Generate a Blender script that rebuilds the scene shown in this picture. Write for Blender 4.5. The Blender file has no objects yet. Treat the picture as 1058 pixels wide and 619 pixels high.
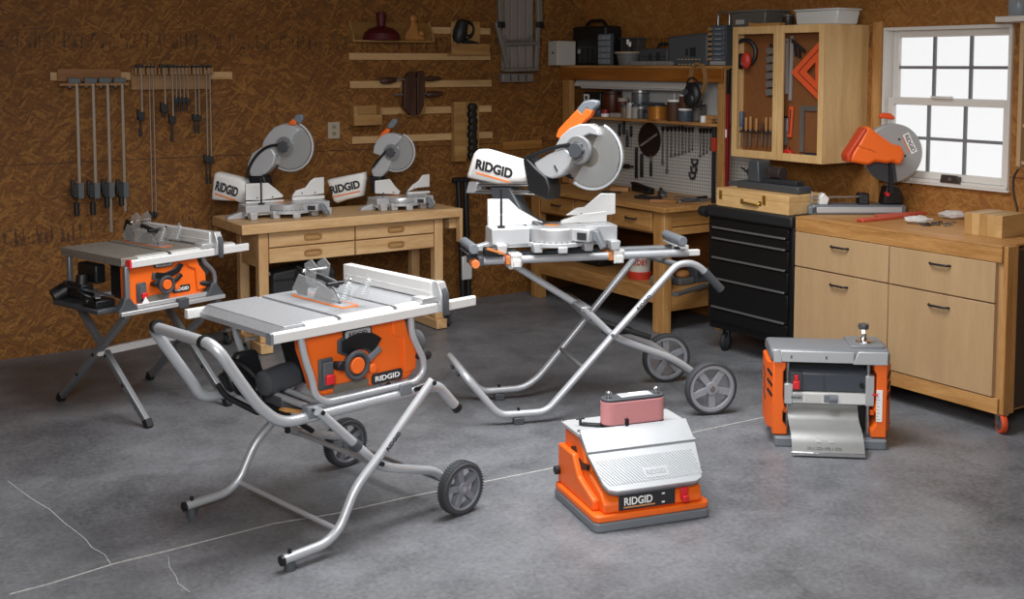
import bpy, bmesh, math, random
from mathutils import Vector, Matrix
random.seed(7)
PI = math.pi
SC = bpy.context.scene
COL = SC.collection

# ------------------------------------------------------------------ camera model (pixels of a 1058x619 frame <-> metres)
FPX, CX, CY, HZ, CAMH = 1200.0, 529.0, 156.0, 66.0, 1.85
PITCH = math.atan((CY - HZ) / FPX)
YAW = math.radians(33.6)
CAM = Vector((0, 0, CAMH))
FWD = Vector((math.sin(YAW)*math.cos(PITCH), math.cos(YAW)*math.cos(PITCH), -math.sin(PITCH)))
RT = Vector((math.cos(YAW), -math.sin(YAW), 0))
UP = RT.cross(FWD)

def at(u, v, x=None, y=None, z=None):
    """the point of the room plane x=.., y=.. or z=.. that the photograph shows at (u, v)"""
    d = FWD + RT*((u-CX)/FPX) + UP*((CY-v)/FPX)
    if z is not None: t = (z-CAM.z)/d.z
    elif x is not None: t = (x-CAM.x)/d.x
    else: t = (y-CAM.y)/d.y
    return CAM + d*t

class Frame:
    """local axes of one thing standing at O, turned by rot degrees"""
    def __init__(s, O, rot, z0=0.0):
        s.O = Vector((O[0], O[1], z0)); s.rot = math.radians(rot)
        s.M = Matrix.Translation(s.O) @ Matrix.Rotation(s.rot, 4, 'Z')
        s.I = s.M.inverted()
    def __call__(s, u, v, x=None, y=None, z=None, turn=0.0):
        I = s.I
        if turn: I = Matrix.Rotation(-math.radians(turn), 4, 'Z') @ I
        d = FWD + RT*((u-CX)/FPX) + UP*((CY-v)/FPX)
        c = I @ CAM; d = I.to_3x3() @ d
        if z is not None: t = (z-c.z)/d.z
        elif x is not None: t = (x-c.x)/d.x
        else: t = (y-c.y)/d.y
        return c + d*t

# ------------------------------------------------------------------ materials
MATS = {}
def srgb(c):
    if isinstance(c, str):
        c = c.lstrip('#'); c = [int(c[i:i+2], 16)/255 for i in (0, 2, 4)]
    return tuple((v/12.92 if v <= .04045 else ((v+.055)/1.055)**2.4) for v in c) + (1.0,)

def mat(name, col, rough=.5, metal=0.0, noise=0.0, nscale=30, bump=0.0, alpha=None, emit=0.0, stretch=(1, 1, 1), coat=0.0, spec=.5):
    if name in MATS: return MATS[name]
    m = bpy.data.materials.new(name); m.use_nodes = True
    nt = m.node_tree; b = nt.nodes['Principled BSDF']
    c = srgb(col)
    b.inputs['Base Color'].default_value = c
    b.inputs['Roughness'].default_value = rough
    b.inputs['Metallic'].default_value = metal
    b.inputs['Coat Weight'].default_value = coat
    b.inputs['Specular IOR Level'].default_value = spec
    if emit:
        b.inputs['Emission Color'].default_value = c; b.inputs['Emission Strength'].default_value = emit
    if noise or bump:
        tc = nt.nodes.new('ShaderNodeTexCoord'); mp = nt.nodes.new('ShaderNodeMapping')
        mp.inputs['Scale'].default_value = stretch
        nz = nt.nodes.new('ShaderNodeTexNoise'); nz.inputs['Scale'].default_value = nscale; nz.inputs['Detail'].default_value = 5
        nt.links.new(tc.outputs['Object'], mp.inputs['Vector']); nt.links.new(mp.outputs[0], nz.inputs['Vector'])
        if noise:
            rp = nt.nodes.new('ShaderNodeValToRGB')
            rp.color_ramp.elements[0].position = .3; rp.color_ramp.elements[1].position = .7
            rp.color_ramp.elements[0].color = tuple(v*(1-noise) for v in c[:3]) + (1,)
            rp.color_ramp.elements[1].color = tuple(min(1, v*(1+noise)) for v in c[:3]) + (1,)
            nt.links.new(nz.outputs['Fac'], rp.inputs[0]); nt.links.new(rp.outputs[0], b.inputs['Base Color'])
        if bump:
            bp = nt.nodes.new('ShaderNodeBump'); bp.inputs['Strength'].default_value = bump; bp.inputs['Distance'].default_value = .004
            nt.links.new(nz.outputs['Fac'], bp.inputs['Height']); nt.links.new(bp.outputs[0], b.inputs['Normal'])
    if alpha is not None:
        b.inputs['Alpha'].default_value = alpha
    MATS[name] = m
    return m

def wood_mat(name, dark, light, axis='X', scale=9, knots=True, rough=.5):
    """boards with long grain along axis and a few knots"""
    if name in MATS: return MATS[name]
    m = bpy.data.materials.new(name); m.use_nodes = True
    nt = m.node_tree; N = nt.nodes; L = nt.links; b = N['Principled BSDF']
    tc = N.new('ShaderNodeTexCoord'); mp = N.new('ShaderNodeMapping')
    sc = {'X': (.7, 6, 6), 'Y': (6, .7, 6), 'Z': (6, 6, .7)}[axis]
    mp.inputs['Scale'].default_value = sc
    L.new(tc.outputs['Object'], mp.inputs[0])
    n1 = N.new('ShaderNodeTexNoise'); n1.inputs['Scale'].default_value = scale*.35; n1.inputs['Detail'].default_value = 6; n1.inputs['Distortion'].default_value = .6
    n2 = N.new('ShaderNodeTexNoise'); n2.inputs['Scale'].default_value = scale*3; n2.inputs['Detail'].default_value = 3
    L.new(mp.outputs[0], n1.inputs[0]); L.new(mp.outputs[0], n2.inputs[0])
    mx = N.new('ShaderNodeMath'); mx.operation = 'MULTIPLY_ADD'; mx.inputs[1].default_value = .45
    L.new(n2.outputs['Fac'], mx.inputs[0]); L.new(n1.outputs['Fac'], mx.inputs[2])
    rp = N.new('ShaderNodeValToRGB')
    rp.color_ramp.elements[0].position = .5; rp.color_ramp.elements[0].color = srgb(dark)
    rp.color_ramp.elements[1].position = .95; rp.color_ramp.elements[1].color = srgb(light)
    L.new(mx.outputs[0], rp.inputs[0])
    out = rp.outputs[0]
    if knots:
        vo = N.new('ShaderNodeTexVoronoi'); vo.inputs['Scale'].default_value = 2.6
        mp2 = N.new('ShaderNodeMapping'); mp2.inputs['Scale'].default_value = tuple(1.0 if v < 1 else 1.6 for v in sc)
        L.new(tc.outputs['Object'], mp2.inputs[0]); L.new(mp2.outputs[0], vo.inputs['Vector'])
        r2 = N.new('ShaderNodeValToRGB'); r2.color_ramp.elements[0].position = .03; r2.color_ramp.elements[1].position = .085
        r2.color_ramp.elements[0].color = (.30, .2, .14, 1); r2.color_ramp.elements[1].color = (1, 1, 1, 1)
        L.new(vo.outputs['Distance'], r2.inputs[0])
        mul = N.new('ShaderNodeMix'); mul.data_type = 'RGBA'; mul.blend_type = 'MULTIPLY'; mul.inputs[0].default_value = .8
        L.new(out, mul.inputs[6]); L.new(r2.outputs[0], mul.inputs[7]); out = mul.outputs[2]
    L.new(out, b.inputs['Base Color'])
    b.inputs['Roughness'].default_value = rough
    MATS[name] = m
    return m

def osb_mat(name, tones, axis):
    """oriented strand board: three layers of long flakes lying in different directions"""
    m = bpy.data.materials.new(name); m.use_nodes = True
    nt = m.node_tree; N = nt.nodes; L = nt.links; b = N['Principled BSDF']
    tc = N.new('ShaderNodeTexCoord'); sep = N.new('ShaderNodeSeparateXYZ'); L.new(tc.outputs['Object'], sep.inputs[0])
    cmb = N.new('ShaderNodeCombineXYZ'); L.new(sep.outputs[axis], cmb.inputs['X']); L.new(sep.outputs['Z'], cmb.inputs['Y'])
    ds = N.new('ShaderNodeTexNoise'); ds.inputs['Scale'].default_value = 5; ds.inputs['Detail'].default_value = 2
    L.new(cmb.outputs[0], ds.inputs['Vector'])
    dd = N.new('ShaderNodeVectorMath'); dd.operation = 'MULTIPLY_ADD'; dd.inputs[1].default_value = (.07, .07, 0)
    L.new(ds.outputs['Color'], dd.inputs[0]); L.new(cmb.outputs[0], dd.inputs[2])
    cols = []
    for ang, sc in ((.2, (13, 78, 1)), (-.55, (12, 70, 1)), (.95, (14, 74, 1))):
        mp = N.new('ShaderNodeMapping'); mp.vector_type = 'TEXTURE'
        mp.inputs['Rotation'].default_value = (0, 0, ang); mp.inputs['Scale'].default_value = (1/sc[0], 1/sc[1], 1)
        L.new(dd.outputs[0], mp.inputs[0])
        vo = N.new('ShaderNodeTexVoronoi'); vo.voronoi_dimensions = '2D'; vo.inputs['Scale'].default_value = 1.0
        L.new(mp.outputs[0], vo.inputs['Vector'])
        sp = N.new('ShaderNodeSeparateColor'); L.new(vo.outputs['Color'], sp.inputs[0])
        cols.append((sp.outputs[0], sp.outputs[1]))
    def mixf(a, bb, f):
        mx = N.new('ShaderNodeMix'); mx.data_type = 'FLOAT'
        L.new(f, mx.inputs[0]); L.new(a, mx.inputs[2]); L.new(bb, mx.inputs[3]); return mx.outputs[0]
    def step(s, t):
        g = N.new('ShaderNodeMath'); g.operation = 'GREATER_THAN'; g.inputs[1].default_value = t; L.new(s, g.inputs[0]); return g.outputs[0]
    v = mixf(cols[0][0], cols[1][0], step(cols[1][1], .5))
    v = mixf(v, cols[2][0], step(cols[2][1], .66))
    fine = N.new('ShaderNodeTexNoise'); fine.inputs['Scale'].default_value = 60; fine.inputs['Detail'].default_value = 4
    L.new(cmb.outputs[0], fine.inputs['Vector'])
    big = N.new('ShaderNodeTexNoise'); big.inputs['Scale'].default_value = 1.6; big.inputs['Detail'].default_value = 4
    L.new(cmb.outputs[0], big.inputs['Vector'])
    a1 = N.new('ShaderNodeMath'); a1.operation = 'MULTIPLY_ADD'; a1.inputs[1].default_value = .36
    L.new(v, a1.inputs[0])
    a2 = N.new('ShaderNodeMath'); a2.operation = 'MULTIPLY_ADD'; a2.inputs[1].default_value = .5; a2.inputs[2].default_value = .06
    L.new(fine.outputs['Fac'], a2.inputs[0]); L.new(a2.outputs[0], a1.inputs[2])
    a3 = N.new('ShaderNodeMath'); a3.operation = 'MULTIPLY_ADD'; a3.inputs[1].default_value = .25
    L.new(big.outputs['Fac'], a3.inputs[0]); L.new(a1.outputs[0], a3.inputs[2])
    rp = N.new('ShaderNodeValToRGB')
    rp.color_ramp.elements[0].position = .18; rp.color_ramp.elements[0].color = srgb(tones[0])
    rp.color_ramp.elements[1].position = .98; rp.color_ramp.elements[1].color = srgb(tones[2])
    e = rp.color_ramp.elements.new(.6); e.color = srgb(tones[1])
    L.new(a3.outputs[0], rp.inputs[0])
    out = rp.outputs[0]
    # printed nail lines (bands of short upright ticks) and the sheet joint
    def band(z0, hw):
        s = N.new('ShaderNodeMath'); s.operation = 'SUBTRACT'; s.inputs[1].default_value = z0; L.new(sep.outputs['Z'], s.inputs[0])
        a = N.new('ShaderNodeMath'); a.operation = 'ABSOLUTE'; L.new(s.outputs[0], a.inputs[0])
        l = N.new('ShaderNodeMath'); l.operation = 'LESS_THAN'; l.inputs[1].default_value = hw; L.new(a.outputs[0], l.inputs[0]); return l.outputs[0]
    mp = N.new('ShaderNodeMapping'); mp.inputs['Scale'].default_value = (46, 5, 1); L.new(cmb.outputs[0], mp.inputs[0])
    tk = N.new('ShaderNodeTexNoise'); tk.inputs['Scale'].default_value = 1; tk.inputs['Detail'].default_value = 3; L.new(mp.outputs[0], tk.inputs['Vector'])
    tkm = step(tk.outputs['Fac'], .56)
    s1 = N.new('ShaderNodeMath'); s1.operation = 'ADD'; L.new(band(2.0, .05), s1.inputs[0]); L.new(band(.77, .055), s1.inputs[1])
    ink = N.new('ShaderNodeMath'); ink.operation = 'MULTIPLY'; L.new(s1.outputs[0], ink.inputs[0]); L.new(tkm, ink.inputs[1])
    jn = N.new('ShaderNodeMath'); jn.operation = 'MAXIMUM'; L.new(ink.outputs[0], jn.inputs[0]); L.new(band(1.22, .004), jn.inputs[1])
    jm = N.new('ShaderNodeMath'); jm.operation = 'MULTIPLY'; jm.inputs[1].default_value = .6; L.new(jn.outputs[0], jm.inputs[0])
    mul = N.new('ShaderNodeMix'); mul.data_type = 'RGBA'; L.new(jm.outputs[0], mul.inputs[0]); L.new(out, mul.inputs[6]); mul.inputs[7].default_value = srgb('#1c0f06')
    L.new(mul.outputs[2], b.inputs['Base Color'])
    b.inputs['Roughness'].default_value = .75
    bp = N.new('ShaderNodeBump'); bp.inputs['Strength'].default_value = .25; bp.inputs['Distance'].default_value = .003
    L.new(a1.outputs[0], bp.inputs['Height']); L.new(bp.outputs[0], b.inputs['Normal'])
    return m

def concrete_mat():
    m = bpy.data.materials.new('concrete'); m.use_nodes = True
    nt = m.node_tree; N = nt.nodes; L = nt.links; b = N['Principled BSDF']
    tc = N.new('ShaderNodeTexCoord')
    def noise(s, d=6, dist=0):
        n = N.new('ShaderNodeTexNoise'); n.inputs['Scale'].default_value = s; n.inputs['Detail'].default_value = d; n.inputs['Distortion'].default_value = dist
        L.new(tc.outputs['Object'], n.inputs['Vector']); return n.outputs['Fac']
    a = N.new('ShaderNodeMath'); a.operation = 'MULTIPLY_ADD'; a.inputs[1].default_value = .55
    L.new(noise(1.3, 7, .8), a.inputs[0])
    c = N.new('ShaderNodeMath'); c.operation = 'MULTIPLY_ADD'; c.inputs[1].default_value = .35
    L.new(noise(5, 8, .5), c.inputs[0])
    d = N.new('ShaderNodeMath'); d.operation = 'MULTIPLY'; d.inputs[1].default_value = .42; L.new(noise(48, 8, .6), d.inputs[0])
    L.new(d.outputs[0], c.inputs[2]); L.new(c.outputs[0], a.inputs[2])
    rp = N.new('ShaderNodeValToRGB')
    rp.color_ramp.elements[0].position = .46; rp.color_ramp.elements[0].color = srgb('#46484c')
    rp.color_ramp.elements[1].position = .84; rp.color_ramp.elements[1].color = srgb('#7e8084')
    L.new(a.outputs[0], rp.inputs[0]); L.new(rp.outputs[0], b.inputs['Base Color'])
    r2 = N.new('ShaderNodeMapRange'); r2.inputs['To Min'].default_value = .30; r2.inputs['To Max'].default_value = .55
    L.new(noise(2.2, 6, 1), r2.inputs[0]); L.new(r2.outputs[0], b.inputs['Roughness'])
    bp = N.new('ShaderNodeBump'); bp.inputs['Strength'].default_value = .05; bp.inputs['Distance'].default_value = .004
    L.new(noise(14, 6), bp.inputs['Height']); L.new(bp.outputs[0], b.inputs['Normal'])
    return m

def clear_mat(name, tint, opacity, rough=.05):
    """thin clear sheet: lets light straight through and shines at grazing angles"""
    if name in MATS: return MATS[name]
    m = bpy.data.materials.new(name); m.use_nodes = True
    nt = m.node_tree; N = nt.nodes; L = nt.links
    for n in list(N):
        if n.type == 'BSDF_PRINCIPLED': N.remove(n)
    out = [n for n in N if n.type == 'OUTPUT_MATERIAL'][0]
    tr = N.new('ShaderNodeBsdfTransparent'); tr.inputs[0].default_value = srgb(tint)
    gl = N.new('ShaderNodeBsdfPrincipled'); gl.inputs['Base Color'].default_value = srgb(tint); gl.inputs['Roughness'].default_value = rough
    mx = N.new('ShaderNodeMixShader')
    lw = N.new('ShaderNodeLayerWeight'); lw.inputs['Blend'].default_value = .25
    mr = N.new('ShaderNodeMapRange'); mr.inputs['To Min'].default_value = opacity; mr.inputs['To Max'].default_value = min(1, opacity+.55)
    L.new(lw.outputs['Facing'], mr.inputs[0]); L.new(mr.outputs[0], mx.inputs[0])
    L.new(tr.outputs[0], mx.inputs[1]); L.new(gl.outputs[0], mx.inputs[2]); L.new(mx.outputs[0], out.inputs[0])
    MATS[name] = m
    return m

ORANGE = mat('orange_plastic', '#f06a1c', .42)
DORANGE = mat('orange_hub', '#ee6a20', .5)
ALU = mat('brushed_aluminium', '#c9cacb', .36, .55)
ALUW = mat('pale_aluminium', '#e6e6e4', .38, .25)
TUBE = mat('silver_painted_tube', '#bcbfc3', .38, .42)
TUBED = mat('grey_steel_tube', '#85878a', .4, .5)
TABLE = mat('cast_grey_table', '#a2a3a6', .42, .35, .06, 60)
STEEL = mat('steel', '#a9abad', .3, .85)
CHROME = mat('chrome', '#d6d6d6', .15, .95)
DGREY = mat('dark_grey_plastic', '#44474b', .5)
MGREY = mat('mid_grey_plastic', '#70757b', .5)
LGREY = mat('light_grey_cast', '#bcbec0', .42, .3)
BLACK = mat('black_plastic', '#17181a', .45)
RUBBER = mat('black_rubber', '#1f2022', .75)
RED = mat('red_plastic', '#d8262c', .45)
WHITE = mat('white_plastic', '#eeeeec', .4)
CLOTH = mat('white_cloth_bag', '#e9e7e3', .9, 0, .03, 20, .35)
INK = mat('dark_print', '#27282b', .6)
OLINE = mat('orange_print', '#f07b28', .6)
WPRINT = mat('white_print', '#f4f4f2', .5)
BELT = mat('pink_sanding_belt', '#d58f91', .9, 0, .06, 250, .3)
PLY = wood_mat('tan_board', '#a98a66', '#b7976f', 'Z', 5, False, .55)
PINEY = wood_mat('pine_grain_y', '#9a6a34', '#c4935a', 'Y', 9)
PINEX = wood_mat('pine_grain_x', '#9a6a34', '#c4935a', 'X', 9)
PINEZ = wood_mat('pine_grain_z', '#9a6a34', '#c4935a', 'Z', 9)
BENCHX = wood_mat('bench_beech_x', '#b98e5d', '#d6b283', 'X', 9, False)
BENCHY = wood_mat('bench_beech_y', '#b98e5d', '#d6b283', 'Y', 9, False)
BENCHZ = wood_mat('bench_beech_z', '#b98e5d', '#d6b283', 'Z', 9, False)
CABY = wood_mat('cabinet_birch_y', '#c39a63', '#dcb881', 'Y', 7, False)
CABZ = wood_mat('cabinet_birch_z', '#c39a63', '#dcb881', 'Z', 7, False)
WALLW = wood_mat('pale_batten', '#ad885a', '#cda877', 'X', 8)
DARKW = wood_mat('dark_walnut', '#2e1a12', '#4f3122', 'Z', 8, False)
BRASS = mat('brass', '#a8823a', .35, .8)
CLEAR = clear_mat('clear_polycarbonate', '#f5f7f8', .04)
GLASS = clear_mat('window_glass', '#ffffff', .01)
JAR = clear_mat('jar_glass', '#cfd6d8', .3)

# ------------------------------------------------------------------ mesh building
class G:
    """collects shapes in one bmesh; M turns them into the thing's own axes"""
    def __init__(s, M=None):
        s.bm = bmesh.new(); s.M = M if M is not None else Matrix.Identity(4)
    def _v(s, p): return s.bm.verts.new(s.M @ Vector(p))
    def box(s, x0, x1, y0, y1, z0, z1):
        x0, x1 = sorted((x0, x1)); y0, y1 = sorted((y0, y1)); z0, z1 = sorted((z0, z1))
        v = [s._v((x, y, z)) for z in (z0, z1) for (x, y) in ((x0, y0), (x1, y0), (x1, y1), (x0, y1))]
        for f in ((3, 2, 1, 0), (4, 5, 6, 7), (0, 1, 5, 4), (1, 2, 6, 5), (2, 3, 7, 6), (3, 0, 4, 7)):
            s.bm.faces.new([v[i] for i in f])
        return s
    def obox(s, c, size, R=None):
        R = R or Matrix.Identity(3); c = Vector(c); h = [q/2 for q in size]
        v = [s._v(c + R @ Vector((x*h[0], y*h[1], z*h[2]))) for z in (-1, 1) for (x, y) in ((-1, -1), (1, -1), (1, 1), (-1, 1))]
        for f in ((3, 2, 1, 0), (4, 5, 6, 7), (0, 1, 5, 4), (1, 2, 6, 5), (2, 3, 7, 6), (3, 0, 4, 7)):
            s.bm.faces.new([v[i] for i in f])
        return s
    def bar(s, p0, p1, w, t, up=(0, 0, 1)):
        """straight rectangular bar from p0 to p1, w across, t along up"""
        p0, p1 = Vector(p0), Vector(p1); a = (p1-p0).normalized(); u = Vector(up)
        if abs(a.dot(u)) > .98: u = Vector((1, 0, 0))
        sd = a.cross(u).normalized(); u = sd.cross(a)
        R = Matrix((a, sd, u)).transposed()
        return s.obox((p0+p1)/2, ((p1-p0).length, w, t), R)
    def ring(s, c, a, r, n, ref=None):
        a = Vector(a).normalized()
        ref = Vector(ref) if ref else (Vector((0, 0, 1)) if abs(a.z) < .9 else Vector((1, 0, 0)))
        e1 = (ref - a*ref.dot(a)).normalized(); e2 = a.cross(e1)
        return [s._v(Vector(c) + e1*(r*math.cos(2*PI*i/n)) + e2*(r*math.sin(2*PI*i/n))) for i in range(n)]
    def skin(s, rings, cap=True):
        n = len(rings[0])
        for A, B in zip(rings, rings[1:]):
            for i in range(n):
                s.bm.faces.new((A[i], A[(i+1) % n], B[(i+1) % n], B[i]))
        if cap:
            s.bm.faces.new(list(reversed(rings[0]))); s.bm.faces.new(rings[-1])
        return s
    def cyl(s, p0, p1, r, r2=None, n=20):
        a = Vector(p1)-Vector(p0)
        return s.skin([s.ring(p0, a, r, n), s.ring(p1, a, r if r2 is None else r2, n)])
    def lathe(s, prof, o=(0, 0, 0), axis=(0, 0, 1), n=24, closed=False):
        a = Vector(axis).normalized(); rs = [s.ring(Vector(o)+a*h, a, max(r, 1e-4), n) for r, h in prof]
        if closed: rs.append(rs[0]); return s.skin(rs, False)
        return s.skin(rs)
    def tube(s, pts, r, fil=.05, n=12, seg=5):
        P = [Vector(p) for p in pts]; path = [P[0]]
        for i in range(1, len(P)-1):
            a, b, c = P[i-1], P[i], P[i+1]; d1 = a-b; d2 = c-b
            f = min(fil, d1.length*.48, d2.length*.48)
            q0 = b + d1.normalized()*f; q1 = b + d2.normalized()*f
            for k in range(seg+1):
                t = k/seg; path.append(q0*(1-t)**2 + b*2*t*(1-t) + q1*t*t)
        path.append(P[-1])
        rings = []; ref = None
        for i, p in enumerate(path):
            t = (path[min(i+1, len(path)-1)] - path[max(i-1, 0)]).normalized()
            if ref is None: ref = Vector((0, 0, 1)) if abs(t.z) < .9 else Vector((1, 0, 0))
            ref = (ref - t*ref.dot(t)).normalized()
            rings.append(s.ring(p, t, r, n, ref))
        return s.skin(rings)
    def loop(s, c, axis, R, r, n=32, m=8):
        """a torus"""
        a = Vector(axis).normalized(); ref = Vector((0, 0, 1)) if abs(a.z) < .9 else Vector((1, 0, 0))
        e1 = (ref-a*ref.dot(a)).normalized(); e2 = a.cross(e1); rs = []
        for i in range(n):
            t = 2*PI*i/n; d = e1*math.cos(t)+e2*math.sin(t)
            rs.append([s._v(Vector(c)+d*(R+r*math.cos(2*PI*k/m))+a*(r*math.sin(2*PI*k/m))) for k in range(m)])
        rs.append(rs[0]); return s.skin(rs, False)
    def prism(s, poly, ax, a, b):
        """polygon drawn in the plane across axis ax ('x': (y,z), 'y': (x,z), 'z': (x,y)), from a to b"""
        f = {'x': lambda p, h: (h, p[0], p[1]), 'y': lambda p, h: (p[0], h, p[1]), 'z': lambda p, h: (p[0], p[1], h)}[ax]
        A = [s._v(f(p, a)) for p in poly]; B = [s._v(f(p, b)) for p in poly]; n = len(poly)
        s.bm.faces.new(A); s.bm.faces.new(list(reversed(B)))
        for i in range(n): s.bm.faces.new((A[(i+1) % n], A[i], B[i], B[(i+1) % n]))
        return s
    def ball(s, c, r, sc=(1, 1, 1), u=16, v=10):
        rs = []
        for j in range(1, v):
            t = PI*j/v
            rs.append([s._v(Vector(c)+Vector((r*sc[0]*math.sin(t)*math.cos(2*PI*i/u), r*sc[1]*math.sin(t)*math.sin(2*PI*i/u), r*sc[2]*math.cos(t)))) for i in range(u)])
        return s.skin(rs)

LAST = None
def obj(name, g, m, parent=None, bev=0.0, sharp=.6, sub=0):
    global LAST
    bm = g.bm
    bmesh.ops.recalc_face_normals(bm, faces=bm.faces[:])
    for f in bm.faces: f.smooth = True
    for e in bm.edges:
        if len(e.link_faces) == 2 and e.calc_face_angle(0) > sharp: e.smooth = False
    me = bpy.data.meshes.new(name); bm.to_mesh(me); bm.free()
    me.materials.append(m)
    o = bpy.data.objects.new(name, me); COL.objects.link(o)
    if parent: o.parent = parent
    if bev:
        md = o.modifiers.new('bevel', 'BEVEL'); md.width = bev; md.segments = 2; md.limit_method = 'ANGLE'; md.angle_limit = .6
    if sub:
        md = o.modifiers.new('subd', 'SUBSURF'); md.levels = sub; md.render_levels = sub
    LAST = o
    return o

def tag(o, label, cat, group=None):
    o['label'] = label; o['category'] = cat
    if group: o['group'] = group
    return o

def thing(name, label, cat, loc=(0, 0, 0), rot=0.0, group=None):
    o = bpy.data.objects.new(name, None); COL.objects.link(o)
    o.empty_display_size = .1
    o.location = loc; o.rotation_euler = (0, 0, math.radians(rot))
    return tag(o, label, cat, group)

def struct(name, g, m, parent=None, bev=0):
    o = obj(name, g, m, parent, bev)
    if not parent: o['kind'] = 'structure'
    return o

def dup(root, loc, rot=None, label=None, group=None):
    r = root.copy(); COL.objects.link(r); r.location = loc
    if rot is not None: r.rotation_euler = rot
    if label: r['label'] = label
    if group: r['group'] = group
    for ch in list(root.children):
        c = ch.copy(); COL.objects.link(c); c.parent = r
        for g in list(ch.children):
            d = g.copy(); COL.objects.link(d); d.parent = c
    return r

def text(name, s, m, parent, o, xd, ud, h=None, w=None, depth=.0012, bold=.018):
    """raised lettering centred on o, running along xd with its top towards ud"""
    cu = bpy.data.curves.new('lettering', 'FONT'); cu.body = s; cu.extrude = .02; cu.offset = bold
    cu.align_x = 'CENTER'; cu.align_y = 'CENTER'; cu.resolution_u = 4
    t = bpy.data.objects.new('lettering', cu); COL.objects.link(t)
    bpy.context.view_layer.update()
    me = bpy.data.meshes.new_from_object(t.evaluated_get(bpy.context.evaluated_depsgraph_get()))
    bpy.data.objects.remove(t); bpy.data.curves.remove(cu)
    xs = [v.co.x for v in me.vertices]; ys = [v.co.y for v in me.vertices]
    bw, bh = max(xs)-min(xs), max(ys)-min(ys); cx, cy = (max(xs)+min(xs))/2, (max(ys)+min(ys))/2
    sx = w/bw if w else h/bh; sy = h/bh if h else sx
    xd = Vector(xd).normalized(); ud = Vector(ud); ud = (ud-xd*ud.dot(xd)).normalized(); nd = xd.cross(ud)
    for v in me.vertices:
        c = v.co.copy(); v.co = Vector(o) + xd*((c.x-cx)*sx) + ud*((c.y-cy)*sy) + nd*(c.z/.02*depth)
    me.name = name; me.materials.clear(); me.materials.append(m)
    ob = bpy.data.objects.new(name, me); COL.objects.link(ob); ob.parent = parent
    return ob

def RZ(a): return Matrix.Rotation(math.radians(a), 4, 'Z')
# ------------------------------------------------------------------ camera, light, shell of the room
WB, WR = 7.73, 5.88          # planes of the back wall (y) and of the window wall (x)
cd = bpy.data.cameras.new('camera'); cam = bpy.data.objects.new('camera', cd); COL.objects.link(cam)
cam.location = CAM; cam.rotation_euler = (PI/2-PITCH, 0, -YAW)
cd.sensor_width = 36; cd.lens = FPX/1058*36; cd.shift_y = -(309.5-CY)/1058
cd.clip_end = 100
SC.camera = cam
SC.view_settings.view_transform = 'Standard'; SC.view_settings.look = 'None'
SC.view_settings.exposure = 0.0; SC.view_settings.gamma = 1; SC.view_settings.use_curve_mapping = False

w = bpy.data.worlds.new('sky'); SC.world = w; w.use_nodes = True
w.node_tree.nodes['Background'].inputs[0].default_value = (.985, .99, 1, 1)
w.node_tree.nodes['Background'].inputs[1].default_value = 1.0

def area(name, loc, target, sx, sy, power, col=(1, 1, 1), spread=PI):
    l = bpy.data.lights.new(name, 'AREA'); l.shape = 'RECTANGLE'; l.size = sx; l.size_y = sy; l.energy = power; l.color = col; l.spread = spread
    o = bpy.data.objects.new(name, l); COL.objects.link(o); o.location = loc
    o.rotation_euler = (Vector(target)-Vector(loc)).to_track_quat('-Z', 'Y').to_euler()
    return o
area('ceiling_lamp_row', (2.9, 4.1, 3.05), (2.9, 4.3, 0), 2.4, 1.4, 112, (.98, .99, 1), 2.4)
area('added_front_softbox', (-.3, .3, 2.6), (3.2, 4.6, .3), 1.6, 1.4, 155, (.97, .985, 1))  # unseen soft lamp added above the viewpoint to light the tools

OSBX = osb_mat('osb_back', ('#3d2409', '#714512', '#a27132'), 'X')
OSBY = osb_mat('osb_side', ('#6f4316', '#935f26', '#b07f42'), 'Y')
FLOOR = concrete_mat()
CEIL = mat('ceiling_board', '#8a765c', .8)
VINYL = mat('window_vinyl', '#d8d4cd', .5)
MUNT = mat('grey_muntin', '#77787a', .5)

struct('floor', G().box(-1.6, WR+.1, -2.2, WB+.1, -.12, 0), FLOOR)
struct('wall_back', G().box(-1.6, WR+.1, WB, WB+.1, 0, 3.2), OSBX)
wy0, wy1, wz0, wz1 = 3.835, 4.705, 1.145, 2.072        # window opening
g = G().box(WR, WR+.1, -2.2, wy0, 0, 3.2).box(WR, WR+.1, wy1, WB, 0, 3.2).box(WR, WR+.1, wy0, wy1, 0, wz0).box(WR, WR+.1, wy0, wy1, wz1, 3.2)
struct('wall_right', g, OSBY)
struct('wall_left', G().box(-1.7, -1.6, -2.2, WB+.1, 0, 3.2), OSBY)  # out of view; added to control the light from this side
g = G().box(-1.7, -.9, -2.3, -2.2, 0, 3.2).box(3.3, WR+.1, -2.3, -2.2, 0, 3.2).box(-.9, 3.3, -2.3, -2.2, 2.35, 3.2)
struct('wall_front', g, OSBX)  # out of view; added with its opening to cut sky light for contrast
struct('ceiling', G().box(-1.7, WR+.1, -2.2, WB+.1, 3.2, 3.3), CEIL)  # out of view; added to block the sky and darken the wall tops
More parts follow.
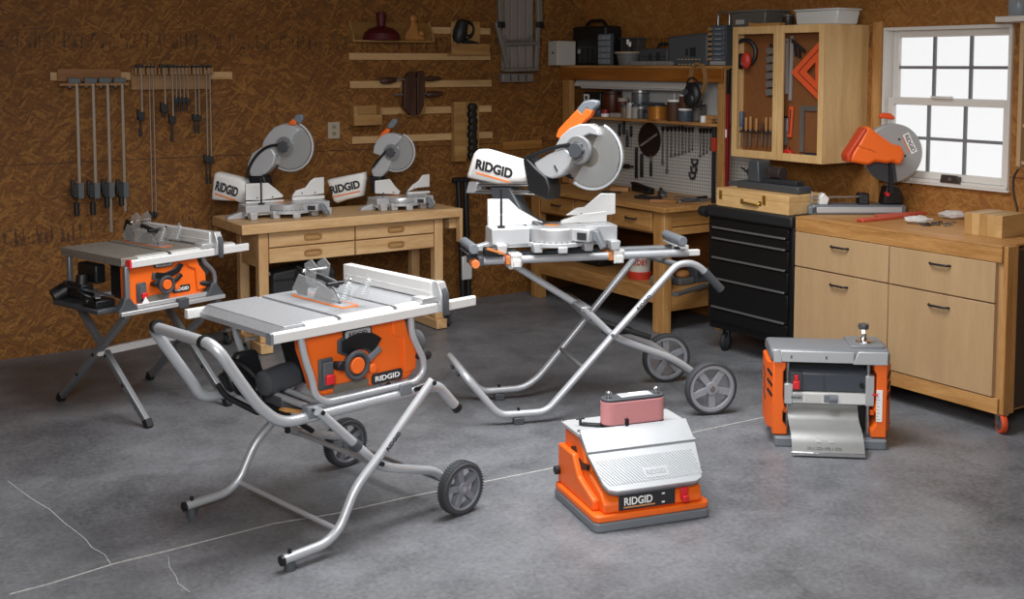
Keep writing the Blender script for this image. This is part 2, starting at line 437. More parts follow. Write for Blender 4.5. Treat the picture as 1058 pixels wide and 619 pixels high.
# saw-cut control joint and hairline cracks in the slab
JNT = mat('joint_filler', '#a9a8a4', .8, noise=.25, nscale=60)
pts = [at(*p, z=0) for p in ((10, 614), (49, 604), (120, 582), (170, 570), (283, 541), (345, 531), (420, 514), (500, 498), (570, 484), (720, 446), (790, 431))]
g = G()
for a, b in zip(pts, pts[1:]): g.bar((a.x, a.y, .0006), (b.x, b.y, .0006), .007, .0016)
struct('trim_1', g, JNT)
g = G(); cr = [(8, 497), (22, 508), (35, 517), (52, 527), (66, 540), (78, 549), (88, 557), (95, 566), (108, 573), (115, 584)]
pts = [at(*p, z=0) for p in cr]
for a, b in zip(pts, pts[1:]): g.bar((a.x, a.y, .0005), (b.x, b.y, .0005), .004, .0014)
cr = [(174, 576), (175, 586), (182, 596), (184, 603), (196, 612)]
pts = [at(*p, z=0) for p in cr]
for a, b in zip(pts, pts[1:]): g.bar((a.x, a.y, .0005), (b.x, b.y, .0005), .003, .0014)
struct('trim_2', g, JNT)

# double-hung window
t = bpy.data.objects.new('window_1', None); COL.objects.link(t); t['kind'] = 'structure'
t.location = (WR, 0, 0)
def sash(y0, y1, z0, z1, x, name):
    fw = .042
    f = obj(name, G().box(x, x+.03, y0+fw, y1-fw, z0, z0+fw).box(x, x+.03, y0+fw, y1-fw, z1-fw, z1).box(x, x+.03, y0, y0+fw, z0, z1).box(x, x+.03, y1-fw, y1, z0, z1), VINYL, t, .004)
    g = G(); a0, a1, c0, c1 = y0+fw, y1-fw, z0+fw, z1-fw
    for k in (1, 2): yy = a0+(a1-a0)*k/3; g.box(x+.006, x+.022, yy-.009, yy+.009, c0, c1)
    zz = (c0+c1)/2; g.box(x+.0065, x+.0215, a0, a1, zz-.009, zz+.009)
    obj('muntins', g, MUNT, t)
    obj('glass', G().box(x+.012, x+.016, a0, a1, c0, c1), GLASS, t)
g = G(); cs = .05
g.box(-.02, .1, wy0, wy0+.02, wz0+.02, wz1-.02).box(-.02, .1, wy1-.02, wy1, wz0+.02, wz1-.02).box(-.02, .1, wy0, wy1, wz1-.02, wz1).box(-.03, .1, wy0, wy1, wz0, wz0+.02)
obj('window_frame', g, VINYL, t, .003)
zm = 1.615
sash(wy0+.02, wy1-.02, zm-.01, wz1-.02, .055, 'upper_sash')
sash(wy0+.02, wy1-.02, wz0+.02, zm+.03, .015, 'lower_sash')
obj('sash_lock', G().box(-.012, .014, 4.22, 4.36, zm+.03, zm+.045), VINYL, t, .004)
obj('sill', G().box(-.03, .0, wy0-.01, wy1+.01, wz0-.012, wz0-.0005), VINYL, t, .003)
obj('sash_lift', G().prism([(4.12, wz0+.012), (4.26, wz0+.012), (4.25, wz0+.06), (4.14, wz0+.06)], 'x', -.040, -.031).box(-.032, .014, 4.15, 4.24, wz0+.022, wz0+.05), mat('dark_lift', '#3d342f', .4), t, .004)
obj('lift_stud', G().cyl((-.044, 4.19, wz0+.036), (-.038, 4.19, wz0+.036), .010), STEEL, t)
# pine boards of the jamb between cabinet and window, and the tall board right of it
struct('trim_3', G().box(WR-.025, WR, wy1+.005, wy1+.075, .99, 2.11), PINEZ, None, .003)
# ------------------------------------------------------------------ furniture
# --- beech workbench at the back wall
bx0, bx1, by0, by1, bz = 2.575, 4.165, 6.92, 7.47, .845
t = thing('workbench', 'long beech workbench with four drawers along the back wall under the wall racks', 'workbench', (3.37, 7.2, 0))
F0 = Vector((3.37, 7.2, 0))
def R(g, x0, x1, y0, y1, z0, z1): return g.box(x0-F0.x, x1-F0.x, y0-F0.y, y1-F0.y, z0, z1)
obj('worktop', R(G(), bx0, bx1, by0, by1, bz-.065, bz), BENCHX, t, .006)
lx = (2.70, 3.985)
for i, x in enumerate(lx):
    for y in (6.965, 7.30):
        obj('leg', R(G(), x, x+.065, y, y+.065, .07, bz-.065), BENCHZ, t, .005)
    obj('foot_rail', R(G(), x-.01, x+.075, 6.93, 7.40, .005, .07), BENCHY, t, .005)
    obj('end_rail', R(G(), x+.01, x+.05, 7.03, 7.30, .55, bz-.065), BENCHY, t, .003)
obj('stretcher', R(G(), lx[0]+.065, lx[1], 7.14, 7.18, .14, .25), BENCHX, t, .004)
obj('drawer_case', R(G(), 2.765, 3.985, 7.0, 7.40, .572, bz-.065), BENCHX, t)
dx = ((2.772, 3.372), (3.382, 3.978)); dz = ((.578, .672), (.680, .778))
for x0, x1 in dx:
    for z0, z1 in dz:
        d = obj('drawer', R(G(), x0, x1, 6.968, 6.999, z0, z1), BENCHX, t, .004)
        cx, cz = (x0+x1)/2-F0.x, (z0+z1)/2
        pr_ = [(cx+.062*math.copysign(1, math.cos(a))*abs(math.cos(a))**.4, cz+.021*math.copysign(1, math.sin(a))*abs(math.sin(a))**.6) for a in [2*PI*k/24 for k in range(24)]]
        pi_ = [(cx+(p[0]-cx)*.8, cz+(p[1]-cz)*.62) for p in pr_]
        g = G(); y = 6.968-F0.y
        A = [g._v((p[0], y-.008, p[1])) for p in pr_]; B = [g._v((p[0], y+.004, p[1])) for p in pr_]
        C_ = [g._v((p[0], y-.008, p[1])) for p in pi_]; D_ = [g._v((p[0], y+.004, p[1])) for p in pi_]
        for k in range(24):
            j = (k+1) % 24
            g.bm.faces.new((A[k], A[j], C_[j], C_[k])); g.bm.faces.new((A[j], A[k], B[k], B[j])); g.bm.faces.new((C_[k], C_[j], D_[j], D_[k]))
        h = obj('pull', g, wood_mat('pull_wood', '#8a6236', '#a87c48', 'X', 9, False), d)
        obj('recess', G().prism(pi_, 'y', y-.0015, y+.001), mat('pull_recess', '#a98352', .6), d)
obj('vise_jaw', R(G(), bx1+.002, bx1+.026, 6.93, 6.985, .60, bz-.005), BENCHZ, t, .004)
obj('tail_vise', R(G(), bx1-.05, bx1+.028, 6.99, 7.40, bz-.15, bz-.066), BENCHY, t, .004)
def caster(g_w, name, par, c, r, m_w, m_f, yaw=0.0, h=.11):
    """swivel caster hanging under a point at height h"""
    M = Matrix.Translation(Vector(c)) @ RZ(yaw)
    k = obj(name, G(M).box(-.03, .03, -.03, .03, h-.008, h).prism([(-.025, h-.008), (.025, h-.008), (r*.5, r-.01), (r*.2, r-.01)], 'y', -.022, -.018).prism([(-.025, h-.008), (.025, h-.008), (r*.5, r-.01), (r*.2, r-.01)], 'y', .018, .022), m_f, par)
    wv = obj('caster_wheel', G(M).lathe([(r*.55, -.014), (r*.95, -.014), (r, -.008), (r, .008), (r*.95, .014), (r*.55, .014)], (r*.35, 0, r), (0, 1, 0), 20), m_w, k)
    obj('hub', G(M).cyl((r*.35, -.0155, r), (r*.35, .0155, r), r*.70), DGREY, k)
    return k
for x in (2.70-.09, 3.985+.11):
    for y in (6.99, 7.33):
        caster(0, 'caster', t, (x-F0.x, y-F0.y, 0), .038, RUBBER, STEEL, 40, .10)
        obj('caster_arm', R(G(), min(x, x+.02)-.01, max(x, x+.02)+.05 if x < 3 else x, y-.02, y+.02, .10, .112) if x < 3 else R(G(), x-.05, x+.02, y-.02, y+.02, .10, .112), STEEL, t)
# black case on the stretcher of the bench, behind the front saw
c0 = at(277, 301, y=7.15); c1 = at(322, 271, y=7.15)
t = thing('tool_case', 'black hard tool case with steel corner studs on a board under the back workbench', 'case', (0, 0, 0))
z0 = .252; zt = c1.z-.0
g = G().prism([(c0.x, z0), (c0.x, zt-.05), (c0.x+.015, zt-.03), (c1.x-.02, zt), (c1.x+.10, zt-.01), (c1.x+.13, zt-.05), (c1.x+.13, z0)], 'y', 7.06, 7.25)
obj('shell', g, mat('case_black', '#26282a', .55), t, .012)
obj('lid_seam', G().box(c0.x-.001, c1.x+.131, 7.055, 7.07, zt-.085, zt-.075), BLACK, t)
for px in ((277, 283), (319, 277)):
    p = at(*px, y=7.055); obj('stud', G().cyl((p.x, 7.045, p.z), (p.x, 7.06, p.z), .013), STEEL, t)

# --- pegboard bench in the corner
ty0, ty1, tx0, tz = 5.95, 7.60, 5.20, .877
t = thing('corner_bench', 'rough pine bench with plank top in the corner below the white pegboard', 'workbench', (5.5, 6.8, 0)); F0 = Vector((5.5, 6.8, 0))
obj('worktop', R(G(), tx0-.03, WR, ty0-.03, ty1, tz-.035, tz), PINEY, t, .004)
for y in (5.955, 7.44):
    obj('leg', R(G(), tx0, tx0+.07, y, y+.115, 0, tz-.035), PINEZ, t, .004)
    obj('leg', R(G(), WR-.10, WR-.03, y, y+.09, 0, tz-.035), PINEZ, t, .004)
obj('apron', R(G(), tx0+.02, tx0+.06, 6.07, 7.44, .68, tz-.035), PINEY, t, .003)
for k, (a, b) in enumerate(((6.09, 6.52), (6.54, 6.97), (6.99, 7.42))):
    d = obj('drawer', R(G(), tx0-.002, tx0+.02, a, b, .695, .83), PINEY, t, .004)
    y = (a+b)/2-F0.y
    obj('pull', G().tube([(tx0-F0.x-.002, y-.06, .772), (tx0-F0.x-.02, y-.05, .765), (tx0-F0.x-.02, y+.05, .765), (tx0-F0.x-.002, y+.06, .772)], .006, .015), BLACK, d)
obj('end_rail', R(G(), tx0+.07, WR-.1, 5.965, 6.0, .735, tz-.035), PINEX, t, .003)
obj('end_slat', R(G(), tx0+.07, WR-.1, 5.962, 6.0, .675, .728), PINEX, t, .003)
obj('shelf_rail', R(G(), tx0+.0, tx0+.04, 6.07, 7.44, .20, .31), PINEY, t, .003)
obj('shelf_end_rail', R(G(), tx0+.07, WR-.1, 5.965, 6.0, .15, .275), PINEX, t, .003)
obj('lower_shelf', R(G(), tx0+.04, WR-.03, 6.0, 7.5, .27, .29), PINEY, t)
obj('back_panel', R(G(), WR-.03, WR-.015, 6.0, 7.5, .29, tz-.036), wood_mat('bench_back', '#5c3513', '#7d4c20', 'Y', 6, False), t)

# --- hutch with posts, header, shelf and pegboard
HX = 5.62
hy0, hy1 = at(748.5, 66, x=HX).y, WB-.02
t = thing('hutch', 'open pine hutch with header beam and white pegboard standing on the corner bench', 'shelf', (5.7, 6.7, tz)); F0 = Vector((5.7, 6.7, tz))
def R(g, x0, x1, y0, y1, z0, z1): return g.box(x0-F0.x, x1-F0.x, y0-F0.y, y1-F0.y, z0-F0.z, z1-F0.z)
HTOP = 1.838
obj('post', R(G(), HX, HX+.05, hy0, hy0+.062, 0, HTOP-.02), PINEZ, t, .003)
obj('post', R(G(), HX, HX+.05, hy1-.10, hy1, tz, HTOP-.02), PINEZ, t, .003)
obj('header', R(G(), HX-.02, HX, hy0+.0, hy1, HTOP-.115, HTOP-.02), wood_mat('header_pine', '#82490f', '#a5672a', 'Y', 8), t, .003)
obj('top_board', R(G(), HX-.022, WR, hy0, hy1, HTOP-.02, HTOP), PINEY, t, .003)
sz = at(741, 128, x=HX).z
obj('shelf', R(G(), HX+.002, WR, hy0+.02, hy1-.02, sz-.022, sz), PINEY, t, .003)
obj('back_panel', R(G(), WR-.012, WR, hy0+.02, 7.38, sz, HTOP-.03), mat('white_back_panel', '#cfcfcb', .6), t)
# pegboard with holes
def peg_mat():
    m = bpy.data.materials.new('pegboard'); m.use_nodes = True
    nt = m.node_tree; N = nt.nodes; L = nt.links; b = N['Principled BSDF']
    tc = N.new('ShaderNodeTexCoord'); sp = N.new('ShaderNodeSeparateXYZ'); L.new(tc.outputs['Object'], sp.inputs[0])
    sq = []
    for ax in ('Y', 'Z'):
        a = N.new('ShaderNodeMath'); a.operation = 'MULTIPLY'; a.inputs[1].default_value = 1/.0254; L.new(sp.outputs[ax], a.inputs[0])
        f = N.new('ShaderNodeMath'); f.operation = 'FRACT'; L.new(a.outputs[0], f.inputs[0])
        s = N.new('ShaderNodeMath'); s.operation = 'SUBTRACT'; s.inputs[1].default_value = .5; L.new(f.outputs[0], s.inputs[0])
        q = N.new('ShaderNodeMath'); q.operation = 'MULTIPLY'; L.new(s.outputs[0], q.inputs[0]); L.new(s.outputs[0], q.inputs[1]); sq.append(q.outputs[0])
    ad = N.new('ShaderNodeMath'); ad.operation = 'ADD'; L.new(sq[0], ad.inputs[0]); L.new(sq[1], ad.inputs[1])
    lt = N.new('ShaderNodeMath'); lt.operation = 'LESS_THAN'; lt.inputs[1].default_value = .045; L.new(ad.outputs[0], lt.inputs[0])
    mx = N.new('ShaderNodeMix'); mx.data_type = 'RGBA'; L.new(lt.outputs[0], mx.inputs[0])
    mx.inputs[6].default_value = srgb('#bdbbb5'); mx.inputs[7].default_value = srgb('#55504a')
    L.new(mx.outputs[2], b.inputs['Base Color']); b.inputs['Roughness'].default_value = .6
    return m
obj('pegboard', R(G(), WR-.012, WR-.001, 5.66, 7.66, tz+.001, sz-.024), peg_mat(), t)
lp0, lp1 = at(599, 88, x=HX+.1), at(713, 88, x=HX+.1)
t2 = thing('shop_light', 'long white shop light fixed under the header of the corner hutch', 'light', (HX+.10, (lp0.y+lp1.y)/2, 1.70))
L_ = abs(lp0.y-lp1.y)/2
obj('housing', G().prism([(-.06, -.03), (.06, -.03), (.035, .022), (-.035, .022)], 'y', -L_, L_), mat('light_white', '#d5d2cb', .5), t2, .003)
for k in (-1, 1): obj('bracket', G().box(-.015, .015, k*L_*.6-.015, k*L_*.6+.015, .022, .118), STEEL, t2)
obj('tube', G().cyl((0, -L_+.03, -.036), (0, L_-.03, -.036), .012), mat('unlit_tube', '#e8e8e6', .4), t2)

# --- black tool chest
cy0, cy1 = 4.775, 5.50; CXF = 5.17
t = thing('tool_chest', 'tall black steel tool chest with six chrome-edged drawers beside the wooden drawer cabinet', 'tool chest', (5.5, 5.13, 0)); F0 = Vector((5.5, 5.13, 0))
BSTEEL = mat('black_powder_coat', '#101112', .42, .2)
obj('body', R(G(), CXF+.012, 5.80, cy0, cy1, .19, .93), BSTEEL, t, .006)
obj('top_tray', R(G(), CXF-.012, 5.80, cy0-.004, cy1+.004, .875, .945), mat('chest_top', '#1b1c1d', .55), t, .012)
obj('push_handle', G().tube([(CXF-.0-F0.x, cy1+.004-F0.y, .89), (CXF-F0.x, cy1+.07-F0.y, .90), (5.7-F0.x, cy1+.07-F0.y, .90), (5.7-F0.x, cy1+.004-F0.y, .89)], .03, .05), mat('chest_top', '#1b1c1d', .55), t)
edges = [at(739, v, x=CXF).z for v in (236.0, 247, 267, 288.5, 318)]
zs = [.868] + edges + [.20]
for k in range(6):
    z1, z0 = zs[k]-.006, zs[k+1]+.006
    d = obj('drawer', R(G(), CXF, CXF+.012, cy0+.03, cy1-.03, z0, z1), BSTEEL, t, .003)
    if k < 5:
        obj('drawer_trim', R(G(), CXF-.012, CXF, cy0+.05, cy1-.05, z0-.004, z0+.008), mat('chest_trim', '#8e8f90', .3, .7), d, .002)
obj('base_frame', R(G(), CXF+.02, 5.78, cy0+.01, cy1-.01, .15, .19), BSTEEL, t)
for x in (5.27, 5.70):
    for y in (cy0+.09, cy1-.09):
        caster(0, 'caster', t, (x-F0.x, y-F0.y, 0), .06, RUBBER, STEEL, 200, .15)

# --- plywood drawer cabinet under the window
ky0, ky1, kz = 3.40, 4.752, .95
t = thing('drawer_cabinet', 'tan drawer cabinet on orange-wheeled casters under the window with pine top edge', 'cabinet', (5.5, 4.07, 0)); F0 = Vector((5.5, 4.07, 0))
obj('carcass', R(G(), CXF+.02, WR-.02, ky0, ky1, .10, kz-.03), wood_mat('carcass_ply', '#9c7447', '#b98f5f', 'Z', 6), t)
obj('worktop', R(G(), CXF, WR-.005, ky0, ky1, kz-.012, kz), PINEY, t, .002)
obj('front_rail', R(G(), CXF, CXF+.02, ky0, ky1, kz-.085, kz-.0125), PINEY, t, .002)
obj('kick_rail', R(G(), CXF, CXF+.02, ky0, ky1, .10, .178), PINEY, t, .002)
obj('end_board', R(G(), CXF+.012, CXF+.10, ky0-.026, ky0-.002, .10, kz-.002), PINEZ, t, .002)
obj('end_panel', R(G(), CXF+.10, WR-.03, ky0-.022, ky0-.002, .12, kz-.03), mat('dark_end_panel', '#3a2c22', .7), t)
for a, b, zz in ((3.43, 4.070, (.184, .652)), (3.43, 4.070, (.660, .862)), (4.076, 4.748, (.184, .652)), (4.076, 4.748, (.660, .862))):
    d = obj('drawer', R(G(), CXF-.004, CXF+.019, a, b, *zz), PLY, t, .002)
    y = (a+b)/2-F0.y; z = zz[1]-.052 if zz[0] > .5 else zz[1]-.062
    x = CXF-.004-F0.x
    obj('bow_handle', G().tube([(x, y-.062, z), (x-.022, y-.05, z), (x-.022, y+.05, z), (x, y+.062, z)], .006, .02), BLACK, d)
ORW = mat('orange_wheel', '#c8481d', .5)
for x in (CXF+.05, 5.76):
    for y in (ky0+.015, ky1-.12):
        caster(0, 'caster', t, (x-F0.x, y-F0.y, 0), .052, ORW, STEEL, 235, .10)
# --- wall cabinet with two framed doors
QX = 5.47
qy0, qy1 = at(850, 100, x=QX).y, at(756, 100, x=QX).y
qz0, qz1 = 1.238, 2.092
t = thing('wall_cabinet', 'pale birch wall cabinet with two framed doors and tools inside, left of the window', 'cabinet', (5.67, (qy0+qy1)/2, qz0)); F0 = Vector((5.67, (qy0+qy1)/2, qz0))
def R(g, x0, x1, y0, y1, z0, z1): return g.box(x0-F0.x, x1-F0.x, y0-F0.y, y1-F0.y, z0-F0.z, z1-F0.z)
obj('side_panel', R(G(), QX+.02, WR, qy0, qy0+.018, qz0, qz1), CABZ, t, .002)
obj('side_panel', R(G(), QX+.02, WR, qy1-.018, qy1, qz0, qz1), CABZ, t, .002)
obj('bottom_panel', R(G(), QX+.02, WR, qy0+.018, qy1-.018, qz0, qz0+.018), CABY, t, .002)
obj('top_panel', R(G(), QX+.02, WR, qy0+.018, qy1-.018, qz1-.018, qz1), CABY, t, .002)
obj('back_board', R(G(), QX+.09, QX+.10, qy0+.018, qy1-.018, qz0+.018, qz1-.018), mat('brown_hardboard', '#7a4a22', .7, 0, .1, 40), t)
ym = at(803, 100, x=QX).y
for a, b in ((qy0, ym-.002), (ym+.002, qy1)):
    f = .055
    f = .05; g = R(G(), QX, QX+.019, a+f*.8, b-f*.8, qz0, qz0+f); R(g, QX, QX+.019, a+f*.8, b-f*.8, qz1-f, qz1); R(g, QX, QX+.019, a, a+f*.8, qz0, qz1); R(g, QX, QX+.019, b-f*.8, b, qz0, qz1)
    obj('door', g, CABZ, t, .003)
# board shelf right of the window, at the edge of the view
p = at(1052, 60, x=WR-.1)
t = thing('window_side_shelf', 'narrow tan board shelf at the right edge of the window holding a jar on top', 'shelf', (0, 0, 0))
sy = at(1047, 14, x=5.70).y
obj('side_board', G().box(5.70, WR-.001, 3.66, 3.685, 1.30, 2.075), PLY, t, .002)
obj('side_board', G().box(5.70, WR-.001, 3.30, 3.325, 1.30, 2.075), PLY, t, .002)
obj('top_board', G().box(5.66, WR-.001, 3.28, at(1028, 16, x=5.66).y, 2.075, 2.105), mat('white_shelf_board', '#cfc8bd', .5), t, .003)
for z in (1.32, 1.52, 1.75): obj('cross_shelf', G().box(5.71, WR-.001, 3.325, 3.66, z-.01, z+.01), PLY, t, .002)
# ------------------------------------------------------------------ table saws and their stands
def wheel(par, c, ax, r, w, rim_m, spokes=5, phase=.3, name='wheel', lugs=True):
    """tyre with moulded rim and spokes, axle along local y"""
    M = Matrix.Translation(Vector(c))
    g = G(M).lathe([(r*(.80 if lugs else .875), -w/2), (r*.93, -w/2), (r, -w*.3), (r, w*.3), (r*.93, w/2), (r*(.80 if lugs else .875), w/2)], (0, 0, 0), (0, 1, 0), 40, True)
    for k in range(54 if lugs else 0):
        a = 2*PI*k/54; d = Vector((math.cos(a), 0, math.sin(a)))
        g.bar(d*(r*.997)+Vector((0, -w*.42, 0)), d*(r*.997)+Vector((0, w*.42, 0)), (.0045), .004, d)
    t = obj(name, g, mat('tyre_rubber', '#3a3c3f', .7), par)
    ro = .82 if lugs else .88
    hub = G(M).lathe([(r*.74, -w*.46), (r*ro, -w*.46), (r*ro, w*.46), (r*.74, w*.46)], (0, 0, 0), (0, 1, 0), 40, True)
    hub.cyl((0, -w*.46, 0), (0, w*.46, 0), r*.24)
    for k in range(spokes):
        a = phase+2*PI*k/spokes; d = Vector((math.cos(a), 0, math.sin(a)))
        hub.bar(d*(r*.2), d*(r*.77), r*.25, w*.7, (0, 1, 0))
    h = obj('rim', hub, rim_m, t, .002)
    obj('hub_cap', G(M).cyl((0, -w*.52, 0), (0, -w*.40, 0), r*.10).cyl((0, w*.40, 0), (0, w*.52, 0), r*.10), CHROME, t)
    return t

RIM = mat('grey_wheel_rim', '#777b82', .45)

# --- rolling stand of the front saw
SO, SR = (1.92, 4.32), 10.5
t = thing('rolling_stand', 'silver tube rolling stand with two grey wheels under the front table saw', 'stand', (SO[0], SO[1], 0), SR)
stand1 = t
ry = .245
obj('top_frame', G().tube([(.53, -ry, .395), (.435, -ry, .50), (.39, -ry, .508), (-.335, -ry, .508), (-.43, -ry, .59), (-.53, -ry, .735), (-.605, -ry, .852),
                           (-.602, ry, .842), (-.53, ry, .735), (-.43, ry, .585), (-.39, ry, .515), (.39, ry, .508), (.435, ry, .50), (.53, ry, .395)], .0215, .07, 14), mat('silver_painted_tube', '', .3), t)
for s in (-1, 1): obj('end_cap', G().cyl((.524, s*ry, .402), (.542, s*ry, .381), .0225), BLACK, t)
for yy in (-.17, .19): obj('handle_sleeve', G().cyl((-.605, yy-.012, .85), (-.604, yy+.012, .848), .026), BLACK, t)
for s, ya, yb_ in ((-1, -.365, -.308), (1, .355, .300)):
    obj('leg', G().tube([(.30, ya, .575), (.005, ya, .305), (-.085, ya, .235), (-.16, ya, .095), (-.225, ya, .052), (-.415, ya, .045)], .0185, .07, 14), TUBE, t)
    lg = LAST
    obj('foot_pad', G().cyl((-.385, ya, .0), (-.385, ya, .032), .022, .02), DGREY, lg)
    obj('foot_knob', G().cyl((-.385, ya, .06), (-.385, ya, .078), .008), BLACK, lg)
    obj('end_cap', G().cyl((-.424, ya, .0445), (-.412, ya, .045), .0195), BLACK, lg)
    obj('wheel_arm', G().tube([(-.215, yb_, .545), (.075, yb_, .262), (.15, yb_, .235), (.36, yb_, .172), (.42, yb_, .118)], .0185, .05, 14), TUBE, t)
    ar = LAST
    obj('pivot_bolt', G().cyl((.03, ya-.023, .300), (.03, yb_+.02, .300), .009).cyl((-.205, yb_-s*-.022, .54), (-.205, s*ry, .54), .009), BLACK, ar)
    obj('collar', G().cyl((-.055, yb_, .388), (-.03, yb_, .364), .0235), DGREY, ar)
    obj('pivot_bolt', G().cyl((.295, ya-s*-.022, .57), (.295, s*ry, .51), .009), BLACK, lg)
    wheel(t, (.42, s*.40, .1095), 'y', .1095, .05, RIM, 5, .5)
obj('axle', G().cyl((.42, -.42, .1095), (.42, .42, .1095), .009), STEEL, t)
obj('stretcher', G().cyl((-.165, -.365, .085), (-.165, .355, .085), .0105), TUBE, t)
obj('cross_brace', G().cyl((-.20, -.30, .54), (-.20, .30, .54), .013), TUBE, t)
obj('cross_brace', G().cyl((.09, -.30, .255), (.09, .30, .255), .011), TUBE, t)
obj('pedal_bracket', G().box(-.12, -.03, .10, .14, .415, .445).box(-.08, -.065, .11, .13, .33, .42).tube([(-.20, .12, .49), (-.12, .12, .44), (.05, .12, .31)], .011, .04), BLACK, t)
for x in (-.20, .245): obj('saw_clip', G().box(x-.03, x+.03, -ry-.024, -ry+.024, .505, .553), MGREY, t, .005)
for x in (-.20, .245): obj('saw_clip', G().box(x-.03, x+.03, ry-.024, ry+.024, .505, .553), MGREY, t, .005)
# lettering on the front leg
d = Vector((.295, 0, .27)).normalized(); nrm = Vector((-.1, -1, 0))
text('lettering', 'RIDGID', INK, lg if False else [c for c in t.children if c.name.startswith('leg')][0], (.085, -.3845, .378), d, (-d.z, 0, d.x), h=.018, w=.085)

def table_saw(label, loc, rot, z, front, P):
    """jobsite table saw; z is the table height, front the y of its front rail"""
    t = thing('table_saw', label, 'table saw', (loc[0], loc[1], 0), rot)
    x0, x1, yb = P['x0'], P['x1'], P['yb']; yf = front+.025
    # table with two mitre slots and an orange insert
    s1, s2 = P['slots']; sw = .011
    g = G()
    for a, b in ((x0, s1-sw), (s1+sw, s2-sw), (s2+sw, x1)): g.box(a, b, yf, yb, z-.026, z)
    g.box(x0, x1, yf, yb, z-.042, z-.026)
    obj('table_top', g, P.get('tm', TABLE), t, .002)
    g = G()
    for a, b in ((x0+.09, s1-sw), (s1+sw, s2-sw), (s2+sw, x1)): g.prism([(yf-.012, z-.006), (yf, z-.001), (yf+.02, z+.0015), (yf+.02, z-.004), (yf-.012, z-.012)], 'x', a, b)
    obj('front_lip', g, ALUW, t)
    if P.get('wing'):
        obj('side_wing', G().prism([(x0-.002, z-.003), (x0-.03, z-.03), (x0-.03, z-.05), (x0, z-.05)], 'y', yf, yb), P.get('tm', TABLE), t)
    bx = P['blade']
    obj('table_insert', G().prism([(bx-.035, -.12), (bx+.035, -.12), (bx+.045, -.10), (bx+.045, .24), (bx+.035, .26), (bx-.035, .26), (bx-.045, .24), (bx-.045, -.10)], 'z', z+.0005, z+.0025), mat('orange_insert', '#d8702e', .5), t)
    obj('insert_plate', G().box(bx-.032, bx+.032, -.10, .24, z+.0025, z+.0035), TABLE, t)
    # rails and fence
    r0, r1 = P['rail']
    obj('front_rail', G().prism([(front-.012, z-.05), (front+.02, z-.05), (front+.02, z-.012), (front-.004, z-.008), (front-.012, z-.014)], 'x', r0, r1), ALUW, t, .003)
    obj('rail_cap', G().prism([(front-.014, z-.052), (front+.022, z-.052), (front+.022, z-.010), (front-.004, z-.006), (front-.014, z-.012)], 'x', r0-.012, r0), MGREY if not P.get('redcap') else RED, t)
    obj('rear_rail', G().box(P['rrail'][0], P['rrail'][1], yb+.002, yb+.03, z-.05, z-.012), ALUW, t, .003)
    fx = P['fence']
    f = obj('rip_fence', G().box(fx-.022, fx+.022, front+.02, yb+.04, z+.004, z+.075).box(fx-.024, fx+.024, front+.02, yb+.04, z+.030, z+.034), ALUW, t, .003)
    obj('fence_head', G().box(fx-.085, fx+.035, front-.002, front+.07, z-.006, z+.018).prism([(front+.03, z-.01), (front+.03, z+.078), (front-.01, z+.078), (front-.035, z+.03), (front-.035, z-.045), (front-.018, z-.045), (front-.018, z-.004)], 'x', fx-.012, fx+.03), ALU, f, .003)
    obj('fence_lever', G().prism([(front-.028, z+.055), (front-.048, z+.025), (front-.048, z-.06), (front-.034, z-.06), (front-.030, z+.01)], 'x', fx-.004, fx+.022), DGREY, f, .003)
    # clear blade guard, splitter and pawls
    gd = obj('blade_guard', G().prism([(.02-.10, z+.012), (.05-.10, z+.06), (.10-.05, z+.085), (.20, z+.10), (.25, z+.03), (.22, z+.012)], 'x', bx-.040, bx-.036).prism([(-.08, z+.012), (-.05, z+.06), (.05, z+.085), (.20, z+.10), (.25, z+.03), (.22, z+.012)], 'x', bx+.036, bx+.040)
             .prism([(-.16, z+.03), (-.19, z+.10), (-.16, z+.135), (-.13, z+.10), (-.05, z+.03)], 'x', bx+.046, bx+.050).prism([(-.16, z+.03), (-.19, z+.10), (-.16, z+.135), (-.13, z+.10), (-.05, z+.03)], 'x', bx-.052, bx-.048)
             .prism([(.08, z+.07), (.06, z+.15), (.10, z+.175), (.15, z+.15), (.14, z+.07)], 'x', bx+.02, bx+.024).prism([(.08, z+.07), (.06, z+.15), (.10, z+.175), (.15, z+.15), (.14, z+.07)], 'x', bx-.044, bx-.04), CLEAR, t)
    obj('guard_frame', G().tube([(bx, .23, z+.06), (bx, .12, z+.10), (bx, -.02, z+.075)], .011, .04).tube([(bx+.045, -.02, z+.085), (bx-.05, -.02, z+.085)], .009, .02), BLACK, gd)
    obj('guard_pin', G().cyl((bx+.05, -.03, z+.09), (bx+.058, -.03, z+.09), .012).ball((bx+.0, .22, z+.105), .010).cyl((bx-.055, .10, z+.13), (bx+.03, .10, z+.13), .005), CHROME, gd)
    g = G()
    for q in range(7):
        g.bar((bx+.051, -.175+.006*q, z+.11-.011*q), (bx+.053, -.155+.006*q, z+.112-.011*q), .008, .004)
        g.bar((bx-.049, -.175+.006*q, z+.11-.011*q), (bx-.047, -.155+.006*q, z+.112-.011*q), .008, .004)
    obj('guard_latch_print', g, WPRINT, gd)
    rk = obj('riving_knife', G().prism([(.20, z), (.27, z), (.30, z+.06), (.27, z+.12), (.22, z+.11), (.19, z+.05)], 'x', bx-.002, bx+.002), BLACK, t)
    sb = obj('saw_blade', G().prism([(.05+.105*math.cos(a), z-.035+.105*math.sin(a)) for a in [2*PI*k/60 for k in range(60)]], 'x', bx-.0012, bx+.0012), STEEL, t)
    # orange cabinet
    py = front+P.get('pin', .035)
    cab = obj('cabinet', G().prism(P['panel'], 'y', py, py+.075), ORANGE, t, .012)
    obj('inner_housing', G().prism([(p[0]*.80+.03, p[1]) for p in P['panel']], 'y', py+.076, py+.30), mat('housing_black', '#202124', .5), t, .01)
    pz = P['pc']                                  # handwheel centre (x, z)
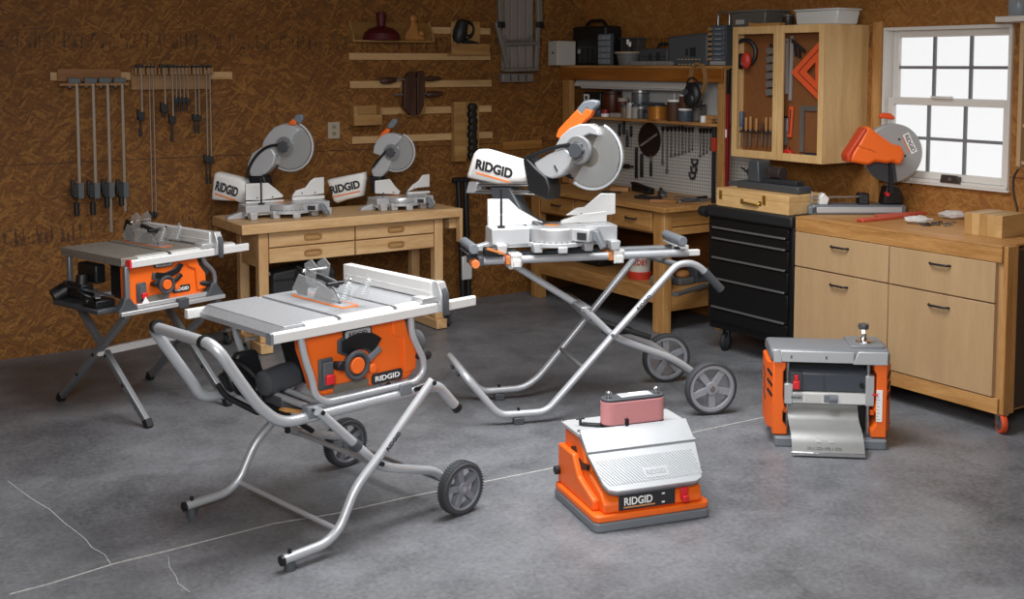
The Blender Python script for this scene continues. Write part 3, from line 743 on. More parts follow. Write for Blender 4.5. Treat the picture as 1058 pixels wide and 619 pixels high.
    k = P['k']
    # raised rib at the right of the panel
    obj('panel_rib', G().prism(P['rib'], 'y', py-.012, py+.01), ORANGE, cab, .006)
    arc = [(pz[0]-.075*k+.005, pz[1]+.055*k)] + [(pz[0]+.02+.165*k*math.cos(a), pz[1]-.035+.165*k*math.sin(a)) for a in (2.15, 1.9, 1.65, 1.4, 1.15, .95, .8)] + [(pz[0]+.02+.09*k*math.cos(a), pz[1]-.035+.09*k*math.sin(a)) for a in (.7, 1.0, 1.3, 1.6, 1.9, 2.2)]
    if P.get('arc'): arc = P['arc']
    obj('bevel_scale', G().prism(arc, 'y', py-.010, py+.004), DGREY, cab, .003)
    obj('bevel_slot', G().prism([(pz[0]+(p[0]-pz[0])*.94+.012, pz[1]+(p[1]-pz[1])*.86+.01) for p in arc], 'y', py-.013, py-.009), BLACK, cab)
    hw = obj('handwheel', G().loop((pz[0], py-.035, pz[1]), (0, 1, 0), .050*k, .010*k).cyl((pz[0], py-.03, pz[1]), (pz[0], py, pz[1]), .045*k), DGREY, t)
    obj('handwheel_hub', G().cyl((pz[0], py-.044, pz[1]), (pz[0], py-.02, pz[1]), .033*k), DORANGE, hw, .003)
    obj('crank_knob', G().cyl((pz[0]-.085*k, py-.05, pz[1]+.012), (pz[0]-.085*k, py-.005, pz[1]+.012), .016*k).bar((pz[0]-.09*k, py-.02, pz[1]+.012), (pz[0], py-.02, pz[1]), .035*k, .012, (0, 1, 0)), BLACK, hw, .003)
    obj('lock_lever', G().bar((pz[0]+.04*k, py-.012, pz[1]-.015*k), (pz[0]+.13*k, py-.012, pz[1]+.045*k), .026*k, .016, (0, 1, 0)), P.get('lever', MGREY), cab, .004)
    obj('lock_lever_hub', G().cyl((pz[0]+.085*k, py-.03, pz[1]-.03*k), (pz[0]+.085*k, py, pz[1]-.03*k), .018*k), DORANGE, cab, .003)
    sx, szz = P['sw']
    sw_ = obj('switch_plate', G().box(sx-.038*k, sx+.030*k, py-.012, py+.004, szz-.062*k, szz+.062*k), DGREY, t, .008)
    obj('switch_frame', G().box(sx-.02*k, sx+.026*k, py-.016, py-.010, szz-.045*k, szz+.045*k), mat('switch_grey', '#55585c', .5), sw_, .003)
    obj('switch_paddle', G().box(sx-.014*k, sx+.024*k, py-.03, py-.014, szz-.040*k, szz-.002*k), RED, sw_, .004)
    if P.get('warn'):
        obj('warning_label', G().prism([(sx-.02, szz-.058), (sx+.028, szz-.058), (sx+.004, szz-.02)], 'y', py-.0315, py-.0305), WPRINT, sw_)
    # plates with lettering
    ex, ez = P['emblem']; a = P.get('tilt', 0)
    X = Vector((math.cos(a), 0, math.sin(a))); U = Vector((-math.sin(a), 0, math.cos(a)))
    def plate(name, c, w, h, m, y):
        q = [(c[0]+X.x*sx_*w/2+U.x*sz_*h/2, c[1]+X.z*sx_*w/2+U.z*sz_*h/2) for sx_, sz_ in ((-1, -.6), (-.9, -1), (.9, -1), (1, -.6), (1, .6), (.9, 1), (-.9, 1), (-1, .6))]
        return obj(name, G().prism(q, 'y', py-y, py), m, cab)
    plate('emblem_border', (ex, ez), .135*k, .044*k, INK, .011)
    plate('emblem', (ex, ez), .122*k, .034*k, mat('emblem_grey', '#b9bbbd', .4, .3), .0125)
    text('emblem_lettering', 'RIDGID', INK, cab, (ex, py-.0126, ez), X, U, h=.015*k, w=.09*k)
    nx, nz = P['name']; w_ = P.get('namew', .155)*k
    plate('nameplate', (nx, nz), w_, .044*k, INK, .006)
    text('nameplate_lettering', 'RIDGID', WPRINT, cab, (nx, py-.0061, nz), X, U, h=.021*k, w=w_*.80)
    nx2 = P['plate2']
    plate('rating_plate', nx2, .17*k, .034*k, mat('rating_grey', '#6f6a60', .5), .005)
    # rest of the machine
    obj('motor_housing', G().lathe([(.02, -.09), (.055, -.085), (.06, -.05), (.06, .05), (.05, .08), (.02, .085)], (P['motor'][0], py+.14, P['motor'][1]), (1, 0, 0), 24), mat('motor_grey', '#5c5f63', .5), t)
    obj('bevel_handle', G().tube([(P['bh'][0], py+.0, P['bh'][1]), (P['bh'][0]+.055, py-.02, P['bh'][1]-.012), (P['bh'][0]+.10, py+.03, P['bh'][1]-.02)], .015, .03), BLACK, t)
    obj('dust_port', G().lathe([(.03, 0), (.045, .01), (.045, .10), (.03, .11)], (P['dust'][0], .22, P['dust'][1]), (-.5, .2, -.3), 20), BLACK, t)
    return t

PA = dict(x0=-.305, x1=.47, yb=.345, slots=(-.058, .218), blade=.085, rail=(-.375, .635), rrail=(-.39, .56), fence=.43, k=1.0,
          panel=[(-.215, .826), (-.207, .75), (-.175, .66), (-.152, .585), (-.13, .563), (.30, .552), (.338, .58), (.342, .65), (.31, .71), (.285, .75), (.268, .826)],
          rib=[(.205, .822), (.27, .822), (.29, .75), (.318, .69), (.338, .65), (.33, .59), (.27, .585), (.265, .73), (.215, .75)],
          pc=(.012, .668), sw=(-.112, .652), emblem=(.035, .788), name=(.185, .585), plate2=(.005, .582), motor=(.385, .66), bh=(.33, .645), dust=(-.20, .60), wing=True, tilt=.0)
saw1 = table_saw('large orange and grey table saw on the wheeled silver stand at the front', SO, SR, .868, -.25, PA)
cy = -.245
for s in (-1, 1):
    y = s*.245
    obj('roll_cage', G().tube([(-.245, y, .825), (-.232, y, .75), (-.195, y, .645), (-.185, y, .585), (-.135, y, .548), (.31, y, .543), (.352, y, .575), (.355, y, .63), (.315, y, .70), (.293, y, .745), (.288, y, .825)], .0135, .045, 12), TUBE, saw1)
obj('cage_cross_tube', G().tube([(-.15, -.245, .548), (-.15, .245, .548)], .012), TUBE, saw1)
obj('cage_cross_tube', G().tube([(.28, -.245, .543), (.28, .245, .543)], .012), TUBE, saw1)
# things hanging on the left side of the front saw: cord, motor end, dust chute
obj('motor_box', G().lathe([(.03, -.11), (.05, -.10), (.055, 0), (.05, .06), (.02, .065)], (-.155, .02, .60), (1, .15, .05), 22), DGREY, saw1)
g = G()
for q in range(5):
    g.loop((-.30+.012*q, .12+.02*q, .60-.006*q), (.5, -.7, .3+.15*q), .062+.006*(q % 3), .006, 28, 6)
obj('cord_coil', g, BLACK, saw1)
obj('guard_storage', G().tube([(-.40, .10, .60), (-.37, .10, .55), (-.24, .06, .46), (-.20, .06, .48)], .012, .03).tube([(-.36, .12, .69), (-.28, .12, .66), (-.22, .08, .58), (-.22, .08, .50)], .014, .04).tube([(-.38, .12, .63), (-.27, .10, .52)], .010), BLACK, saw1)
obj('guard_shell', G().prism([(-.33, .63), (-.29, .70), (-.20, .70), (-.17, .60), (-.19, .50), (-.27, .52)], 'y', .13, .17), BLACK, saw1, .012)
obj('dust_chute', G().prism([(-.215, .545), (-.09, .512), (-.06, .47), (-.09, .465), (-.21, .50)], 'y', -.06, .12), DGREY, saw1, .006)
obj('wood_push_stick', G().prism([(-.225, .497), (-.205, .505), (-.10, .470), (-.062, .462), (-.062, .455), (-.10, .457), (-.20, .485)], 'y', -.07, -.05), mat('push_stick', '#c79052', .5), saw1)

# --- rear left saw on its folding stand
LO, LR = (1.79, 6.31), 17
t = thing('folding_stand', 'grey folding stand with two crossed leg pairs under the table saw by the clamp racks', 'stand', (LO[0], LO[1], 0), LR)
ZS = .572
for sx, xx in ((-1, -.285), (1, .275)):
    for nm, a, b, off in (('leg', (.39, .02), (-.285, ZS), 0), ('leg', (-.395, .02), (.27, ZS), -.034*sx)):
        x = xx+off
        l = obj(nm, G().bar((x, a[0], a[1]), (x, b[0], b[1]), .032, .036, (0, 1, 0)), TUBED, t, .005)
        obj('rubber_foot', G().bar((x, a[0]*1.02, .0), (x, a[0]*.965, .04), .037, .042, (0, 1, 0)), BLACK, l, .004)
        for f in (.30, .54):
            p = (x, a[0]+(b[0]-a[0])*f, a[1]+(b[1]-a[1])*f)
            obj('bolt', G().cyl((p[0]-.02, p[1], p[2]), (p[0]+.02, p[1], p[2]), .009), BLACK, l)
obj('cross_bar', G().box(-.30, .285, -.03, -.005, .318, .358), ALUW, t, .003)
obj('top_rail', G().box(-.335, .30, -.315, -.285, ZS, ZS+.022), ALU, t, .003)
obj('top_rail', G().box(-.335, .30, .245, .275, ZS, ZS+.022), ALU, t, .003)
for x in (-.28, .27): obj('side_rail', G().box(x-.015, x+.015, -.285, .245, ZS, ZS+.02), TUBED, t, .003)
obj('centre_clip', G().box(.0, .06, -.325, -.28, ZS-.01, ZS+.04), DGREY, t, .004)
tray = obj('storage_tray', G().box(-.40, -.27, -.20, .24, ZS+.004, ZS+.03), DGREY, t, .006)
PB = dict(x0=-.30, x1=.40, yb=.32, slots=(-.02, .22), blade=.07, rail=(-.265, .475), rrail=(-.24, .40), fence=.255, k=.82, redcap=True, pin=.03,
          panel=[(-.265, .825), (-.262, .62), (-.235, .600), (.17, .600), (.215, .63), (.205, .72), (.165, .77), (.150, .825)],
          rib=[(.09, .822), (.150, .822), (.165, .77), (.203, .72), (.212, .635), (.15, .632), (.14, .75), (.095, .77)],
          pc=(-.055, .697), sw=(-.185, .672), emblem=(-.055, .805), name=(.055, .655), plate2=(-.09, .632), motor=(.22, .72), bh=(.17, .67), dust=(-.30, .66), warn=True, lever=BLACK, namew=.13,
          tm=mat('pitted_table', '#8d877e', .45, .3, .15, 40),
          arc=[(-.125, .735), (-.118, .765), (-.06, .752), (-.0, .765), (.045, .795), (.06, .785), (.03, .742), (-.04, .718), (-.10, .72)])
saw2 = table_saw('smaller orange table saw on a grey folding stand at the left, below the clamp racks', LO, LR, .862, -.29, PB)
obj('cage_post', G().box(-.295, -.268, -.29, -.263, ZS+.04, .82), TUBED, saw2, .006)
obj('cage_post', G().box(-.295, -.268, .25, .277, ZS+.04, .82), TUBED, saw2, .006)
obj('cage_post', G().tube([(.185, -.275, .82), (.19, -.275, .785), (.255, -.275, .72), (.262, -.275, .66), (.24, -.275, .60)], .0125, .04), TUBED, saw2)
obj('cage_post', G().tube([(.185, .26, .82), (.19, .26, .785), (.255, .26, .72), (.262, .26, .66), (.24, .26, .60)], .0125, .04), TUBED, saw2)
for x in (-.285, .245):
    for y in (-.278, .262):
        obj('corner_foot', G().prism([(x-.06, ZS+.022), (x+.06, ZS+.022), (x+.03, ZS+.06), (x+.01, ZS+.09), (x-.02, ZS+.09), (x-.03, ZS+.06)], 'y', y-.022, y+.022), DGREY, saw2, .005)
obj('cage_rail', G().box(-.23, .20, -.29, -.265, ZS+.024, ZS+.046), ALU, saw2, .003)
g = G()
for q in range(5): g.loop((-.345+.01*q, -.02+.05*q, ZS+.085+.01*(q % 2)), (.4, .3*(q % 3)-.3, 1), .055+.005*q, .0075, 24, 6)
obj('cord_coil', g, BLACK, saw2)
obj('mitre_gauge', G().box(-.39, -.28, -.17, -.05, ZS+.032, ZS+.07).box(-.37, -.30, .0, .12, ZS+.06, ZS+.13).cyl((-.34, .05, ZS+.1), (-.33, .06, ZS+.175), .03).bar((-.40, -.1, ZS+.06), (-.27, .1, ZS+.09), .02, .02), BLACK, saw2, .006)
obj('rip_blade_wrench', G().bar((-.385, -.18, ZS+.09), (-.29, .0, ZS+.10), .025, .006).bar((-.30, -.18, ZS+.085), (-.36, .03, ZS+.11), .018, .006), STEEL, saw2)
obj('motor_tail', G().box(-.30, -.24, -.02, .16, .70, .80), BLACK, saw2, .01)
# ------------------------------------------------------------------ mitre saws
def poly(F, pts, turn=0.0, **k):
    out = []
    for p in pts:
        q = F(*p, turn=turn, **k)
        out.append(q)
    return out

def mitre_saw(label, F, P, name='mitre_saw'):
    """F: Frame at the turntable pivot on the supporting surface; head turned P['turn'] degrees"""
    t = thing(name, label, 'mitre saw', tuple(F.O), math.degrees(F.rot))
    k = P['k']; T = RZ(P['turn'])
    th = P['th']                                   # table height
    rt = P['rt']                                   # turntable radius
    body = LGREY
    g = G()
    xl, xr = P['base']
    g.box(-.025, .025, -rt*1.16, -rt*1.02, 0, .034)
    g.prism([(xl, -.06), (xr, -.06), (xr, .10), (.10*k, .17*k), (-.10*k, .17*k), (xl, .10)], 'z', .022, .05)
    g.box(xl, -rt*.98, -.075, .085, .04, th).box(rt*.98, xr, -.075, .085, .04, th)
    for x in (xl+.02, -rt*.92, rt*.85, xr-.05):
        g.prism([(x, .0), (x+.045, .0), (x+.05, .05), (x-.005, .05)], 'y', -.115*k, -.05*k).prism([(x, .0), (x+.045, .0), (x+.05, .05), (x-.005, .05)], 'y', .06, .11)
    base = obj('base', g, body, t, .005)
    g = G()
    for q in range(13):
        a = -PI/2+(q-6)*.2
        g.cyl((rt*1.0*math.cos(a), rt*1.0*math.sin(a), .0515), (rt*1.0*math.cos(a), rt*1.0*math.sin(a), .053), .006, None, 8)
    obj('detent_ring', G().lathe([(rt*.9, .03), (rt*1.13, .03), (rt*1.13, .048), (rt*1.08, .0505), (rt*.9, .0505)], n=48, closed=True), body, base)
    obj('detents', g, DGREY, base)
    tt = obj('turntable', G().lathe([(rt*.5, .052), (rt*.97, .052), (rt*.98, .06), (rt*.98, th-.006), (rt*.95, th), (rt*.2, th)], n=48), ALU, t)
    obj('kerf_plate', G(T).box(-.022, .022, -rt*.15, rt*.8, th+.0002, th+.0025), mat('kerf_plate', '#c9772f' if P.get('okerf') else '#8d8f92', .5), tt)
    arm = obj('control_arm', G(T).prism([(-.045*k, -.05), (-.05*k, -rt*1.55), (.05*k, -rt*1.55), (.045*k, -.05)], 'z', th*.45, th-.001), body, t, .006)
    obj('control_handle', G(T).prism([(-rt*1.55, th*.5), (-rt*1.55, th*.95), (-rt*1.72, th*.92), (-rt*1.98, th*.25), (-rt*1.86, th*.12), (-rt*1.68, th*.45)], 'x', -.018*k, .018*k), MGREY, arm, .006)
    obj('arm_label', G(T).box(-.0515*k, -.047*k, -rt*1.45, -rt*1.1, th*.55, th*.85), INK, arm)
    # fences
    for key in ('fl', 'fr'):
        pts = [(p.x, p.z) for p in poly(F, P[key], y=.05)]
        f = obj('fence', G().prism(pts, 'y', .05, .068), P.get('fm', ALUW), t, .003)
        xs = [p[0] for p in pts]; zm = min(p[1] for p in pts)
        lo = (min(xs)+.0, max(xs)-.0)
        tip = P[key+'t']
        obj('fence_base', G().prism([(lo[0], th+.001), (lo[0], zm-.004), (lo[1], zm-.004), (lo[1], th+.001)] if not tip else tip, 'y', .045, .075), P.get('fm', ALUW), f, .003)
        for q in (.3, .7):
            x = lo[0]+(lo[1]-lo[0])*q; obj('fence_bolt', G().cyl((x, .046, zm+.018), (x, .052, zm+.018), .005, None, 8), DGREY, f)
    hx = xl+.055
    if P.get('rod'):
        obj('clamp_rod', G().cyl((P['rod'], -.03, th), (P['rod'], -.03, th+P['rodh']), .006).cyl((P['rod'], -.03, th), (P['rod'], -.03, th+.01), .02), BLACK, t)
    obj('back_leg', G().prism([(xl-.10*k, .0), (xl+.02, .0), (xl+.05, .04), (xl, .045), (xl-.09*k, .018)], 'y', .0, .05), body, base, .004)
    # head: everything in the plane of the blade (x = 0 of the turned axes)
    H = lambda pts: [(q.y, q.z) for q in poly(F, pts, turn=P['turn'], x=0)]
    c = F(*P['bc'], turn=P['turn'], x=0); c = (0, c.y, c.z); R_ = P['br']
    hub = P.get('hub', (0, 0))
    bl = G(T)
    n = 60; pr_ = []
    for i in range(n):
        a = 2*PI*i/n
        pr_ += [(c[1]+R_*.93*math.cos(a), c[2]+R_*.93*math.sin(a)), (c[1]+R_*math.cos(a+.03), c[2]+R_*math.sin(a+.03))]
    bl.prism(pr_, 'x', -.0015, .0015)
    sb = obj('saw_blade', bl, mat('big_blade_steel', '#aaa59d', .3, .75) if P.get('okerf') else mat('blade_steel', '#d3d1ce', .28, .6), t)
    hc = (c[1]+hub[0], c[2]+hub[1])
    # clear lower guard
    gd = [(c[1]+R_*1.06*math.cos(a), c[2]+R_*1.06*math.sin(a)) for a in [P['g0']+(P['g1']-P['g0'])*q/24 for q in range(25)]]
    gi = [(c[1]+R_*.35*math.cos(a), c[2]+R_*.35*math.sin(a)) for a in [P['g1']+(P['g0']-P['g1'])*q/24 for q in range(25)]]
    lg_ = obj('lower_guard', G(T).prism(gd+gi, 'x', -.030, -.027).prism(gd+gi, 'x', .027, .030), CLEAR, t)
    rim = G(T).tube([(0, p[0], p[1]) for p in gd], .006, .001, 6, 1); obj('guard_rim', rim, mat('guard_rim', '#cfd2d4', .3, .2), lg_)
    # metal upper guard and gear arm
    ug = H(P['ug'])
    u = obj('upper_guard', G(T).prism(ug, 'x', -.036, .036), P.get('gm', LGREY), t, .006)
    bo = obj('blade_boss', G(T).lathe([(.062*k, -.046), (.068*k, -.030), (.05*k, -.030)], (0, hc[0], hc[1]), (1, 0, 0), 24), mat('boss_steel', '#9fa1a3', .35, .6), u)
    kn = G(T).cyl((-.07, hc[0], hc[1]), (-.04, hc[0], hc[1]), .034*k)
    for q in range(8):
        a = 2*PI*q/8; kn.bar((-.062, hc[0]+.034*k*math.cos(a), hc[1]+.034*k*math.sin(a)), (-.045, hc[0]+.034*k*math.cos(a), hc[1]+.034*k*math.sin(a)), .012*k, .012*k)
    obj('arbor_cover', kn, DGREY, u, .002)
    la = H(P['link'])
    obj('guard_link', G(T).tube([(-.055, p[0], p[1]) for p in la], .0095*k, .04), BLACK, u)
    a = H(P['arm'])
    obj('gear_arm', G(T).prism(a, 'x', -.045*k, .045*k), LGREY, t, .01)
    ga = LAST
    if P.get('slots_'):
        for s_ in P['slots_']:
            q = H(s_); obj('vent', G(T).bar((-.046*k, q[0][0], q[0][1]), (-.046*k, q[1][0], q[1][1]), .012, .006), INK, ga)
    m0 = H([P['mot']])[0]
    obj('motor', G(T).lathe([(.03, .03), (.062*k, .04), (.066*k, .16*k), (.055*k, .21*k), (.02, .22*k)], (0, m0[0], m0[1]), (1, 0, 0), 24), BLACK, t)
    # handle
    hs = H(P['hb'])
    h1 = obj('handle', G(T).prism(hs, 'x', -.021, .021), P.get('hc', DORANGE), t, .008)
    obj('handle_grip', G(T).prism(H(P['hg']), 'x', -.020, .020), MGREY, h1, .008)
    # pivot housing
    obj('pivot_housing', G(T).prism(H(P['pv']), 'x', -.055*k, .055*k), BLACK, t, .008)
    col = H(P['col'])
    obj('support_post', G(T).prism(col, 'x', -.04*k, .04*k), P.get('cm', BLACK), t, .008)
    if P.get('rails'):
        rr = H(P['rails']); 
        for y1, z1, y2, z2 in ((rr[0][0], rr[0][1], rr[1][0], rr[1][1]), (rr[2][0], rr[2][1], rr[3][0], rr[3][1])):
            for x in (-.03, .03): obj('slide_rail', G(T).cyl((x, y1, z1), (x, y2, z2), .013), CHROME, t)
        e = H(P['rend']); obj('rail_end', G(T).prism(e, 'x', -.05, .05), ALU, t, .006)
        g = G(T)
        for q in range(4): g.loop((0, e[0][0]-.14-.02*q, e[0][1]+.02+.012*(q % 2)), (1, .3*q-.4, .2), .04, .005, 20, 6)
        obj('cord_loops', g, BLACK, t)
    # dust bag: a soft pillow
    bq = poly(F, P['bag'], turn=P['turn'], x=0); n = len(bq)
    cen = sum((Vector((q.y, q.z)) for q in bq), Vector((0, 0)))/n
    g = G(T); layers = []
    for xx, sc in ((-.060*k, .80), (-.052*k, .93), (-.02*k, 1.0), (.02*k, 1.0), (.052*k, .93), (.06*k, .80)):
        layers.append([g._v((xx, cen.x+(q.y-cen.x)*sc, cen.y+(q.z-cen.y)*sc)) for q in bq])
    g.skin(layers)
    bag = obj('dust_bag', g, CLOTH, t, 0, 1.2)
    b0, b1 = [T @ Vector((-.0605*k, cen.x+(q.y-cen.x)*.8, cen.y+(q.z-cen.y)*.8)) for q in (bq[P['bl'][0]], bq[P['bl'][1]])]
    b2 = T @ Vector((-.0605*k, cen.x+(bq[P['bl'][2]].y-cen.x)*.8, cen.y+(bq[P['bl'][2]].z-cen.y)*.8))
    xd = (b1-b0).normalized(); ud = (b0-b2); ud = (ud-xd*ud.dot(xd)); H_ = ud.length; ud.normalize(); nd = xd.cross(ud)
    L_ = (b1-b0).length
    ctr = b0+xd*(L_*.47)-ud*(H_*.42)+nd*.001
    text('bag_lettering', 'RIDGID', INK, bag, ctr, xd, ud, h=H_*.42, w=L_*.98, bold=.042)
    ln = ctr-ud*(H_*.36); Rm = Matrix((xd, ud, nd)).transposed()
    obj('bag_stripe', G().obox(ln, (L_*.9, H_*.06, .0015), Rm), OLINE, bag)
    return t

# --- mobile stand of the big saw
MO, MR = (3.70, 4.95), -20
t = thing('mitre_saw_stand', 'silver folding tube stand on two large spoked wheels carrying the big mitre saw', 'stand', (MO[0], MO[1], 0), MR)
yn, yf_ = -.225, .22
obj('beam', G().cyl((-.535, -.10, .833), (.60, -.10, .833), .021), TUBE, t)
bm_ = LAST
obj('beam', G().cyl((-.535, .06, .833), (.60, .06, .833), .021), TUBED, t)
for y in (-.10, .06): obj('beam_extension', G().box(.60, .665, y-.016, y+.016, .817, .849), ALUW, bm_, .003); obj('beam_collar', G().cyl((-.42, y, .833), (-.395, y, .833), .0235), mat('red_collar', '#b53a3a', .5), bm_); obj('end_block', G().box(-.56, -.53, y-.023, y+.023, .81, .856), DGREY, bm_, .004)
obj('beam_deck', G().box(-.38, .42, -.085, .045, .825, .838), MGREY, t)
for x in (-.36, .20):
    b = obj('saw_bracket', G().box(x-.03, x+.03, -.135, .10, .852, .868).box(x-.028, x+.028, -.128, -.118, .795, .856).box(x-.018, x+.018, -.145, -.125, .80, .84), ALUW, t, .003)
    obj('bracket_lever', G().box(x-.055, x-.03, -.125, .08, .812, .854), mat('bracket_orange', '#c97a3c', .5), b, .003)
obj('base_tube', G().tube([(.735, yn, .655), (.62, yn, .775), (.565, yn, .80), (.49, yn, .795), (.135, yn, .432), (-.225, yn, .052), (-.475, yn, .052), (-.655, yn, .27), (-.655, yf_, .27), (-.475, yf_, .052), (-.235, yf_, .056), (-.15, yf_, .11), (.41, yf_, .755), (.43, yf_, .79)], .0185, .05, 14), TUBE, t)
obj('handle_grip', G().tube([(.645, yn, .75), (.742, yn, .648)], .0225), DGREY, t)
obj('handle_cross_tube', G().cyl((.43, yf_, .785), (.50, yn+.01, .79), .016), TUBED, t)
for y in (yn, yf_):
    obj('foot_pad', G().box(-.40, -.345, y-.022, y+.022, 0, .036), DGREY, t, .004)
    obj('foot_knob', G().cyl((-.373, y, .07), (-.373, y, .084), .008), BLACK, t)
for y, z in ((yn+.15, .20), (yn+.30, .20)): obj('bumper', G().cyl((-.655-.02, y-.1, .27), (-.655-.032, y-.1, .262), .012), BLACK, t)
obj('upper_arm', G().tube([(-.345, -.02, .79), (.0, -.02, .565), (.03, -.02, .545)], .0185, .05, 14), TUBE, t)
obj('hinge_plate', G().prism([(-.40, .815), (-.30, .815), (-.32, .775), (-.38, .775)], 'y', -.06, .02), ALUW, t, .003)
obj('hinge_pin', G().cyl((-.355, -.07, .79), (-.355, .03, .79), .011), STEEL, t)
for y, s in ((yn+.045, -1), (yf_-.045, 1)):
    obj('wheel_arm', G().tube([(-.01, y, .575), (.14, y, .43), (.20, y, .395), (.50, y, .275), (.655, y, .16)], .0185, .07, 14), TUBE, t)
    obj('pivot_bolt', G().cyl((.13, yn-.022, .436) if s < 0 else (.13, yf_+.022, .436), (.13, y, .436), .010), STEEL, t)
    wheel(t, (.655, -.305 if s < 0 else .345, .1425), 'y', .1425, .045, mat('light_grey_rim', '#8d9096', .45), 5, .98 if s < 0 else .4, lugs=False)
obj('axle', G().cyl((.655, -.33, .1425), (.655, .37, .1425), .011), STEEL, t)
obj('joint_bracket', G().box(-.03, .03, yn+.03, yf_-.03, .55, .585), TUBED, t, .008)
obj('release_bar', G().tube([(.10, .05, .47), (.30, .0, .40), (.42, -.02, .36)], .016, .05).box(.18, .34, .02, .10, .375, .40), BLACK, t)
obj('lower_stretcher', G().cyl((-.02, yn, .265), (-.02, yf_, .265), .0115), TUBED, t)
d = Vector((.365, 0, .375)).normalized()
text('lettering', 'RIDGID', INK, t, (.30, yn-.0190, .605), d, (-d.z, 0, d.x), h=.020, w=.10)
for x, s in ((-.59, -1), (.55, 1)):
    k = obj('work_support', G().cyl((x-.0, -.155, .905), (x-.0, .10, .905), .026), MGREY, t, .003)
    obj('support_post', G().box(x-.012, x+.012, -.05, -.02, .815, .89).box(x-.03, x+.03, -.12, .07, .87, .88), ALU if s > 0 else DGREY, k, .003)
    obj('support_knob', G().cyl((x+s*-.01, -.075, .825), (x+s*-.01, -.155, .825), .022) if s < 0 else G().cyl((x, -.06, .845), (x, -.085, .845), .018), mat('pale_orange_knob', '#d9773f', .5) if s < 0 else BLACK, k, .003)
obj('stop_lever', G().box(-.53, -.43, -.14, -.08, .862, .905), BLACK, t, .006); obj('stop_tab', G().bar((-.52, -.145, .905), (-.43, -.145, .875), .02, .012), mat('bracket_orange', '#c97a3c', .5), t)

# --- the three saws
pv = Frame(MO, MR, 0).M @ Vector((-.125, -.01, .869))
FB = Frame((pv.x, pv.y), MR, .869)
bigP = dict(k=1.15, turn=45, th=.125, rt=.155, base=(-.355, .33), bc=(611, 161), br=.165, hub=(.06, .03), okerf=True,
  fl=[(504, 236), (504, 206), (526, 206), (536, 216), (556, 227), (556, 229), (528, 232), (520, 236)], flt=[(-.345, .126), (-.345, .185), (-.22, .185), (-.16, .17), (-.05, .14), (-.05, .126)],
  fr=[(585, 222.5), (596, 215), (604, 214), (621, 200), (636, 200), (636, 221), (616, 224), (600, 222)], frt=[(.05, .126), (.06, .142), (.17, .175), (.31, .185), (.31, .126)],
  rod=-.295, rodh=.205,
  ug=[(576, 158), (577, 150), (583, 140), (592, 132), (602, 128), (612, 128), (620, 133), (622, 140), (612, 138), (604, 141), (610, 150), (608, 162), (600, 168), (592, 165), (586, 158)],
  link=[(594, 149), (580, 151), (564, 157), (548, 163)], arm=[(556, 168), (572, 158), (588, 152), (597, 160), (592, 172), (585, 180), (575, 184), (563, 181)],
  slots_=[[(578, 170), (581, 176)]], mot=(588, 172),
  hb=[(576, 141), (579, 133), (598, 113), (604, 119), (600, 122), (607, 112), (614, 114), (612, 119), (594, 135), (580, 143)], hg=[(597, 113), (604, 105), (612, 103), (619, 104), (619, 109), (612, 116), (608, 112), (603, 121)],
  pv=[(546, 164), (550, 162), (560, 173), (570, 182), (574, 192), (573, 206), (562, 202), (552, 196)], col=[(511, 193), (531, 193), (546, 222), (572, 236), (560, 243), (530, 236), (514, 215)], cm=DGREY,
  rails=[(488, 197), (556, 199), (489, 190), (556, 190)], rend=[(486, 199), (489, 187), (499, 187), (495, 199)],
  bag=[(494, 157), (497, 154), (502, 154), (532, 163), (545, 167), (549, 172), (550, 181), (548, 187), (536, 188), (528, 190), (519, 190), (500, 186), (487, 183), (487, 180)], bl=(1, 4, 12), g0=2.0, g1=5.3)
big = mitre_saw('large sliding mitre saw with white dust bag on the wheeled tube stand', FB, bigP, 'mitre_saw')

def at_bench(u, v): return at(u, v, z=bz+.1)
pL = at(297, 209, z=bz+.09); FL = Frame((pL.x, pL.y), -2, bz+.0005)
leftP = dict(k=1.0, turn=45, th=.09, rt=.15, base=(-.31, .27), bc=(299, 151), br=.155, hub=(.02, 0),
  fl=[(254, 202), (254, 190), (277, 189), (285, 195), (293, 202), (292, 204), (270, 207), (254, 207)], flt=None,
  fr=[(302, 203), (306, 197), (316, 194), (321, 187), (325, 184), (335, 183), (335, 200), (320, 202)], frt=None,
  rod=-.19, rodh=.17,
  ug=[(273, 152), (274, 146), (279, 138), (286, 131), (295, 128), (305, 130), (312, 134), (306, 139), (302, 146), (301, 154), (296, 160), (288, 160), (281, 154)],
  link=[(295, 149), (281, 150), (270, 158), (262, 170), (259, 182)], arm=[(258, 170), (263, 158), (272, 152), (283, 152), (288, 160), (285, 170), (278, 178), (268, 184), (262, 182)],
  mot=(276, 165), hb=[(298, 129), (303, 122), (308, 125), (307, 129)], hg=[(303, 123), (307, 118), (313, 118), (314, 123), (311, 128), (307, 127)],
  pv=[(259, 181), (276, 181), (279, 190), (262, 190)], col=[(255, 184), (275, 184), (274, 204), (257, 204)], cm=LGREY,
  bag=[(224.5, 178), (228, 177.5), (250, 183), (257, 187), (258, 200), (254, 210), (248, 207.5), (232, 207), (221.5, 206), (221.5, 202)], bl=(1, 3, 8), g0=2.0, g1=5.2)
mitre_saw('silver mitre saw on the left end of the back workbench', FL, leftP)
pR = at(414, 202, z=bz+.09); FR_ = Frame((pR.x, pR.y), -2, bz+.0005)
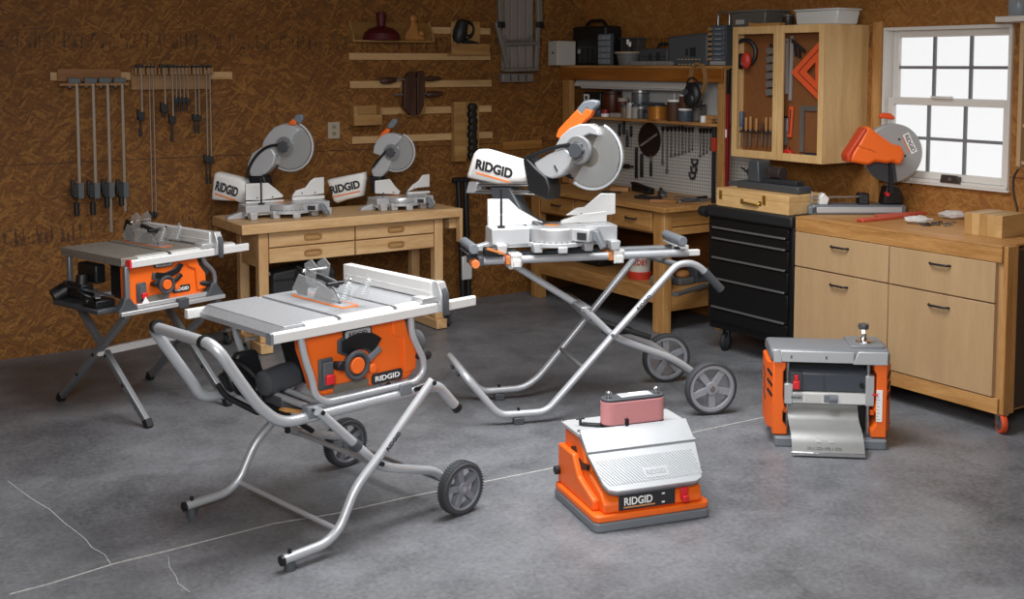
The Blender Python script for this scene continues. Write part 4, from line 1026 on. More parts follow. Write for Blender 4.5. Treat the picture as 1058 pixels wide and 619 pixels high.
rightP = dict(k=.88, turn=45, th=.085, rt=.125, base=(-.215, .22), bc=(409, 157), br=.128, hub=(.02, 0),
  fl=[(388, 200), (388, 187), (403, 185), (409, 193), (414, 198), (412, 201)], flt=None,
  fr=[(421, 198), (427, 191), (433, 187), (437, 181), (444, 180), (444, 193), (432, 194)], frt=None,
  ug=[(387, 158), (388, 151), (391, 144), (397, 139), (404, 137), (411, 138), (417, 141), (413, 147), (408, 151), (410, 158), (405, 163), (399, 162)],
  link=[(402, 155), (395, 163), (388, 172)], arm=[(385, 176), (390, 166), (396, 159), (404, 157), (407, 164), (402, 176), (396, 182), (388, 184)],
  mot=(396, 170), hb=[(390, 144), (394, 138), (400, 132), (404, 134), (398, 142), (391, 148)], hg=[(400, 132), (404, 125), (408, 122), (411, 124), (410, 128), (406, 133)],
  hc=ORANGE, pv=[(383, 181), (395, 182), (397, 190), (385, 191)], col=[(384, 186), (396, 186), (396, 198), (385, 199)],
  bag=[(339.5, 186), (342, 184.5), (360, 181), (378, 177.5), (378.5, 184), (376.5, 202), (360, 206), (350, 209.5), (346.5, 208), (343, 196)], bl=(0, 3, 7), g0=2.0, g1=5.2)
sv = mitre_saw('smaller silver mitre saw with orange handle on the right end of the back workbench', FR_, rightP)
obj('side_handle', G().tube([(-.03, .08, .31), (-.06, .13, .25), (-.05, .16, .20)], .012, .03), mat('blue_grey_plastic', '#4d5866', .5), sv)
# ------------------------------------------------------------------ belt sander on the floor
FS = Frame((2.98, 3.70), -13.5)
t = thing('bench_sander', 'orange belt sander with pink belt and tilted silver table on the floor', 'sander', (2.98, 3.70, 0), -13.5)
def rr(x0, x1, y0, y1, r, n=4):
    out = []
    for cx, cy, a0 in ((x1-r, y1-r, 0), (x0+r, y1-r, PI/2), (x0+r, y0+r, PI), (x1-r, y0+r, 1.5*PI)):
        out += [(cx+r*math.cos(a0+PI/2*k/n), cy+r*math.sin(a0+PI/2*k/n)) for k in range(n+1)]
    return out
obj('base', G().prism(rr(-.197, .325, -.225, .215, .03), 'z', 0, .038), MGREY, t, .006)
obj('skirt', G().prism(rr(-.195, .322, -.222, .212, .03), 'z', .0385, .066), ORANGE, t, .006)
body = obj('housing', G().prism([(-.205, .066), (-.205, .105), (-.165, .14), (-.03, .19), (.02, .29), (.045, .305), (.195, .305), (.20, .22), (.205, .066)], 'x', -.150, .290), ORANGE, t, .008)
for xa_, xb_ in ((-.178, -.148), (.288, .312)): obj('side_shoulder', G().prism([(-.16, .066), (-.16, .11), (-.01, .155), (.05, .235), (.205, .235), (.208, .066)], 'x', xa_, xb_), ORANGE, body, .008)
sl_ = [(q.y, q.z) for q in [FS(u, v, x=-.155) for u, v in ((590, 461), (594, 461), (596, 471), (601, 478), (607, 481), (607, 486), (600, 485), (593, 479), (590, 470))]]
obj('tilt_slot', G().prism(sl_, 'x', -.156, -.145), BLACK, body)
obj('tilt_knob', G().cyl((-.20, .19, .12), (-.176, .19, .12), .018), BLACK, body, .003)
obj('side_knob', G().cyl((.312, .06, .18), (.33, .06, .18), .016), BLACK, body, .003)
obj('deck', G().prism(rr(-.158, .352, .035, .225, .012), 'z', .305, .322), LGREY, t, .003)
for p in ((-.145, .21), (-.145, .055)): obj('deck_screw', G().cyl((p[0], p[1], .322), (p[0], p[1], .329), .008), CHROME, t)
# tilting table: two slabs meeting at a step
A = Vector((0, .045, .324)); B = Vector((0, -.215, .148)); dv = (B-A).normalized(); nv = Vector((0, dv.z, -dv.y)); nv = nv if nv.z > 0 else -nv
L_ = (B-A).length
def slab(g, s0, s1, xa0, xb0, xa1, xb1, h0, h1, rnd=0):
    """trapezoid on the slope between distances s0 and s1"""
    q = [(xa0, s0), (xb0, s0), (xb1, s1-rnd), (xb1-rnd*.3, s1-rnd*.3), (xb1-rnd, s1), (xa1+rnd, s1), (xa1+rnd*.3, s1-rnd*.3), (xa1, s1-rnd)] if rnd else [(xa0, s0), (xb0, s0), (xb1, s1), (xa1, s1)]
    f = lambda x, s, h: A+dv*s+nv*h+Vector((x, 0, 0))
    lo = [g._v(f(x, s, h0)) for x, s in q]; hi = [g._v(f(x, s, h1)) for x, s in q]; n = len(q)
    g.bm.faces.new(lo); g.bm.faces.new(list(reversed(hi)))
    for i in range(n): g.bm.faces.new((lo[i], lo[(i+1) % n], hi[(i+1) % n], hi[i]))
    return g
sl = .36
SAND_T = mat('sander_table', '#b4b7ba', .36, .35)
tb = obj('tilting_table', slab(slab(G(), 0, L_*sl-.004, -.150, .345, -.158, .338, -.004, .014), L_*sl, L_, -.158, .338, -.145, .300, -.004, .012, .045), SAND_T, t, .003)
obj('table_step', slab(G(), L_*sl-.006, L_*sl+.006, -.160, .340, -.160, .340, .0, .020), SAND_T, tb, .002)
obj('table_underframe', slab(G(), 0, L_, -.155, .340, -.140, .295, -.016, -.004, .045), MGREY, tb)
g = G()
for q in range(36):                                     # moulded diagonal ridges
    x = -.19+.0138*q; s0, s1 = L_*.50, L_*.90; sh = .075
    x0, x1 = max(x, -.142), min(x+sh, .297)
    if x0 >= x1: continue
    f = lambda xx: s0+(s1-s0)*(xx-x)/sh
    pa, pb = A+dv*f(x0)+nv*.0122+Vector((x0, 0, 0)), A+dv*f(x1)+nv*.0122+Vector((x1, 0, 0))
    g.bar(pa, pb, .0055, .005, nv)
obj('table_ridges', g, SAND_T, tb)
e = obj('table_emblem', slab(G(), L_*.70, L_*.86, .045, .155, .045, .155, .012, .0145), SAND_T, tb, .001)
text('emblem_lettering', 'RIDGID', mat('emblem_shade', '#9a9c9e', .4, .4), tb, A+dv*(L_*.78)+nv*.0146+Vector((.10, 0, 0)), (1, 0, 0), -dv, h=.022, w=.085)
# oscillating belt
xa, xb, by, r = .012, .215, .085, .043
ov = [(xa+r*math.cos(a), by+r*math.sin(a)) for a in [PI/2+PI*k/12 for k in range(13)]] + [(xb+r*math.cos(a), by+r*math.sin(a)) for a in [-PI/2+PI*k/12 for k in range(13)]]
obj('sanding_belt', G().prism(ov, 'z', .335, .432), BELT, t, .002)
ov2 = [(xa+(x-xa)*1.05 if x < xa else x, by+(y-by)*1.06) for x, y in ov]
obj('belt_base', G().prism(ov2, 'z', .3225, .3345), BLACK, t)
tp = obj('belt_cover', G().prism([(x, by+(y-by)*.93) for x, y in ov], 'z', .4325, .444), DGREY, t, .003)
obj('cover_plate', G().box(.05, .20, by-.026, by+.026, .444, .450), LGREY, tp, .003)
obj('cover_label', G().box(.10, .185, by-.02, by+.02, .450, .4508), WPRINT, tp)
for x in (xa-.01, xb+.012): obj('knob', G().lathe([(.006, .444), (.006, .456), (.013, .462), (.013, .47), (.006, .474)], (x, by, 0)), CHROME, tp)
obj('belt_stop', G().box(.058, .072, by-r-.012, by-r+.001, .3225, .362), BLACK, t, .002)
obj('tension_arm', G().bar((-.10, .13, .329), (-.03, .085, .329), .022, .012).cyl((-.105, .135, .322), (-.105, .135, .352), .006).bar((-.125, .135, .350), (-.085, .135, .350), .006, .006), BLACK, t, .002)
# front plate
obj('front_plate', G().box(-.085, .165, -.2085, -.2045, .073, .134), INK, body)
text('lettering', 'RIDGID', WPRINT, body, (.0, -.2088, .108), (1, 0, 0), (0, 0, 1), h=.032, w=.125)
obj('orange_stripe', G().box(-.065, .075, -.2094, -.2085, .081, .087), mat('stripe_tan', '#c98f5c', .5), body)
for zz in (.118, .083): obj('white_mark', G().box(.105, .118, -.2094, -.2085, zz, zz+.006), WPRINT, body)
obj('switch', G().box(.188, .222, -.216, -.204, .085, .135).box(.192, .218, -.232, -.214, .078, .105), RED, body, .004)

# ------------------------------------------------------------------ thickness planer
FP = Frame((4.42, 3.95), -40)
t = thing('planer', 'orange and grey thickness planer with steel outfeed tray on the floor before the cabinets', 'planer', (4.42, 3.95, 0), -40)
X0, X1, YF, YB = -.205, .335, -.22, .06
for x0, x1 in ((X0+.01, X0+.12), (X1-.13, X1-.0)):
    obj('base_foot', G().prism(rr(x0, x1, YF-.03, YB+.02, .015), 'z', 0, .045), MGREY, t, .006)
obj('base_bed', G().box(X0+.06, X1-.06, YF+.02, YB, .02, .06), DGREY, t)
S = [(0, .05), (.072, .05), (.072, .085), (.05, .115), (.05, .165), (.06, .18), (.055, .20), (.05, .24), (.05, .36), (.062, .38), (.062, .408), (0, .408)]
for nm, fx, sgn in (('side_column', X0, 1), ('side_column', X1, -1)):
    k = obj(nm, G().prism([(fx+sgn*a, b) for a, b in S], 'y', YF, YB), ORANGE, t, .006)
obj('scale_strip', G().box(X1-.050, X1-.022, YF-.003, YF+.001, .13, .285), WPRINT, t)
g = G()
for q in range(9): g.box(X1-.048, X1-(.040 if q % 2 else .034), YF-.0036, YF-.0028, .14+.016*q, .1415+.016*q)
obj('scale_marks', g, INK, t)
obj('scale_pointer', G().box(X1-.070, X1-.044, YF-.008, YF-.003, .258, .266), RED, t)
for sgn, fx in ((1, X1), (-1, X0)):
    ck = obj('side_cheek', G().prism([(fx-sgn*.004, YF+.004), (fx+sgn*.024, YF+.05), (fx+sgn*.024, YB-.03), (fx-sgn*.004, YB)], 'z', .075, .405), mat('orange_cheek', '#e05f1a', .45), t, .006)
    for q in range(3):
        a_, b_ = Vector((fx+sgn*.003, YF+.012, .24+.05*q)), Vector((fx+sgn*.021, YF+.044, .265+.05*q)); nn = Vector((sgn*.85, -.52, 0)); obj('vent_slot', G().bar(a_+nn*.001, b_+nn*.001, .004, .012, (0, 0, 1)), BLACK, ck)
        obj('vent_slot', G().bar((fx+sgn*.0245, -.12, .20+.055*q), (fx+sgn*.0245, -.03, .23+.055*q), .003, .014, (0, 0, 1)), BLACK, ck)
obj('side_bolt', G().cyl((X1+.024, -.10, .10), (X1+.040, -.10, .10), .018), STEEL, t, .003)
# top cover: grey cap with a silver front band
obj('top_cover', G().prism([(YF+.002, .41), (YF+.002, .466), (YF+.05, .480), (-.03, .482), (YB-.02, .470), (YB+.01, .44), (YB+.01, .41)], 'x', X0-.012, X1+.012), mat('cover_grey', '#6f7276', .45), t, .014)
obj('front_band', G().box(X0+.035, X1-.16, YF-.008, YF+.003, .412, .466), LGREY, t, .003)
obj('front_band', G().prism([(X1-.165, .408), (X1-.14, .470), (X1-.002, .470), (X1-.002, .408)], 'y', YF-.011, YF+.003), LGREY, t, .003)
obj('front_band', G().prism([(X0, .408), (X0, .470), (X0+.022, .470), (X0+.036, .445), (X0+.040, .408)], 'y', YF-.010, YF+.003), LGREY, t, .003)
for x in (X0+.085, X0+.25): obj('band_mark', G().box(x-.003, x+.003, YF-.0088, YF-.0078, .43, .445), INK, t)
obj('cover_panel', G().box(X1-.17, X1-.005, YF+.04, YB-.03, .472, .489), mat('cover_grey', '', .5), t, .008)
kx, ky = .245, -.09
c = obj('height_crank', G().lathe([(.042, .489), (.040, .498), (.020, .502), (.012, .512), (.012, .53)], (kx, ky, 0)).bar((kx, ky, .525), (kx-.008, ky-.02, .56), .016, .012), CHROME, t)
obj('crank_knob', G().lathe([(.012, .553), (.024, .558), (.026, .572), (.024, .582), (.010, .586)], (kx-.008, ky-.02, 0)), mat('crank_knob_grey', '#5a5c5e', .35, .4), c)
# cutter head
obj('dark_interior', G().box(X0+.06, X1-.055, YF+.09, YB-.005, .06, .405), mat('interior_black', '#0d0d0e', .6), t)
h = obj('cutterhead_housing', G().prism([(YF+.03, .262), (YF+.025, .35), (YF+.04, .365), (YF+.10, .37), (YF+.10, .262)], 'x', X0+.075, X1-.085), mat('slate_housing', '#4a4f57', .45), t, .008)
obj('housing_seam', G().box(.04, .043, YF+.0235, YF+.03, .27, .35), DGREY, h)
obj('knob', G().cyl((X1-.115, YF+.008, .298), (X1-.115, YF+.03, .298), .012), BLACK, h)
s = obj('switch_plate', G().box(X0+.085, X0+.14, YF+.014, YF+.03, .27, .36), DGREY, t, .004)
obj('switch_paddle', G().box(X0+.097, X0+.128, YF-.004, YF+.016, .275, .315).box(X0+.103, X0+.122, YF+.004, YF+.016, .315, .345), RED, s, .004)
obj('cutterhead_bar', G().box(X0+.055, X1-.07, YF+.015, YF+.09, .205, .258), ALUW, t, .003)
br = LAST
obj('plate', G().box(X0+.085, X0+.145, YF+.011, YF+.016, .215, .248), mat('emblem_grey', '', .4), br)
text('lettering', 'RIDGID', INK, br, (X0+.115, YF+.0105, .233), (1, 0, 0), (0, 0, 1), h=.012, w=.05)
obj('info_label', G().box(X0+.155, X0+.235, YF+.0125, YF+.016, .214, .248), mat('label_grey', '#c9c8c4', .6), br)
obj('adjuster', G().cyl((X0+.27, YF+.02, .23), (X0+.31, YF+.02, .23), .022).box(X0+.245, X0+.275, YF+.005, YF+.02, .214, .25), MGREY, br, .003)
for x in (X0+.055, X1-.10):
    obj('guide_bracket', G().box(x, x+.042, YF+.01, YF+.05, .20, .35 if x > 0 else .30), ALU, t, .004)
for x in (X0+.075, X1-.082):
    obj('guide_post', G().cyl((x, YF+.045, .05), (x, YF+.045, .405), .010), STEEL, t)
for x, w_ in ((X0+.052, .02), (X1-.072, .02)): obj('orange_catch', G().box(x, x+w_, YF+.03, YF+.05, .15, .178), ORANGE, t, .004)
# outfeed tray
tr = [(YF+.05, .20), (YF+.02, .150), (YF-.005, .128), (YF-.075, .108), (YF-.115, .092), (YF-.15, .060), (YF-.172, .022), (YF-.168, .020), (YF-.146, .056), (YF-.112, .086), (YF-.072, .102), (YF-.001, .122), (YF+.026, .144), (YF+.055, .195)]
TRAYM = mat('tray_steel', '#a4a5a4', .38, .7, .05, 12)
tr_o = obj('outfeed_tray', G().prism(tr, 'x', X0+.075, X1-.130), TRAYM, t, 0, .9)
obj('tray_lip', G().box(X0+.073, X1-.128, YF-.178, YF-.168, .008, .026), CHROME, tr_o, .002)
g = G(); dn = Vector((0, -.032, -.025)).normalized(); n_ = Vector((0, -.6, .8)).normalized()
for x in (X0+.20, X0+.26): g.obox((x, YF-.134, .0755), (.022, .034, .003), Matrix((Vector((1, 0, 0)), Vector((0, .76, .65)), Vector((0, -.65, .76)))).transposed())
obj('tray_emboss', g, TRAYM, tr_o)
text('tray_lettering', 'RIDGID', mat('etched', '#7c7d7d', .5, .5), tr_o, (X0+.225, YF-.1625, .042), (1, 0, 0), (0, .5, .87), h=.012, w=.16)
obj('infeed_plate', G().box(X0+.075, X1-.105, YF+.06, YB, .19, .196), TRAYM, t)

# ------------------------------------------------------------------ abrasive chop saw on the drawer cabinet
FC = Frame((5.50, 4.50), -33.6, .9505)
t = thing('chop_saw', 'abrasive chop saw with grey wheel guard and orange motor on the cabinet before the window', 'saw', tuple(FC.O), -33.6)
obj('base', G().prism([(-.30, 0), (.265, 0), (.265, .05), (.25, .058), (-.285, .058), (-.30, .045)], 'y', .103, .232), mat('slate_cast', '#767d84', .4, .35), t, .005)
b0 = LAST
obj('base_lip', G().box(-.27, .24, .099, .104, .012, .046), LGREY, b0, .004)
obj('fence_block', G().box(-.01, .05, .12, .20, .058, .125), BLACK, t, .005)
for q in range(4): obj('fence_slot', G().box(-.005+.012*q, -.001+.012*q, .118, .12, .065, .118), DGREY, t)
v = obj('clamp_screw', G().cyl((-.29, .15, .098), (-.01, .15, .104), .007), CHROME, t)
obj('clamp_handle', G().cyl((-.29, .15, .06), (-.29, .15, .135), .0065), CHROME, v)
obj('clamp_nut', G().prism([(-.25, .058), (-.20, .058), (-.19, .095), (-.225, .13), (-.245, .11)], 'y', .12, .18), ALUW, v, .005)
obj('screw_block', G().box(-.318, -.26, .103, .15, .0005, .05), mat('slate_cast', '', .4), t, .006)
dc = FC(921, 158, y=.11); dr = .176
obj('wheel_guard', G().cyl((dc.x, .075, dc.z), (dc.x, .135, dc.z), dr, None, 56), mat('guard_grey', '#a9aaa9', .42, .25), t, .012)
gu = LAST
sp = [(dc.x+dr*1.0*math.cos(a), dc.z+dr*1.0*math.sin(a)) for a in [3.5+.09*k for k in range(16)]]
obj('retract_guard', G().prism(sp+[(dc.x, dc.z)], 'y', .060, .074), mat('retract_grey', '#43484e', .5, .1), gu, .003)
def Cp(pts, y): return [(q.x, q.z) for q in [FC(*p, y=y) for p in pts]]
mo = obj('motor', G().prism(Cp([(893, 129), (903, 137), (918, 148), (928, 150), (931, 158), (929, 167), (924, 170), (919, 166), (913, 168), (901, 166), (893, 170), (889, 169), (873, 166), (875, 160), (884, 146)], .02), 'y', -.055, .072), ORANGE, t, .022)
for k in range(3):
    a, b = Cp([(886+6*k, 150+2*k), (893+6*k, 153.5+2*k)], -.055); obj('motor_vent', G().bar((a[0], -.0556, a[1]), (b[0], -.0556, b[1]), .002, .006), mat('orange_shade', '#c9551a', .5), mo)
obj('motor_end_cap', G().prism(Cp([(891, 131), (894, 133), (879, 156), (876, 167), (873, 167), (872, 160), (883, 143)], -.0), 'y', -.058, .07), mat('red_orange', '#c8401c', .5), mo, .008)
hp = Cp([(908, 122), (909, 118), (913, 116.5), (920, 117), (925, 121), (924, 124)], .1)
obj('carry_handle', G().prism(hp, 'y', .09, .125), mat('orange_red', '#e2541f', .45), t, .01)
c0, c1 = Cp([(935.5, 138), (945, 158)], .074)
xd = Vector((c1[0]-c0[0], 0, c1[1]-c0[1])).normalized(); ud = Vector((-xd.z, 0, xd.x)); ctr = Vector(((c0[0]+c1[0])/2, .0738, (c0[1]+c1[1])/2))
Rm = Matrix((xd, ud, xd.cross(ud))).transposed()
obj('guard_label', G().obox(ctr+Vector((0, -.0005, 0)), (.125, .038, .002), Rm), WPRINT, gu, .0)
text('guard_lettering', 'RIDGID', INK, gu, ctr+Vector((0, -.0018, 0)), xd, ud, h=.024, w=.108)
obj('label_stripe', G().obox(ctr-ud*.026+Vector((0, -.0005, 0)), (.10, .005, .002), Rm), OLINE, gu)
for p in ((929, 144), (935, 161)): q = Cp([p], .074)[0]; obj('guard_bolt', G().cyl((q[0], .070, q[1]), (q[0], .078, q[1]), .006), INK, gu)
ax = Cp([(918, 168), (921, 171), (923, 200), (918, 200)], .06); obj('pivot_arm', G().prism(ax, 'y', .04, .066), BLACK, t, .004)
obj('pivot_block', G().prism([(.13, .058), (.25, .058), (.255, .10), (.22, .17), (.15, .17), (.14, .12)], 'y', .12, .22), BLACK, t, .01)
obj('lock_pin', G().cyl((.15, .09, .125), (.15, .13, .125), .012), RED, t)
cp = [FC(*p, y=.20) for p in ((939, 186), (945, 196), (950, 207), (951, 217))]
obj('power_cord', G().tube([(c.x, .20, max(c.z, .075)) for c in cp]+[(cp[-1].x-.01, .20, .035)], .007, .05), BLACK, t)
# ------------------------------------------------------------------ things on the back wall
YW = WB
def wbox(g, p0, p1, d, y1=None):
    """box on the back wall: opposite corners seen at pixels p0, p1, front face d off the wall"""
    a, b = at(*p0, y=YW-d), at(*p1, y=YW-d)
    return g.box(a.x, b.x, YW-d, YW if y1 is None else YW-y1, a.z, b.z)
def batten(label, p0, p1, h, d=.018, grp='battens on the back wall'):
    a, b = at(*p0, y=YW-d), at(*p1, y=YW-d); z = (a.z+b.z)/2
    o = obj('wall_batten', G().box(a.x, b.x, YW-d, YW-.0005, z-h/2, z+h/2), WALLW, None, .002)
    return tag(o, label, 'board', grp)
batten('long pale batten carrying both clamp racks at the left', (52, 79.5), (240, 77.5), .052, grp='battens on the back wall')
batten('top pale batten of the five, behind the red bottle shape', (361, 30.5), (507, 31.5), .05)
batten('second pale batten from the top, bare under the little red shelf', (361, 59), (507, 58), .05)
batten('third pale batten from the top, behind the wooden hand screw', (362, 88), (508, 85.5), .053)
batten('fourth pale batten from the top, behind the small wooden box', (364, 116), (508, 112), .053)
batten('lowest pale batten, behind the right mitre saw head', (364, 146), (509, 138.5), .053)
# clamp racks
a, b = at(59, 71, y=YW-.03), at(125, 84, y=YW-.03)
t = thing('clamp_rack', 'wide pine clamp rack at the far left holding four long bar clamps', 'rack', (0, 0, 0), group='clamp racks')
obj('back_board', G().box(a.x, b.x, YW-.036, YW-.0182, b.z, a.z), wood_mat('rack_pine', '#7c4c1c', '#9c6a32', 'X', 8, False), t, .003)
za = at(90, 86, y=YW-.08).z
BX = [at(u, 84, y=YW-.07).x for u in (79.2, 96, 111, 126)]
g = G().box(a.x, b.x, YW-.055, YW-.036, za-.016, za); xs_ = [a.x]+[q for x in BX for q in (x-.012, x+.012)]+[max(b.x, BX[-1]+.04)]
for k in range(0, len(xs_), 2): g.box(xs_[k], xs_[k+1], YW-.085, YW-.055, za-.016, za)
obj('ledge', g, wood_mat('rack_pine', '', '', 'X'), t)
BAR = mat('clamp_bar_steel', '#9c8f80', .4, .6); CBLK = mat('clamp_black', '#1a1b1d', .5); CGR = mat('clamp_grey', '#5f6264', .45, .4)
def bar_clamp(label, u0, v0, u1, v1, vh, vend, big=True, grp='long bar clamps', hang=None, d=.07, s=None, xf=None):
    """bar clamp hanging head down: bar from (u0,v0) to (u1,v1), sliding jaw at vh, grip down to vend"""
    p0, p1 = at(u0, v0, y=YW-d), at(u1, v1, y=YW-d)
    x = (p0.x+p1.x)/2 if xf is None else xf
    if hang: p0.z = hang
    t = thing('bar_clamp', label, 'clamp', (x, YW-d, p0.z), group=grp)
    L_ = p0.z-p1.z; s = s or (1.0 if big else .62)
    obj('bar', G().box(-.0085*s, .0085*s, -.004, .004, -L_, .02), BAR, t)
    obj('fixed_jaw', G().box(-.05*s, .022*s, -.016, .016, .0, .034*s).box(-.055*s, -.035*s, -.014, .014, -.03*s, .034*s), CGR if big else CBLK, t, .003)
    zj = at(u1, vh, y=YW-d).z-p0.z; ze = at(u1, vend, y=YW-d).z-p0.z
    j = obj('sliding_jaw', G().box(-.045*s, .02*s, -.018, .018, zj-.045*s, zj+.045*s).box(-.055*s, -.03*s, -.014, .014, zj-.03*s, zj+.07*s), CBLK, t, .004)
    if big: obj('jaw_plate', G().box(-.012*s, .022*s, -.021, -.017, zj-.05*s, zj+.05*s), CGR, j)
    obj('screw_grip', G().cyl((-.022*s, 0, ze), (-.022*s, 0, ze+.085*s), .017*s).cyl((-.022*s, 0, ze+.08*s), (-.022*s, 0, zj), .006), CBLK, t, .003)
    return t
for k, (u0, u1, ve, vend) in enumerate(((77.5, 81, 203, 223), (94, 98, 203, 222), (109, 113, 240, 214), (124, 128, 218, 212))):
    vh = 197 if k < 2 else 196
    bar_clamp('long bar clamp, %s from the left on the far left rack' % ('first', 'second', 'third', 'fourth')[k], u0, 84, u1, ve, vh, vend, hang=za+.0003, xf=BX[k])
a, b = at(136, 70, y=YW-.05), at(219, 92, y=YW-.05)
t = thing('clamp_rack', 'notched pine clamp rack crowded with small clamps above the left saw', 'rack', (0, 0, 0), group='clamp racks')
obj('back_board', G().box(a.x, b.x, YW-.036, YW-.0182, b.z, a.z), wood_mat('rack_pale', '#86603a', '#a57d50', 'X', 8, False), t, .003)
g = G(); n = 21; w_ = (b.x-a.x)/n; zt_ = at(170, 70, y=YW-.1).z
g.box(a.x, b.x, YW-.06, YW-.036, zt_-.045, zt_)
for k in range(n): g.box(a.x+w_*k+.006, a.x+w_*(k+1)-.006, YW-.10, YW-.06, zt_-.045, zt_)
NOTCH = [a.x+w_*(k+1) for k in range(n-1)]
obj('notched_ledge', g, wood_mat('rack_pale', '', '', 'X'), t, .002)
SC_ = [(147, 118, 120, 141), (153, 150, 222, 226), (157, 150, 222, 226), (170, 90, 112, 121), (178, 118, 124, 146), (183, 88, 104, 115), (187, 88, 104, 115), (191, 88, 104, 115), (195, 90, 104, 115), (200, 110, 122, 138), (206, 110, 122, 138), (212, 164, 165, 190), (218, 164, 165, 190)]
nm = ('first', 'second', 'third', 'fourth', 'fifth', 'sixth', 'seventh', 'eighth', 'ninth', 'tenth', 'eleventh', 'twelfth', 'thirteenth')
for k, (u, ve, vh, vend) in enumerate(SC_):
    xw = at(u, 70, y=YW-.085).x; xn = min(NOTCH, key=lambda q: abs(q-xw)); NOTCH = [q for q in NOTCH if q > xn]
    bar_clamp('small black bar clamp, %s from the left on the notched rack' % nm[k], u, 68, u+1, max(ve, vh+3), vh, vend, False, 'small bar clamps', hang=zt_+.0003, d=.085, xf=xn, s=(.6, .36, .36, .62, .55, .36, .36, .36, .36, .42, .42, .5, .5)[k])
# little tray shelf with the red shape and the carved figure
a, b = at(365, 43, y=YW-.10), at(449, 42, y=YW-.10); zt_ = at(365, 21, y=YW-.02).z
SHW = wood_mat('shelf_pine', '#8a6233', '#b18a55', 'X', 8, False)
t = thing('wall_tray_shelf', 'small pine tray shelf with slanted ends on the top batten', 'shelf', (0, 0, 0))
obj('bottom', G().box(a.x, b.x, YW-.10, YW-.0182, a.z, a.z+.012), SHW, t, .002)
obj('back', G().box(a.x+.01, b.x-.01, YW-.030, YW-.0182, a.z+.012, zt_-.01), wood_mat('shelf_back', '#6d4a20', '#87602e', 'X', 8, False), t)
for x in (a.x, b.x-.012): obj('end', G().prism([(YW-.10, a.z+.012), (YW-.10, a.z+.04), (YW-.03, zt_), (YW-.0182, zt_), (YW-.0182, a.z+.012)], 'x', x, x+.012), SHW, t, .002)
zb = a.z+.0125; c = at(394, 39, y=YW-.065)
RB = mat('dark_red_paint', '#4d080c', .6)
t = thing('push_block', 'dark red bottle-shaped push block on the small tray shelf', 'push block', (c.x, YW-.065, zb))
obj('foot', G().lathe([(.135, 0), (.14, .01), (.13, .05), (.09, .085), (.035, .10), (.03, .105)], n=28).cyl((0, 0, .10), (0, 0, .11), .03), RB, t, .002)
obj('grip', G().lathe([(.030, .10), (.032, .14), (.037, .19), (.030, .205)]), RB, t)
c = at(427, 40, y=YW-.06)
FW = wood_mat('figure_wood', '#94602a', '#b67c3c', 'Z', 8, False)
t = thing('carved_block', 'light carved wooden block with knobs beside the red push block', 'block', (c.x, YW-.062, zb))
obj('body', G().prism([(-.08, 0), (.09, 0), (.088, .03), (.04, .05), (.02, .14), (-.02, .15), (-.04, .09), (-.075, .05)], 'y', -.025, .025), FW, t, .012)
obj('knob', G().ball((0, 0, .165), .032, (1, .8, 1)).ball((.065, 0, .055), .026), FW, t)
# wooden bracket with dark router-like tool
a, b = at(467, 45, y=YW-.09), at(506, 57, y=YW-.09)
t = thing('tool_bracket', 'pine wall bracket block at the right end of the two top battens', 'bracket', (0, 0, 0))
obj('front', G().box(a.x, b.x, YW-.095, YW-.07, b.z, a.z), SHW, t, .003)
obj('base', G().box(a.x, b.x, YW-.07, YW-.0182, b.z, b.z+.02), SHW, t)
z2 = at(480, 22, y=YW-.02).z
obj('back', G().box(a.x+.03, b.x-.05, YW-.033, YW-.0182, b.z+.02, z2), SHW, t, .003)
c = at(476, 32, y=YW-.06)
zb = b.z+.02
t = thing('angle_grinder', 'black corded grinder lying in the pine bracket at the top batten', 'grinder', (c.x, YW-.052, zb))
hz_ = c.z-zb
obj('body', G().lathe([(.03, -.09), (.05, -.06), (.055, .0), (.045, .07), (.02, .09)], (0, 0, hz_), (.3, 0, 1)), CBLK, t)
obj('cord', G().loop((.06, -.02, hz_+.02), (.2, -1, .1), .055, .008).loop((.05, -.025, hz_-.0), (.1, -1, -.2), .06, .008), CBLK, t)
obj('handle', G().tube([(.02, -.02, hz_-.08), (.10, -.025, hz_-.085), (.20, -.02, .045)], .013, .04), CBLK, t)
obj('support_leg', G().cyl((0, 0, 0), (0, 0, hz_-.05), .03), CBLK, t)
# small wooden box on the fourth batten
a, b = at(366, 130, y=YW-.10), at(395, 109, y=YW-.10)
t = thing('wall_box', 'small open pine box with a cut-away front on the fourth batten', 'box', (0, 0, 0))
m_ = at(370, 119, y=YW-.1).z
obj('front', G().prism([(a.x, a.z), (b.x, a.z), (b.x, m_), (a.x+.035, m_), (a.x+.025, b.z), (a.x, b.z)], 'y', YW-.10, YW-.088), SHW, t, .002)
obj('sides', G().box(a.x, a.x+.012, YW-.088, YW-.0182, a.z, b.z).box(b.x-.012, b.x, YW-.088, YW-.0182, a.z, b.z-.02), SHW, t)
obj('bottom', G().box(a.x+.012, b.x-.012, YW-.088, YW-.0182, a.z, a.z+.012), SHW, t)
obj('back', G().box(a.x+.012, b.x-.012, YW-.03, YW-.0182, a.z+.012, b.z), SHW, t)
